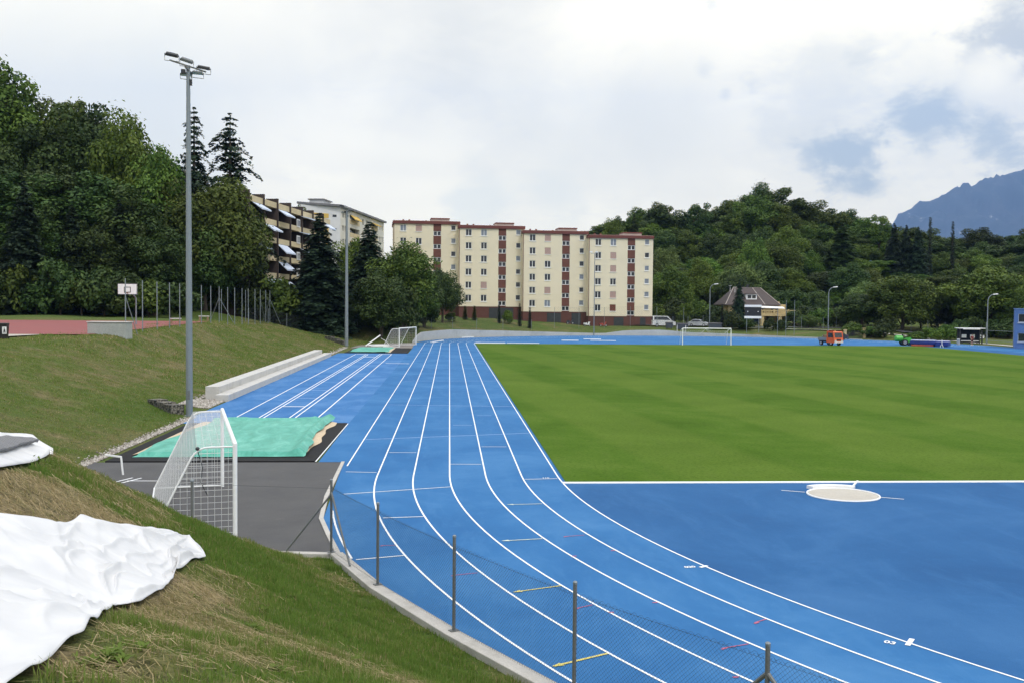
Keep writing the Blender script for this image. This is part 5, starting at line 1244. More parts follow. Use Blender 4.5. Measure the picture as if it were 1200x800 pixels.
# ------------------------------------------------------------------ the person by the shelter
def skin(name, V, E, R, m, parent, sub=2):
    me = bpy.data.meshes.new(name); me.from_pydata(V, E, []); o = bpy.data.objects.new(name, me); COL.objects.link(o)
    md = o.modifiers.new('skin', 'SKIN'); md.use_smooth_shade = True; md.branch_smoothing = .5
    for i, r in enumerate(R): sv = me.skin_vertices[0].data[i]; sv.radius = (r, r) if not isinstance(r, tuple) else r; sv.use_root = (i == 0)
    sb = o.modifiers.new('sub', 'SUBSURF'); sb.levels = sub; sb.render_levels = sub
    dg = bpy.context.evaluated_depsgraph_get(); ev = o.evaluated_get(dg); nm = bpy.data.meshes.new_from_object(ev); 
    o.modifiers.clear(); o.data = nm; nm.materials.clear(); nm.materials.append(m); o.parent = parent; return o
pq = at(1139, 405.3, 156.8); t = empty('person', (pq.x, pq.y, .03), -YAW+.3); tag(t, 'person in a dark red top and shorts standing on the track edge before the shelter', 'person')
skm = mat('skin_tone', (.42, .24, .17), .6, .05, 3); redm = mat('dark_red_cloth', (.21, .035, .03), .85, .12, 4); drk = mat('dark_hair', (.03, .02, .015), .8, .2, 5)
V = [(0, 0, .95), (0, 0, 1.15), (0, .0, 1.38), (0, .0, 1.50), (0, -.015, 1.58), (0, -.02, 1.70), (-.10, 0, .90), (-.12, -.03, .50), (-.13, .0, .09), (-.14, -.15, .04), (.10, 0, .90), (.13, .05, .50), (.15, .1, .09), (.16, -.05, .04), (-.19, 0, 1.42), (-.27, .02, 1.14), (-.24, -.12, .92), (-.23, -.17, .83), (.19, 0, 1.42), (.28, -.02, 1.15), (.18, -.20, 1.05), (.13, -.26, 1.08)]
E_ = [(0, 1), (1, 2), (2, 3), (3, 4), (4, 5), (0, 6), (6, 7), (7, 8), (8, 9), (0, 10), (10, 11), (11, 12), (12, 13), (2, 14), (14, 15), (15, 16), (16, 17), (2, 18), (18, 19), (19, 20), (20, 21)]
R = [.15, .14, .15, .06, .085, .10, .095, .062, .045, .035, .095, .062, .045, .035, .06, .045, .034, .03, .06, .045, .034, .03]
body = skin('body', V, E_, R, skm, t)
skin('shirt', [(0, 0, .92), (0, 0, 1.15), (0, 0, 1.38), (0, 0, 1.47), (-.19, 0, 1.42), (-.255, .015, 1.2), (.19, 0, 1.42), (.26, -.015, 1.2)], [(0, 1), (1, 2), (2, 3), (2, 4), (4, 5), (2, 6), (6, 7)], [.175, .165, .172, .08, .078, .07, .078, .07], redm, t)
skin('shorts', [(0, 0, .97), (-.10, 0, .88), (-.12, -.015, .62), (.10, 0, .88), (.125, .025, .62)], [(0, 1), (1, 2), (0, 3), (3, 4)], [.165, .115, .095, .115, .095], mat('maroon_shorts', (.10, .025, .03), .85), t)
mb = MB(); mb.ball((0, .02, 1.735), (.098, .108, .095), 14, 10); mb.build('hair', drk, t, smooth=True)
mb = MB(); mb.ball((0, -.135, 1.66), (.016, .02, .026), 8, 6); mb.build('nose', skm, t, smooth=True)
for s in (-1, 1): mb = MB(); mb.ball((s*.035, -.118, 1.69), .012, 8, 6); mb.build('eye', MT['dark'], t, smooth=True)
for s, x, y in ((-1, -.14, -.08), (1, .16, .02)): mb = MB(); mb.ball((x, y, .045), (.055, .14, .05), 10, 6); mb.build('shoe', MT['white_paint'], t, smooth=True)
# ------------------------------------------------------------------ white fleece sheets on the near bank
fm, nt, b = nodes('white_fleece'); v = geo_pos(nt)
fn = noise(nt, v, 2.0, 3, .5, .6); ff = noise(nt, v, 120, 2, .6); fs = noise(nt, v, .9, 5, .7)
nt.links.new(mix(nt, ramp(nt, fs, [(.55, 0.0), (.8, .35)]), ramp(nt, fn, [(.3, (.58, .585, .59)), (.65, (.67, .67, .665))]), (.60, .59, .56)), b.inputs['Base Color']); b.inputs['Roughness'].default_value = .9; b.inputs['Specular IOR Level'].default_value = .1
bump(nt, b, math_(nt, 'ADD', fn, math_(nt, 'MULTIPLY', ff, .10)), .12, .03); MT['fleece'] = fm
def polyline_fn(P):
    P = [Vector((p[0], p[1])) for p in P]; L = [0]
    for a, b_ in zip(P[:-1], P[1:]): L.append(L[-1]+(b_-a).length)
    def f(u):
        s = u*L[-1]
        for i in range(len(P)-1):
            if s <= L[i+1] or i == len(P)-2:
                k = (s-L[i])/max(L[i+1]-L[i], 1e-9); return P[i].lerp(P[i+1], min(1, max(0, k)))
    return f
def fleece(name, top_px, bot_px, nu, nv, fold, label, seed):
    tf = polyline_fn([hit(*p) for p in top_px]); bf = polyline_fn([hit(*p) for p in bot_px])
    X = np.zeros((nv+1, nu+1)); Y = np.zeros_like(X)
    for i in range(nu+1):
        a, c = tf(i/nu), bf(i/nu)
        for j in range(nv+1):
            p = a.lerp(c, j/nv); X[j, i], Y[j, i] = p.x, p.y
    Z = terrain(X.ravel(), Y.ravel()).reshape(X.shape)
    Zs = Z.copy()
    for _ in range(14): Zs[1:-1, 1:-1] = (Zs[:-2, 1:-1]+Zs[2:, 1:-1]+Zs[1:-1, :-2]+Zs[1:-1, 2:])/4
    Z = np.maximum(Z, Zs)
    U, Vv = np.meshgrid(np.linspace(0, 1, nu+1), np.linspace(0, 1, nv+1))
    n1 = fbm(X*1.1+seed, Y*2.0, 4, seed); n2 = fbm(X*2.2, Y*2.6+seed, 3, seed+5)
    n1 = fbm(X*.55+seed, Y*.9, 2, seed); n2 = fbm(X*.9, Y*1.1+seed, 2, seed+5)
    rid = 1-np.abs(np.sin((Vv*2.6+U*.8+n1*2.2)*PI)); rid2 = 1-np.abs(np.sin((Vv*4.3+U*1.9+n2*2.2)*PI))
    edge = np.minimum(np.minimum(Vv, 1-Vv), 1-U)
    lift = fold*(.75*rid**3*sm(.25, .45, n1)+.40*rid2**4*sm(.25, .45, n2)+.9*(n1-.36))*sm(0, .10, edge)
    hem = .018*np.exp(-((edge-.03)/.03)**2)*(.5+.9*n2)
    Z = Z+.06+np.maximum(lift, -.05)+hem
    V = np.stack([X.ravel(), Y.ravel(), Z.ravel()], 1); ii = (np.arange(nv)[:, None]*(nu+1)+np.arange(nu)[None]).ravel()
    o = fast_mesh(name, V, np.stack([ii, ii+nu+1, ii+nu+2, ii+1], 1), MT['fleece'], smooth=True)
    so = o.modifiers.new('thick', 'SOLIDIFY'); so.thickness = .004; so.offset = 1
    tag(o, label, 'sheet'); return o
TOP1 = [(-160, 598), (0, 608), (30, 611), (58, 615), (66, 618), (95, 608), (112, 614), (150, 619), (185, 624), (222, 631), (232, 643), (241, 656)]
BOT1 = [(-160, 1010), (-60, 880), (30, 800), (66, 776), (98, 752), (118, 728), (136, 717), (166, 711), (190, 697), (203, 683), (206, 672), (241, 656.5)]
fleece('fleece_sheet', TOP1, BOT1, 170, 110, .12, 'large crumpled white fleece sheet spread on the near bank', 3)
TOP2 = [(-90, 505), (0, 508.5), (20, 509), (37, 509.5), (48, 519), (55, 523), (62, 526.5)]
BOT2 = [(-90, 569), (0, 554), (18, 550), (36, 546.5), (50, 541), (58, 536), (62.3, 527.5)]
fleece('fleece_sheet', TOP2, BOT2, 60, 40, .07, 'smaller white fleece sheet under a grey mat at the left edge', 11)
# grey grid mat lying on the smaller sheet
tf = polyline_fn([hit(*p) for p in ((-90, 521), (0, 523.5), (45, 525.5))]); bf = polyline_fn([hit(*p) for p in ((-90, 552), (0, 541.5), (16, 536), (46, 526.5))])
X = np.zeros((17, 41)); Y = X.copy()
for i in range(41):
    for j in range(17): p = tf(i/40).lerp(bf(i/40), j/16); X[j, i], Y[j, i] = p.x, p.y
Z = terrain(X.ravel(), Y.ravel())+.17; ii = (np.arange(16)[:, None]*41+np.arange(40)[None]).ravel()
gmx, nt, b = nodes('grey_grid_mat'); v = geo_pos(nt); br = nt.nodes.new('ShaderNodeTexBrick'); br.inputs['Scale'].default_value = 5.5; br.inputs['Color1'].default_value = (.21, .21, .22, 1); br.inputs['Color2'].default_value = (.26, .26, .27, 1); br.inputs['Mortar'].default_value = (.12, .12, .12, 1); br.inputs['Mortar Size'].default_value = .06
nt.links.new(v, br.inputs['Vector']); nt.links.new(br.outputs['Color'], b.inputs['Base Color']); b.inputs['Roughness'].default_value = .85
o = fast_mesh('grid_mat', np.stack([X.ravel(), Y.ravel(), Z], 1), np.stack([ii, ii+41, ii+42, ii+1], 1), gmx, smooth=True); so = o.modifiers.new('thick', 'SOLIDIFY'); so.thickness = .05; so.offset = -1
tag(o, 'grey ribbed mat lying on the smaller white sheet at the left edge', 'mat')

# ------------------------------------------------------------------ grass blades
gmt, nt, b = nodes('grass_blades')
a1 = nt.nodes.new('ShaderNodeAttribute'); a1.attribute_name = 'tone'; a2 = nt.nodes.new('ShaderNodeAttribute'); a2.attribute_name = 'rnd'
dr = math_(nt, 'ADD', a1.outputs['Fac'], math_(nt, 'MULTIPLY', math_(nt, 'SUBTRACT', a2.outputs['Fac'], .5), .35), True)
gc = ramp(nt, dr, [(0, (.110, .190, .030)), (.3, (.160, .225, .044)), (.55, (.215, .215, .075)), (.8, (.32, .255, .125)), (1, (.46, .37, .21))])
nt.links.new(gc, b.inputs['Base Color']); b.inputs['Roughness'].default_value = .7; b.inputs['Specular IOR Level'].default_value = .2
tr = nt.nodes.new('ShaderNodeBsdfTranslucent'); nt.links.new(gc, tr.inputs['Color']); ms = nt.nodes.new('ShaderNodeMixShader'); ms.inputs[0].default_value = .35
nt.links.new(b.outputs['BSDF'], ms.inputs[1]); nt.links.new(tr.outputs['BSDF'], ms.inputs[2]); nt.links.new(ms.outputs[0], nt.nodes['Material Output'].inputs['Surface'])
COVERS = [np.array([(p.x, p.y) for p in [hit(*q) for q in TOP1]+[hit(*q) for q in reversed(BOT1)]]), np.array([(p.x, p.y) for p in [hit(*q) for q in TOP2]+[hit(*q) for q in reversed(BOT2)]])]
def in_frame(X, Y, Z, pad=30):
    P = np.stack([X, Y, Z-CAM_H], 1); d = P @ CF; x = 600+F_PX*(P @ CR)/d; y = 400-F_PX*(P @ CU)/d
    return (d > .5) & (x > -pad*4) & (x < 1200+pad) & (y > 300) & (y < 800+pad*5)
def scatter(n, x0, x1, y0, y1, dens_fn):
    X = RNG.uniform(x0, x1, n); Y = RNG.uniform(y0, y1, n)
    d = poly_sdf(X, Y, FLAT); keep = (d > .16) & (RNG.uniform(0, 1, n) < dens_fn(X, Y)); X, Y = X[keep], Y[keep]
    for c in COVERS: k = poly_sdf(X, Y, c) > .03; X, Y = X[k], Y[k]
    Z = terrain(X, Y); k = in_frame(X, Y, Z); return X[k], Y[k], Z[k]
def blades(name, X, Y, Z, hgt, wid, lean, tone, label, parent=None):
    n = len(X); an = RNG.uniform(0, 2*PI, n); ca, sa = np.cos(an), np.sin(an); la = RNG.uniform(0, 2*PI, n); ll = np.abs(RNG.normal(0, 1, n))*lean
    lx, ly = np.cos(la)*ll*hgt, np.sin(la)*ll*hgt; hh = hgt*np.sqrt(np.clip(1-ll**2*.8, .05, 1)); w = wid
    base = np.stack([X, Y, Z-.01], 1); side = np.stack([ca*w, sa*w, np.zeros(n)], 1)
    mid = base+np.stack([lx*.35, ly*.35, hh*.6], 1); tip = base+np.stack([lx, ly, hh], 1)
    V = np.stack([base-side, base+side, mid+side*.7, mid-side*.7, tip+side*.08, tip-side*.08], 1).reshape(-1, 3)
    i = np.arange(n)*6; F1 = np.stack([i, i+1, i+2, i+3], 1); F2 = np.stack([i+3, i+2, i+4, i+5], 1)
    r = np.repeat(RNG.uniform(0, 1, n), 6); t = np.repeat(tone, 6)
    return fast_mesh(name, V, np.concatenate([F1, F2]), gmt, parent, attr=[('tone', t, 'POINT'), ('rnd', r, 'POINT')])
def mk_grass(name, n, box, hscale, wscale, label, tall=1.0):
    dry = lambda X, Y: 1-.55*dryness(X, Y)
    X, Y, Z = scatter(n, *box, dry); D = dryness(X, Y)
    clump = fbm(X*2.4, Y*2.4, 3, 41)
    h = hscale*(.30+1.9*np.clip(clump-.25, 0, 1))*RNG.uniform(.5, 1.3, len(X))*(1-.55*D)
    tone = np.clip(D*.9+.25*(fbm(X*.9, Y*.9, 3, 55)-.45)+(RNG.uniform(0, 1, len(X)) < .10)*.55, 0, 1)
    o = blades(name, X, Y, Z, h, wscale*RNG.uniform(.6, 1.3, len(X)), .45, tone, label); struct(o, label, 'stuff'); return o
mk_grass('grass', 330000, (-13, 4.5, 2.5, 13), .155, .0044, 'grass on the near bank')
mk_grass('grass', 420000, (-19, 1.5, 13, 25), .14, .0065, 'longer grass on the crest of the near bank')
mk_grass('grass', 300000, (-32, -11, 24, 66), .12, .012, 'mown grass on the left bank')
mk_grass('grass', 170000, (-30, -12, 66, 150), .20, .026, 'mown grass farther along the left bank')
# straw clippings lying flat
def straw(name, n, box, L, w, label):
    X, Y, Z = scatter(n, *box, lambda X, Y: np.clip(dryness(X, Y)*1.5-.35, 0, 1)); m_ = len(X)
    an = RNG.uniform(0, 2*PI, m_); l_ = L*RNG.uniform(.4, 1.3, m_); dx, dy = np.cos(an)*l_, np.sin(an)*l_; nx_, ny_ = -np.sin(an)*w, np.cos(an)*w
    z0 = Z+RNG.uniform(.01, .05, m_); z1 = terrain(X+dx, Y+dy)+RNG.uniform(.01, .07, m_)
    V = np.stack([np.stack([X-nx_, Y-ny_, z0], 1), np.stack([X+nx_, Y+ny_, z0], 1), np.stack([X+dx+nx_, Y+dy+ny_, z1], 1), np.stack([X+dx-nx_, Y+dy-ny_, z1], 1)], 1).reshape(-1, 3)
    i = np.arange(m_)*4; o = fast_mesh(name, V, np.stack([i, i+1, i+2, i+3], 1), gmt, attr=[('tone', np.repeat(RNG.uniform(.62, 1, m_), 4), 'POINT'), ('rnd', np.repeat(RNG.uniform(0, 1, m_), 4), 'POINT')]); struct(o, label, 'stuff')
straw('straw', 130000, (-13, 4.5, 2.5, 14), .13, .003, 'dry mown straw on the near bank')
straw('straw', 120000, (-22, 0, 14, 30), .2, .005, 'dry mown straw on the middle of the bank')
# broad-leaved weeds
wx = []
for x, y, n, s in [(q[0], q[1], q[2], q[3]*.62) for q in [(296, 738, 26, .16), (312, 716, 18, .12), (128, 772, 26, .13), (262, 712, 12, .10), (305, 752, 14, .12), (110, 780, 14, .11), (55, 545, 14, .2), (228, 700, 10, .09), (345, 700, 14, .12), (330, 788, 16, .10), (420, 775, 14, .12), (500, 790, 16, .12), (165, 760, 12, .10), (246, 722, 12, .1)]]:
    p = hit(x, y)
    for k in range(n):
        a = RNG.uniform(0, 2*PI); r = abs(RNG.normal(0, s*.8)); wx.append((p.x+r*math.cos(a), p.y+r*math.sin(a), a, s*RNG.uniform(.5, 1.1)))
WV, WF = [], []
for x, y, a, s in wx:
    z = tz(x, y); n = 5
    for k in range(n):
        an = a+2*PI*k/n+RNG.uniform(-.4, .4); d = np.array([math.cos(an), math.sin(an), 0]); sd_ = np.array([-d[1], d[0], 0]); up = RNG.uniform(.4, 1.0)
        b0 = np.array([x, y, z]); m1 = b0+d*s*.35+np.array([0, 0, s*up*.7]); t1 = b0+d*s*.8+np.array([0, 0, s*up*.85]); o = len(WV)
        WV += [b0, m1+sd_*s*.14, t1, m1-sd_*s*.14]; WF.append((o, o+1, o+2, o+3))
wo = fast_mesh('weeds', np.array(WV), np.array(WF), gmt, attr=[('tone', np.full(len(WV), .12)+RNG.uniform(0, .15, len(WV)), 'POINT'), ('rnd', RNG.uniform(.3, 1, len(WV)), 'POINT')]); struct(wo, 'broad-leaved weeds among the mown grass', 'stuff')
# gravel strip along the toe of the bank
gvm, nt, b = nodes('gravel_stones'); ar = nt.nodes.new('ShaderNodeAttribute'); ar.attribute_name = 'rnd'
nt.links.new(ramp(nt, ar.outputs['Fac'], [(0, (.14, .12, .10)), (.5, (.32, .29, .25)), (1, (.50, .47, .42))]), b.inputs['Base Color']); b.inputs['Roughness'].default_value = .9
def gravel(n, fn, smin, smax, label):
    oc = np.array([(1, 0, 0), (0, 1, 0), (-1, 0, 0), (0, -1, 0), (0, 0, .8), (0, 0, -.5)], float); of = np.array([(0, 1, 4), (1, 2, 4), (2, 3, 4), (3, 0, 4), (1, 0, 5), (2, 1, 5), (3, 2, 5), (0, 3, 5)])
    P = np.array([fn() for _ in range(n)]); Z = terrain(P[:, 0], P[:, 1]); S = RNG.uniform(smin, smax, n)
    V = (P.reshape(n, 1, 2)*0).repeat(6, 1); J = RNG.uniform(.6, 1.4, (n, 6, 3)); an = RNG.uniform(0, PI, n); c, s = np.cos(an)[:, None], np.sin(an)[:, None]
    Q = oc[None]*J*S[:, None, None]; V = np.stack([P[:, :1]+Q[:, :, 0]*c-Q[:, :, 1]*s, P[:, 1:2]+Q[:, :, 0]*s+Q[:, :, 1]*c, Z[:, None]+.02+Q[:, :, 2]], 2).reshape(-1, 3)
    Fc = (of[None]+np.arange(n)[:, None, None]*6).reshape(-1, 3)
    o = fast_mesh('gravel', V, Fc, gvm, attr=[('rnd', np.repeat(RNG.uniform(0, 1, n), 6), 'POINT')]); struct(o, label, 'stuff')
gravel(3600, lambda: (-12.75-abs(RNG.normal(0, .22)), RNG.uniform(31, 51)), .02, .07, 'pale gravel along the left edge of the near sand pit')
gravel(5200, lambda: ((-13.2-RNG.uniform(0, 1.6), RNG.uniform(55.5, 60.4)) if RNG.uniform() < .55 else (-14.9-abs(RNG.normal(0, .25)), RNG.uniform(60, 112))), .03, .10, 'pale rubble round the concrete seating steps')
gravel(900, lambda: (-13.4-abs(RNG.normal(0, .3)), RNG.uniform(112, 133)), .04, .10, 'pale gravel below the far pit')

# ------------------------------------------------------------------ trees
def leaf_mat(name, dark, mid, light, trans=.25):
    m, nt, b = nodes(name); a = nt.nodes.new('ShaderNodeAttribute'); a.attribute_name = 'rnd'; oi = nt.nodes.new('ShaderNodeObjectInfo')
    cl = nt.nodes.new('ShaderNodeAttribute'); cl.attribute_name = 'clump'
    f = math_(nt, 'ADD', math_(nt, 'MULTIPLY', a.outputs['Fac'], .5), math_(nt, 'MULTIPLY', cl.outputs['Fac'], .5))
    col = ramp(nt, f, [(.05, dark), (.5, mid), (.95, light)])
    hs = nt.nodes.new('ShaderNodeHueSaturation'); nt.links.new(col, hs.inputs['Color'])
    nt.links.new(math_(nt, 'ADD', math_(nt, 'MULTIPLY', oi.outputs['Random'], .042), .489), hs.inputs['Hue']); nt.links.new(math_(nt, 'ADD', math_(nt, 'MULTIPLY', oi.outputs['Random'], .75), .75), hs.inputs['Value'])
    nt.links.new(hs.outputs['Color'], b.inputs['Base Color']); b.inputs['Roughness'].default_value = .6; b.inputs['Specular IOR Level'].default_value = .25
    tr = nt.nodes.new('ShaderNodeBsdfTranslucent'); nt.links.new(hs.outputs['Color'], tr.inputs['Color']); ms = nt.nodes.new('ShaderNodeMixShader'); ms.inputs[0].default_value = trans
    nt.links.new(b.outputs['BSDF'], ms.inputs[1]); nt.links.new(tr.outputs['BSDF'], ms.inputs[2]); nt.links.new(ms.outputs[0], nt.nodes['Material Output'].inputs['Surface']); return m
LM = {'broad': leaf_mat('broadleaf_foliage', (.030, .055, .007), (.066, .102, .013), (.128, .168, .026)),
      'bright': leaf_mat('bright_foliage', (.048, .090, .010), (.092, .145, .016), (.160, .215, .030)),
      'dark': leaf_mat('dark_foliage', (.016, .032, .007), (.036, .060, .011), (.070, .096, .020), .15),
      'spruce': leaf_mat('spruce_foliage', (.010, .022, .011), (.018, .036, .017), (.034, .058, .026), .1),
      'pale': leaf_mat('pale_foliage', (.055, .085, .018), (.095, .135, .030), (.150, .190, .052))}
def leaves_from(C, Nn, S, rnd, clump, name):
    """elongated bent leaf cards at C with normals Nn"""
    n = len(C); t = RNG.normal(0, 1, (n, 3)); t -= (t*Nn).sum(1, keepdims=True)*Nn; t /= np.linalg.norm(t, axis=1, keepdims=True)+1e-9; bb = np.cross(Nn, t); S = S[:, None]
    V = np.stack([C-t*S, C+bb*S*.55+Nn*S*.12, C+t*S, C-bb*S*.55+Nn*S*.12], 1).reshape(-1, 3); i = np.arange(n)*4
    return fast_mesh(name, V, np.stack([i, i+1, i+2, i+3], 1), None, 'mesh', attr=[('rnd', np.repeat(rnd, 4), 'POINT'), ('clump', np.repeat(clump, 4), 'POINT')])
def trunk_mesh(H, r, limbs, bend=.3):
    mb = MB(); x = y = 0; P = []
    for k in range(7): P.append((bend*math.sin(k*1.1)*k/6, bend*math.cos(k*.8)*k/6-bend*.3, H*k/6))
    mb.tube([(0, 0, -1.0)]+P, [r*1.5]+[r*(1.25-.16*k) for k in range(7)], 9)
    for (h, end, rr) in limbs:
        s = Vector((0, 0, h)); e = Vector(end); mb.tube([s, s.lerp(e, .5)+Vector((0, 0, .08*(e-s).length)), e], [rr, rr*.65, rr*.25], 6)
    o = mb.build('trunk', MT['bark'], smooth=True); d = o.data; bpy.data.objects.remove(o); return d
def broad_proto(seed, H=15., R=5.5, th=2.2, ncl=60, per=330, leaf=.27, cl=.34, shape=1.0, jag=.25, droop=0.0, name='crown'):
    """crown as many leafy clumps on branch ends; gaps between the clumps"""
    g = np.random.default_rng(seed); zc = th+(H-th)*.52; Hc = (H-th)*.5
    d = g.normal(0, 1, (ncl, 3)); d /= np.linalg.norm(d, axis=1, keepdims=True); d[:, 2] = np.where(d[:, 2] < -.86, -d[:, 2]*.6, d[:, 2])
    fr = g.uniform(.55, .92, ncl); fr[:ncl//5] = g.uniform(.1, .5, ncl//5)
    wob = 1+jag*np.array([math.sin(3*math.atan2(a[1], a[0])+seed)*.5+math.sin(5*a[2]+seed*2)*.5 for a in d])
    rad = R*(1-shape*.25*np.clip(d[:, 2], 0, 1)**2)
    C = np.stack([d[:, 0]*fr*rad*wob, d[:, 1]*fr*rad*wob, zc+d[:, 2]*fr*Hc*wob], 1)
    Rc = R*cl*g.uniform(.6, 1.35, ncl)
    L, Nn, S, rn, cm = [], [], [], [], []
    for c, rc, in zip(C, Rc):
        k = max(20, int(per*(rc/(R*cl))**2)); dv = g.normal(0, 1, (k, 3)); dv /= np.linalg.norm(dv, axis=1, keepdims=True); rr = rc*g.uniform(.25, 1, k)**.45
        rr *= 1+.35*(g.uniform(0, 1, k) > .86)*g.uniform(0, 1, k)
        p = c+dv*rr[:, None]*np.array([1, 1, .92]); p[:, 2] -= droop*rr*np.abs(dv[:, 0])
        nn = dv*.75+np.array([0, 0, .5])+g.normal(0, .45, (k, 3)); nn /= np.linalg.norm(nn, axis=1, keepdims=True)
        L.append(p); Nn.append(nn); S.append(leaf*g.uniform(.55, 1.25, k)); rn.append(g.uniform(0, 1, k)); cm.append(np.full(k, g.uniform(0, 1)))
    me = leaves_from(np.concatenate(L), np.concatenate(Nn), np.concatenate(S), np.concatenate(rn), np.concatenate(cm), name)
    pick = g.permutation(ncl)[:11]
    tm = trunk_mesh(H*.72, .022*H, [(th+(zc-th)*g.uniform(.0, .9), tuple(C[i]), .010*H) for i in pick])
    return dict(crown=me, trunk=tm, H=H, R=R)
def conifer_proto(seed, H=18., R=3.6, th=.8, tiers=26, nb=9, leaf=.34, droop=.35, gap=.0, curve=.85, lift=.12, dens=30):
    g = np.random.default_rng(seed); L, Nn, S, rn, cm = [], [], [], [], []; limbs = []
    for k in range(tiers):
        f = k/(tiers-1); z = th+(H-th)*f**.95; rr = R*(1-f)**curve*(1 if g.uniform() > gap else .55)+.12
        n = max(4, int(nb*(1-.55*f)))
        for j in range(n):
            a = g.uniform(0, 2*PI); r = rr*g.uniform(.62, 1.12); m_ = max(6, int(dens*r/R*1.6)+4); s = np.sort(g.uniform(0.08, 1, m_)); d = np.array([math.cos(a), math.sin(a)])
            zc = z+lift*r*np.sin(s*PI)-droop*r*s**1.6; w = .30*r*(1-s*.75)+.12
            off = g.normal(0, 1, m_)*w*.6; p = np.stack([d[0]*r*s-d[1]*off, d[1]*r*s+d[0]*off, zc-np.abs(g.normal(0, .10, m_))*(1+r*.3)], 1)
            nn = np.stack([d[0]*.35+g.normal(0, .3, m_), d[1]*.35+g.normal(0, .3, m_), np.full(m_, .8)+g.normal(0, .2, m_)], 1); nn /= np.linalg.norm(nn, axis=1, keepdims=True)
            L.append(p); Nn.append(nn); S.append(leaf*g.uniform(.55, 1.15, m_)*(1-.35*f)); rn.append(g.uniform(0, 1, m_)); cm.append(np.full(m_, g.uniform(0, 1)))
            if j % 3 == 0: limbs.append((z, (d[0]*r*.85, d[1]*r*.85, z+lift*r*.5-droop*r*.7), .035))
    me = leaves_from(np.concatenate(L), np.concatenate(Nn), np.concatenate(S), np.concatenate(rn), np.concatenate(cm), 'crown')
    mb = MB(); mb.tube([(0, 0, -1), (0, 0, H*.5), (0, 0, H)], [.018*H, .011*H, .02], 8)
    for h, e, r in limbs: mb.tube([(0, 0, h), e], [r, r*.3], 4)
    o = mb.build('trunk', MT['bark']); tm = o.data; bpy.data.objects.remove(o)
    return dict(crown=me, trunk=tm, H=H, R=R)
PROTO = {'round': [broad_proto(s, 15, 5.6, 1.2, 95, 300, .25, .30) for s in (1, 2, 3)],
         'tall': [broad_proto(s, 20, 5.0, 1.6, 110, 270, .28, .30, .6, .35) for s in (11, 12, 13)],
         'airy': [broad_proto(s, 20, 4.2, 3.0, 60, 200, .27, .28, .4, .45) for s in (21, 22)],
         'dome': [broad_proto(s, 12, 6.0, .5, 150, 200, .25, .23, .7, .16) for s in (31, 32)],
         'willow': [broad_proto(41, 13, 5.8, 1.0, 80, 230, .30, .26, .9, .2, .7)],
         'bush': [broad_proto(s, 4.0, 2.6, .1, 40, 120, .22, .30, .8, .2) for s in (51, 52)],
         'spruce': [conifer_proto(s, 18, 3.6, .4, 38, 16, .32, .35, .0, .75, .12, 76) for s in (61, 62)],
         'deodar': [conifer_proto(s, 22, 6.0, 2, 34, 9, .30, .30, .55, .62, .22, 120) for s in (71, 72)],
         'column': [conifer_proto(81, 16, .95, .2, 40, 9, .22, -.9, 0, .35, .3, 14)]}
TREES = 0
def tree(kind, px, top, Z, wpx, leafm, label, group=None, name=None, cat='tree', base=None, v=None):
    """plant a tree whose trunk stands at distance Z below pixel column px and whose top reaches pixel row top"""
    global TREES
    q = at(px, 360, Z); gz = tz(q.x, q.y) if base is None else base; H = max(1.2, z_at(px, top, Z)-gz)
    pr = PROTO[kind][(TREES if v is None else v) % len(PROTO[kind])]; TREES += 1
    R = wpx*Z/F_PX/2
    nm = name or {'spruce': 'spruce_tree', 'deodar': 'cedar_tree', 'column': 'cypress_tree', 'bush': 'bush'}.get(kind, 'broadleaf_tree')
    t = empty(nm, (q.x, q.y, gz-.1), random.uniform(0, 2*PI)); t.scale = (R/pr['R'], R/pr['R'], H/pr['H']); tag(t, label, cat, group)
    c = bpy.data.objects.new('crown', pr['crown']); COL.objects.link(c); c.parent = t
    if not len(pr['crown'].materials): pr['crown'].materials.append(LM['broad'])
    c.material_slots[0].link = 'OBJECT'; c.material_slots[0].material = LM[leafm]
    k = bpy.data.objects.new('trunk', pr['trunk']); COL.objects.link(k); k.parent = t
    return t
GL = 'dark trees behind the red court'
LL_ = 'broadleaf tree in the dark wood behind the red court'
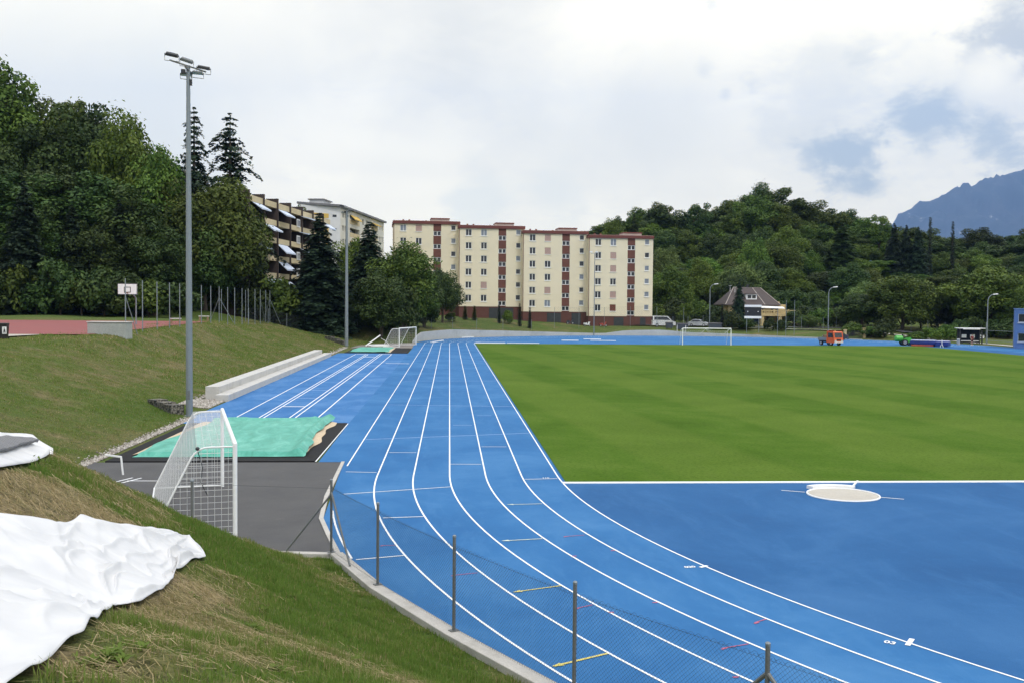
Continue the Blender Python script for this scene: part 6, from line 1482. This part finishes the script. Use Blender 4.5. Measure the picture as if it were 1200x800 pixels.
for (k, x, top, Z, w, m, lab) in [
    ('tall', 6, 82, 152, 92, 'broad', 'tall tree at the left edge of the photo, highest of the left wood'), ('tall', -38, 100, 150, 110, 'broad', LL_), ('tall', 44, 128, 150, 84, 'dark', LL_),
    ('airy', 78, 88, 158, 60, 'broad', 'airy tree top rising alone above the left wood'), ('tall', 112, 128, 152, 92, 'dark', LL_), ('round', 152, 138, 146, 96, 'bright', 'brighter green rounded tree top in the middle of the left wood'), ('round', 188, 172, 142, 84, 'broad', LL_),
    ('deodar', 228, 127, 158, 125, 'spruce', 'left one of two dark layered cedars rising behind the nearest mast'), ('deodar', 270, 134, 152, 150, 'spruce', 'right one of two dark layered cedars, with long side branches over the balcony block'),
    ('round', 258, 205, 146, 118, 'broad', 'broad leafy tree right of the nearest mast, in front of the cedars'), ('round', 210, 218, 142, 96, 'broad', LL_), ('round', 284, 236, 150, 56, 'broad', LL_), ('round', 240, 262, 142, 80, 'dark', LL_),
    ('tall', 18, 205, 136, 110, 'dark', LL_), ('tall', 68, 185, 140, 92, 'dark', LL_), ('tall', 118, 208, 138, 100, 'dark', LL_), ('tall', 165, 222, 138, 96, 'dark', LL_), ('tall', -30, 180, 140, 110, 'dark', LL_),
    ('tall', 20, 120, 170, 120, 'dark', LL_), ('tall', 95, 145, 172, 120, 'dark', LL_), ('tall', 160, 165, 170, 110, 'dark', LL_), ('tall', 215, 200, 165, 90, 'dark', LL_), ('tall', 60, 150, 165, 90, 'dark', LL_),
    ('spruce', 30, 215, 128, 80, 'spruce', 'dark spruce left of the basketball hoop in the left wood'), ('spruce', 140, 235, 132, 70, 'spruce', LL_.replace('broadleaf', 'dark conifer')), ('spruce', 85, 240, 130, 66, 'spruce', LL_.replace('broadleaf', 'dark conifer'))]:
    tree(k, x, top, Z, w, m, lab, GL if lab.startswith(('broad', 'dark conifer')) else None)
LB = 'dark bush at the edge of the wood behind the red court'
for i, x in enumerate(range(-60, 335, 26)): tree('bush', x, 318+RNG.uniform(-16, 18) if x < 215 else 322+RNG.uniform(-10, 14), 126 if x < 215 else 147, 62, 'dark' if i % 3 else 'broad', LB, 'bushes behind the red court', cat='bush')
for i, x in enumerate(range(-50, 285, 33)): tree('tall', x, 255+RNG.uniform(-15, 25), (131 if x < 200 else 149)+RNG.uniform(0, 3), 70, 'dark', LL_, GL)
# trees between the balcony block and the cream blocks
for (k, x, top, Z, w, m, lab) in [
    ('spruce', 374, 250, 148, 96, 'spruce', 'dark spruce in front of the balcony block, left of the second mast'), ('round', 411, 278, 168, 58, 'bright', 'lighter leafy tree directly behind the second mast'), ('spruce', 432, 260, 160, 84, 'spruce', 'dark spruce right of the second mast, before the white building'),
    ('round', 474, 286, 160, 84, 'broad', 'rounded leafy tree hiding the lower left of the leftmost cream block'), ('round', 519, 313, 186, 44, 'dark', 'small dark round tree in front of the join of the first two cream blocks'),
    ('round', 447, 318, 150, 70, 'dark', 'dark low tree right of the second mast above the far goal'), ('round', 497, 318, 170, 44, 'dark', 'dark low tree under the leftmost cream block'),
    ('dome', 345, 338, 150, 60, 'dark', 'dark rounded tree at the right end of the court fence'), ('round', 398, 315, 162, 44, 'broad', 'leafy tree between the two dark spruces'), ('bush', 330, 338, 148, 56, 'dark', 'dark bush under the balcony block awnings'),
    ('airy', 343, 233, 200, 22, 'broad', 'small leafy tree top showing above the balcony block roof'), ('airy', 352, 237, 200, 20, 'broad', 'second small leafy tree top above the balcony block roof, the right one')]:
    tree(k, x, top, Z, w, m, lab)
for x, top, w in ((360, 347, 40), (388, 350, 40), (415, 345, 40), (440, 345, 46), (470, 340, 50), (498, 344, 40)): tree('bush', x, top, 152 if x < 480 else 172, w, 'dark' if x % 4 else 'broad', 'dark bush at the foot of the trees above the far goal', 'bushes above the far goal', cat='bush')
# clipped shrubs and little cypresses before the cream blocks
for x, top, Z, w, kd, m, lab in ((545, 358, 196, 7, 'column', 'broad', 'small columnar shrub before the second cream block, leftmost'), (556, 358, 196, 7, 'column', 'broad', 'small columnar shrub before the second cream block, second from left'), (585, 356, 195, 5, 'column', 'spruce', 'thin dark cypress before the second cream block'), (609, 355, 194, 5, 'column', 'spruce', 'thin dark cypress at the join of the second and third blocks'), (621, 359, 193, 5, 'column', 'spruce', 'thin dark cypress before the third cream block'),
        (595, 363, 196, 14, 'bush', 'bright', 'bright rounded bush between the thin cypresses'), (528, 366, 190, 14, 'bush', 'broad', 'low bush under the small dark round tree'), (846, 357, 198, 0, None, None, None)):
    if kd: tree(kd, x, top, Z, w, m, lab, cat='bush' if kd == 'bush' else 'shrub')
# wooded hill on the right
SKY_L = [(690, 268), (700, 265), (715, 254), (745, 250), (775, 237), (800, 248), (815, 238), (830, 240), (850, 232), (875, 222), (900, 217), (925, 222), (940, 235), (955, 248), (975, 242), (990, 250), (1010, 258), (1030, 252), (1045, 264), (1060, 268), (1090, 272), (1115, 276), (1150, 268), (1200, 268), (1260, 262)]
SX, SY = zip(*SKY_L)
HL = 'green tree in the wooded hillside on the right'; HG = 'trees on the wooded hill'
hr = random.Random(5)
ROWS = [(316, 1.0, 30, 'tall'), (298, .86, 30, 'tall'), (280, .72, 30, 'round'), (262, .58, 30, 'round'), (246, .44, 31, 'round'), (233, .28, 32, 'round')]
for ri, (Z, fr, stp, kd) in enumerate(ROWS):
    x = 700+ri*7 if ri < 4 else 770
    while x < 1245:
        sky = np.interp(x, SX, SY); base = 372; top = base+(sky-base)*fr+hr.uniform(-9, 9)*(1 if ri else .35)
        kind = kd if hr.random() < .8 else hr.choice(['airy', 'dome', 'willow'] if ri else ['airy'])
        m = hr.choices(['broad', 'dark', 'bright', 'pale'], [5, 4, 2.2, .6])[0] if ri else hr.choice(['broad', 'dark', 'broad'])
        if x < 745 and ri > 1: x += stp; continue
        tree(kind, x, top, Z+hr.uniform(-6, 6), stp*hr.uniform(1.25, 1.75), m, HL, HG, v=hr.randrange(6)); x += stp*hr.uniform(.75, 1.1)
for (k, x, top, Z, w, m, lab) in [
    ('round', 888, 217, 318, 48, 'dark', 'dark tree forming the highest point of the right hill'), ('airy', 775, 236, 300, 52, 'dark', 'dark open tree on the skyline right of the rightmost cream block'), ('airy', 815, 237, 302, 36, 'dark', 'dark open tree on the skyline, second right of the cream blocks'), ('spruce', 742, 250, 285, 26, 'dark', 'pointed dark tree showing above the roof of the rightmost cream block'), ('round', 718, 253, 285, 34, 'broad', 'rounded tree top above the roof of the rightmost cream block'),
    ('airy', 975, 241, 300, 40, 'broad', 'open tree top on the skyline above the orange truck'), ('airy', 1030, 250, 290, 26, 'broad', 'open tree top on the skyline left of the mountain'),
    ('spruce', 1046, 262, 268, 34, 'spruce', 'dark spruce on the skyline, first of the group before the mountain'), ('spruce', 1060, 264, 268, 32, 'spruce', 'dark spruce on the skyline, second of the group before the mountain'), ('spruce', 1074, 266, 266, 34, 'spruce', 'dark spruce on the skyline, third of the group before the mountain'),
    ('column', 1088, 255, 270, 8, 'spruce', 'thin dark cypress standing up before the mountain, left one'), ('column', 1114.5, 260, 270, 7, 'spruce', 'thin dark cypress standing up before the mountain, right one'),
    ('spruce', 985, 262, 262, 60, 'dark', 'large dark pine on the slope above the orange truck'), ('dome', 1160, 314, 192, 108, 'bright', 'large bright leafy tree left of the blue building, behind the lamp'), ('dome', 1058, 322, 196, 84, 'broad', 'rounded leafy tree behind the green tractor and mats'), ('dome', 787, 312, 226, 48, 'broad', 'smooth dome-shaped tree right of the rightmost cream block'),
    ('round', 822, 301, 236, 44, 'bright', 'lighter leafy tree above the silver car'), ('willow', 868, 307, 238, 56, 'pale', 'pale drooping tree behind the yellow house'), ('round', 1010, 345, 200, 56, 'dark', 'low dark tree right of the street lamp above the truck'), ('round', 1108, 352, 200, 50, 'dark', 'low dark tree between the mats and the large bright tree'), ('round', 1195, 330, 185, 60, 'broad', 'leafy tree behind the blue building at the right edge'),
    ('spruce', 866, 329, 205, 26, 'spruce', 'dark conifer in front of the yellow house roof'), ('column', 846.5, 356, 202, 6, 'spruce', 'dark narrow cypress left of the scoreboard'), ('dome', 948, 369, 203, 26, 'broad', 'clipped dome-shaped bush right of the yellow house')]:
    tree(k, x, top, Z, w, m, lab)
for (x, top, Z, w, m) in [(772, 356, 215, 26, 'bright'), (790, 350, 216, 30, 'dark'), (805, 355, 214, 24, 'bright'), (822, 352, 216, 28, 'broad'), (838, 358, 213, 26, 'dark'), (858, 364, 200, 24, 'dark'), (875, 372, 200, 26, 'dark'), (903, 372, 197, 14, 'dark'), (916, 374, 197, 14, 'dark'), (1000, 352, 206, 40, 'dark'), (1030, 350, 208, 44, 'dark'), (1080, 356, 206, 44, 'dark'), (1100, 350, 208, 44, 'dark'), (1130, 352, 206, 44, 'dark'), (1150, 350, 208, 44, 'dark'), (1180, 352, 202, 44, 'dark'), (1205, 350, 202, 44, 'dark'), (962, 362, 206, 34, 'broad'), (978, 366, 206, 30, 'pale'), (1000, 378, 188, 24, 'broad'), (1022, 382, 184, 30, 'broad'), (1036, 378, 182, 22, 'dark'), (1075, 388, 178, 24, 'broad'), (1092, 384, 178, 24, 'bright'), (1110, 380, 178, 28, 'broad'), (930, 365, 208, 26, 'dark'), (945, 358, 212, 36, 'dark'), (1040, 372, 190, 30, 'dark'), (1125, 374, 182, 26, 'dark'), (1140, 372, 183, 30, 'dark'), (1165, 374, 183, 34, 'dark'), (1185, 374, 180, 34, 'dark')]:
    tree('bush', x, top, Z, w, m, 'bush at the foot of the wooded hill beyond the far bend', 'bushes beyond the far bend', cat='bush')
# small hedge along the path
V = []

# ------------------------------------------------------------------ mountain
nu, nv = 150, 60; az = np.radians(np.linspace(13, 52, nu+1)); rr = np.linspace(11800, 16600, nv+1)
MX = np.zeros((nv+1, nu+1)); MY = MX.copy(); MZ = MX.copy()
rx = [980, 1010, 1045, 1060, 1075, 1092, 1110, 1130, 1150, 1165, 1175, 1200, 1240, 1300, 1400, 1550, 1700, 1900]; ry = [300, 284, 262, 252, 243, 240, 231, 222, 213, 210, 206, 199, 188, 176, 165, 175, 190, 240]
for i in range(nu+1):
    # the camera pixel column whose bearing is az (angle right of +Y)
    cx = 600+F_PX*math.tan(az[i]-YAW); y = np.interp(cx, rx, ry); hz = 357.3+(cx-600)*.0085
    top = CAM_H+(hz-y)*15000*math.cos(az[i]-YAW)/F_PX
    top += 60*(fbm(np.array([i*.9]), np.array([.5]), 3, 5)[0]-.45)+28*(vnoise(np.array([i*.33]), np.array([7.5]), 8)[0]-.5)
    for j in range(nv+1):
        f = (rr[j]-11800)/3200; g_ = min(1, f) if f <= 1 else max(0, 1-(f-1)*1.2); x = rr[j]*math.sin(az[i]); yy = rr[j]*math.cos(az[i])
        MX[j, i], MY[j, i] = x, yy; MZ[j, i] = top*(g_**.85)
rid = fbm(MX*.0016, MY*.0007, 5, 77); r2 = 1-np.abs(2*fbm(MX*.003+3, MY*.0011, 5, 91)-1)
w_ = np.clip((rr[:, None]-11900)/1400, 0, 1)*np.clip((15040-rr[:, None])/600, 0, 1)
MZ = MZ*(1+.0*rid)+w_*((rid-.45)*400+(r2-.6)*460); MZ = np.maximum(MZ, 2.0)
mm, nt, b = nodes('mountain_rock'); v = geo_pos(nt); m1 = noise(nt, v, .003, 6, .7); m2 = noise(nt, geo_pos(nt, (1, .3, .45)), .006, 9, .8)
col = ramp(nt, m1, [(.35, (.018, .03, .02)), (.55, (.03, .04, .032)), (.7, (.06, .065, .06))]); col = mix(nt, ramp(nt, m2, [(.60, 0.0), (.68, 1.0)]), col, (.80, .78, .74))
nt.links.new(col, b.inputs['Base Color']); b.inputs['Roughness'].default_value = 1
ii = (np.arange(nv)[:, None]*(nu+1)+np.arange(nu)[None]).ravel()
mo = fast_mesh('mountain', np.stack([MX.ravel(), MY.ravel(), MZ.ravel()], 1), np.stack([ii, ii+1, ii+nu+2, ii+nu+1], 1), mm, smooth=True); struct(mo, 'hazy blue rocky mountain beyond the wooded hill')

# ------------------------------------------------------------------ haze
HZ = .7e-4
if HZ > 0:
    mb = MB(); mb.bb(-17000, 17000, -17000, 17000, -2.0, 3600); hb_ = mb.build('haze', None) if False else None
    me = bpy.data.meshes.new('haze'); me.from_pydata(mb.v, [], mb.f); hzo = bpy.data.objects.new('haze', me); COL.objects.link(hzo); hzo['kind'] = 'stuff'; hzo['label'] = 'thin blue summer haze'
    m = bpy.data.materials.new('haze'); m.use_nodes = True; nt = m.node_tree; nt.nodes.clear(); o_ = nt.nodes.new('ShaderNodeOutputMaterial'); pv_ = nt.nodes.new('ShaderNodeVolumePrincipled')
    pv_.inputs['Color'].default_value = (.26, .47, 1.0, 1); pv_.inputs['Density'].default_value = HZ; pv_.inputs['Anisotropy'].default_value = .2
    nt.links.new(pv_.outputs[0], o_.inputs['Volume']); me.materials.append(m)
    hzo.display_type = 'WIRE'

# ------------------------------------------------------------------ sky and sun
SUN_EL, SUN_AZ = math.radians(55), math.radians(150)        # azimuth clockwise from +Y: behind the photographer, to the right
w = bpy.data.worlds.new('World'); sc.world = w; w.use_nodes = True; nt = w.node_tree
bg = nt.nodes['Background']; bg.inputs['Strength'].default_value = .1
sky = nt.nodes.new('ShaderNodeTexSky'); sky.sky_type = 'NISHITA'; sky.sun_disc = False; sky.sun_elevation = SUN_EL; sky.sun_rotation = SUN_AZ; sky.dust_density = 2.0; sky.altitude = 400
tc = nt.nodes.new('ShaderNodeTexCoord'); D = tc.outputs['Generated']
sx_ = nt.nodes.new('ShaderNodeSeparateXYZ'); nt.links.new(D, sx_.inputs[0])
den = math_(nt, 'ADD', math_(nt, 'MAXIMUM', sx_.outputs['Z'], 0.0), .10)
px_ = math_(nt, 'DIVIDE', sx_.outputs['X'], den); py_ = math_(nt, 'DIVIDE', sx_.outputs['Y'], den)
cb_ = nt.nodes.new('ShaderNodeCombineXYZ'); nt.links.new(px_, cb_.inputs[0]); nt.links.new(py_, cb_.inputs[1]); CP_ = cb_.outputs[0]
n1 = noise(nt, CP_, .55, 7, .58, .5); n2 = noise(nt, CP_, 1.9, 8, .62, .6); nd = noise(nt, coords(nt, 'Generated', (1, 1, 1.7)), 13.0, 10, .66, .15); nd2 = noise(nt, D, 3.0, 6, .6, .4)
K = 14.3
def kc(c): return [x*K for x in c]
base = ramp(nt, n1, [(.30, (.92, .92, .91)), (.46, (1.01, 1.0, .98)), (.62, (1.07, 1.06, 1.04))])
base = mix(nt, ramp(nt, n2, [(.55, 0.0), (.75, .45)]), base, (.93, .91, .88))
def patch(px, py, r, lo, hi, col, amt, nz, base):
    """a soft cloud bank lying in a given direction of the sky"""
    d = Vector(ray(px, py)).normalized(); vm = nt.nodes.new('ShaderNodeVectorMath'); vm.operation = 'DISTANCE'; nt.links.new(D, vm.inputs[0]); vm.inputs[1].default_value = d
    f = math_(nt, 'SUBTRACT', 1.0, math_(nt, 'DIVIDE', vm.outputs['Value'], r)); f = math_(nt, 'ADD', f, math_(nt, 'MULTIPLY', math_(nt, 'SUBTRACT', nz, .5), 2.1))
    f = math_(nt, 'MULTIPLY', sstep(nt, f, lo, hi), amt); return mix(nt, f, base, col)
nw = noise(nt, coords(nt, 'Generated', (1, 1, 2.2)), 6.5, 9, .64, .7)
base = mix(nt, ramp(nt, nw, [(.40, .0), (.54, .0), (.62, .55), (.78, .2)]), base, (.90, .90, .895))
base = mix(nt, ramp(nt, nw, [(.30, .8), (.42, 0.0)]), base, (1.12, 1.11, 1.09))
base = patch(540, 25, .20, .05, .9, (.62, .63, .65), .8, nd2, base)
base = patch(430, 45, .12, .05, .9, (.72, .73, .75), .6, nd2, base)
base = patch(330, 60, .15, .05, .9, (.78, .79, .81), .65, nd2, base)
base = patch(90, 60, .15, .05, .9, (.80, .82, .85), .6, nd2, base)
base = patch(200, 190, .12, .05, .9, (.80, .83, .87), .55, nd2, base)
base = patch(640, 145, .17, .1, 1.0, (.77, .78, .79), .65, nd2, base)
base = patch(780, 160, .15, .1, 1.0, (.78, .79, .80), .6, nd2, base)
base = patch(960, 125, .09, .05, .8, (.74, .76, .79), .65, nd, base)
base = patch(1080, 150, .14, .25, 1.25, (.72, .76, .80), .8, nd, base)
base = patch(1000, 182, .080, .40, .95, (.41, .475, .56), .92, nd, base)
base = patch(1078, 145, .080, .40, .95, (.44, .50, .58), .92, nd, base)
base = patch(1165, 158, .075, .40, .95, (.46, .52, .59), .9, nd, base)
base = patch(1190, 40, .095, .32, .9, (.47, .50, .55), .92, nd, base)
base = patch(1160, 90, .045, .3, .8, (1.08, 1.07, 1.05), .8, nd, base)
base = patch(560, 242, .075, .35, 1.0, (.70, .77, .84), .5, nd, base)
base = patch(655, 232, .06, .35, 1.0, (.76, .81, .86), .5, nd, base)
for x, y, r in ((825, 85, .018), (880, 105, .020), (1010, 68, .02), (832, 4, .022), (850, 112, .014)): base = patch(x, y, r*1.4, .45, 1.0, (.66, .69, .72), .6, nd, base)
base = mix(nt, sstep(nt, sx_.outputs['Z'], 0.58, .20), base, mix(nt, 1.0, base, (1.43, 1.27, .86), 'MULTIPLY'))
sc_ = nt.nodes.new('ShaderNodeVectorMath'); sc_.operation = 'SCALE'; nt.links.new(base, sc_.inputs[0]); sc_.inputs['Scale'].default_value = K*1.0
sv = mix(nt, .94, sky.outputs['Color'], (0, 0, 0)); mxn = nt.nodes.new('ShaderNodeMix'); mxn.data_type = 'RGBA'; mxn.inputs[0].default_value = .93
nt.links.new(sky.outputs['Color'], mxn.inputs[6]); nt.links.new(sc_.outputs[0], mxn.inputs[7]); nt.links.new(mxn.outputs[2], bg.inputs['Color'])
ld = bpy.data.lights.new('sun', 'SUN'); ld.energy = 1.5; ld.angle = math.radians(10); ld.color = (1.0, .96, .90); so_ = bpy.data.objects.new('sun', ld); COL.objects.link(so_)
sd_ = Vector((math.sin(SUN_AZ)*math.cos(SUN_EL), math.cos(SUN_AZ)*math.cos(SUN_EL), math.sin(SUN_EL))); so_.rotation_euler = sd_.to_track_quat('Z', 'Y').to_euler(); so_.location = (0, -20, 60)

# ------------------------------------------------------------------ render settings
sc.view_settings.view_transform = 'Standard'; sc.view_settings.look = 'None'; sc.view_settings.exposure = 0.33; sc.view_settings.gamma = 1
sc.view_settings.use_curve_mapping = False
sc.render.engine = 'CYCLES'
cy = sc.cycles; cy.use_denoising = True; cy.denoiser = 'OPENIMAGEDENOISE'; cy.denoising_input_passes = 'RGB_ALBEDO_NORMAL'; cy.denoising_prefilter = 'ACCURATE'; cy.max_bounces = 6; cy.diffuse_bounces = 3; cy.glossy_bounces = 2; cy.transmission_bounces = 2; cy.transparent_max_bounces = 4; cy.volume_bounces = 0
cy.use_adaptive_sampling = False
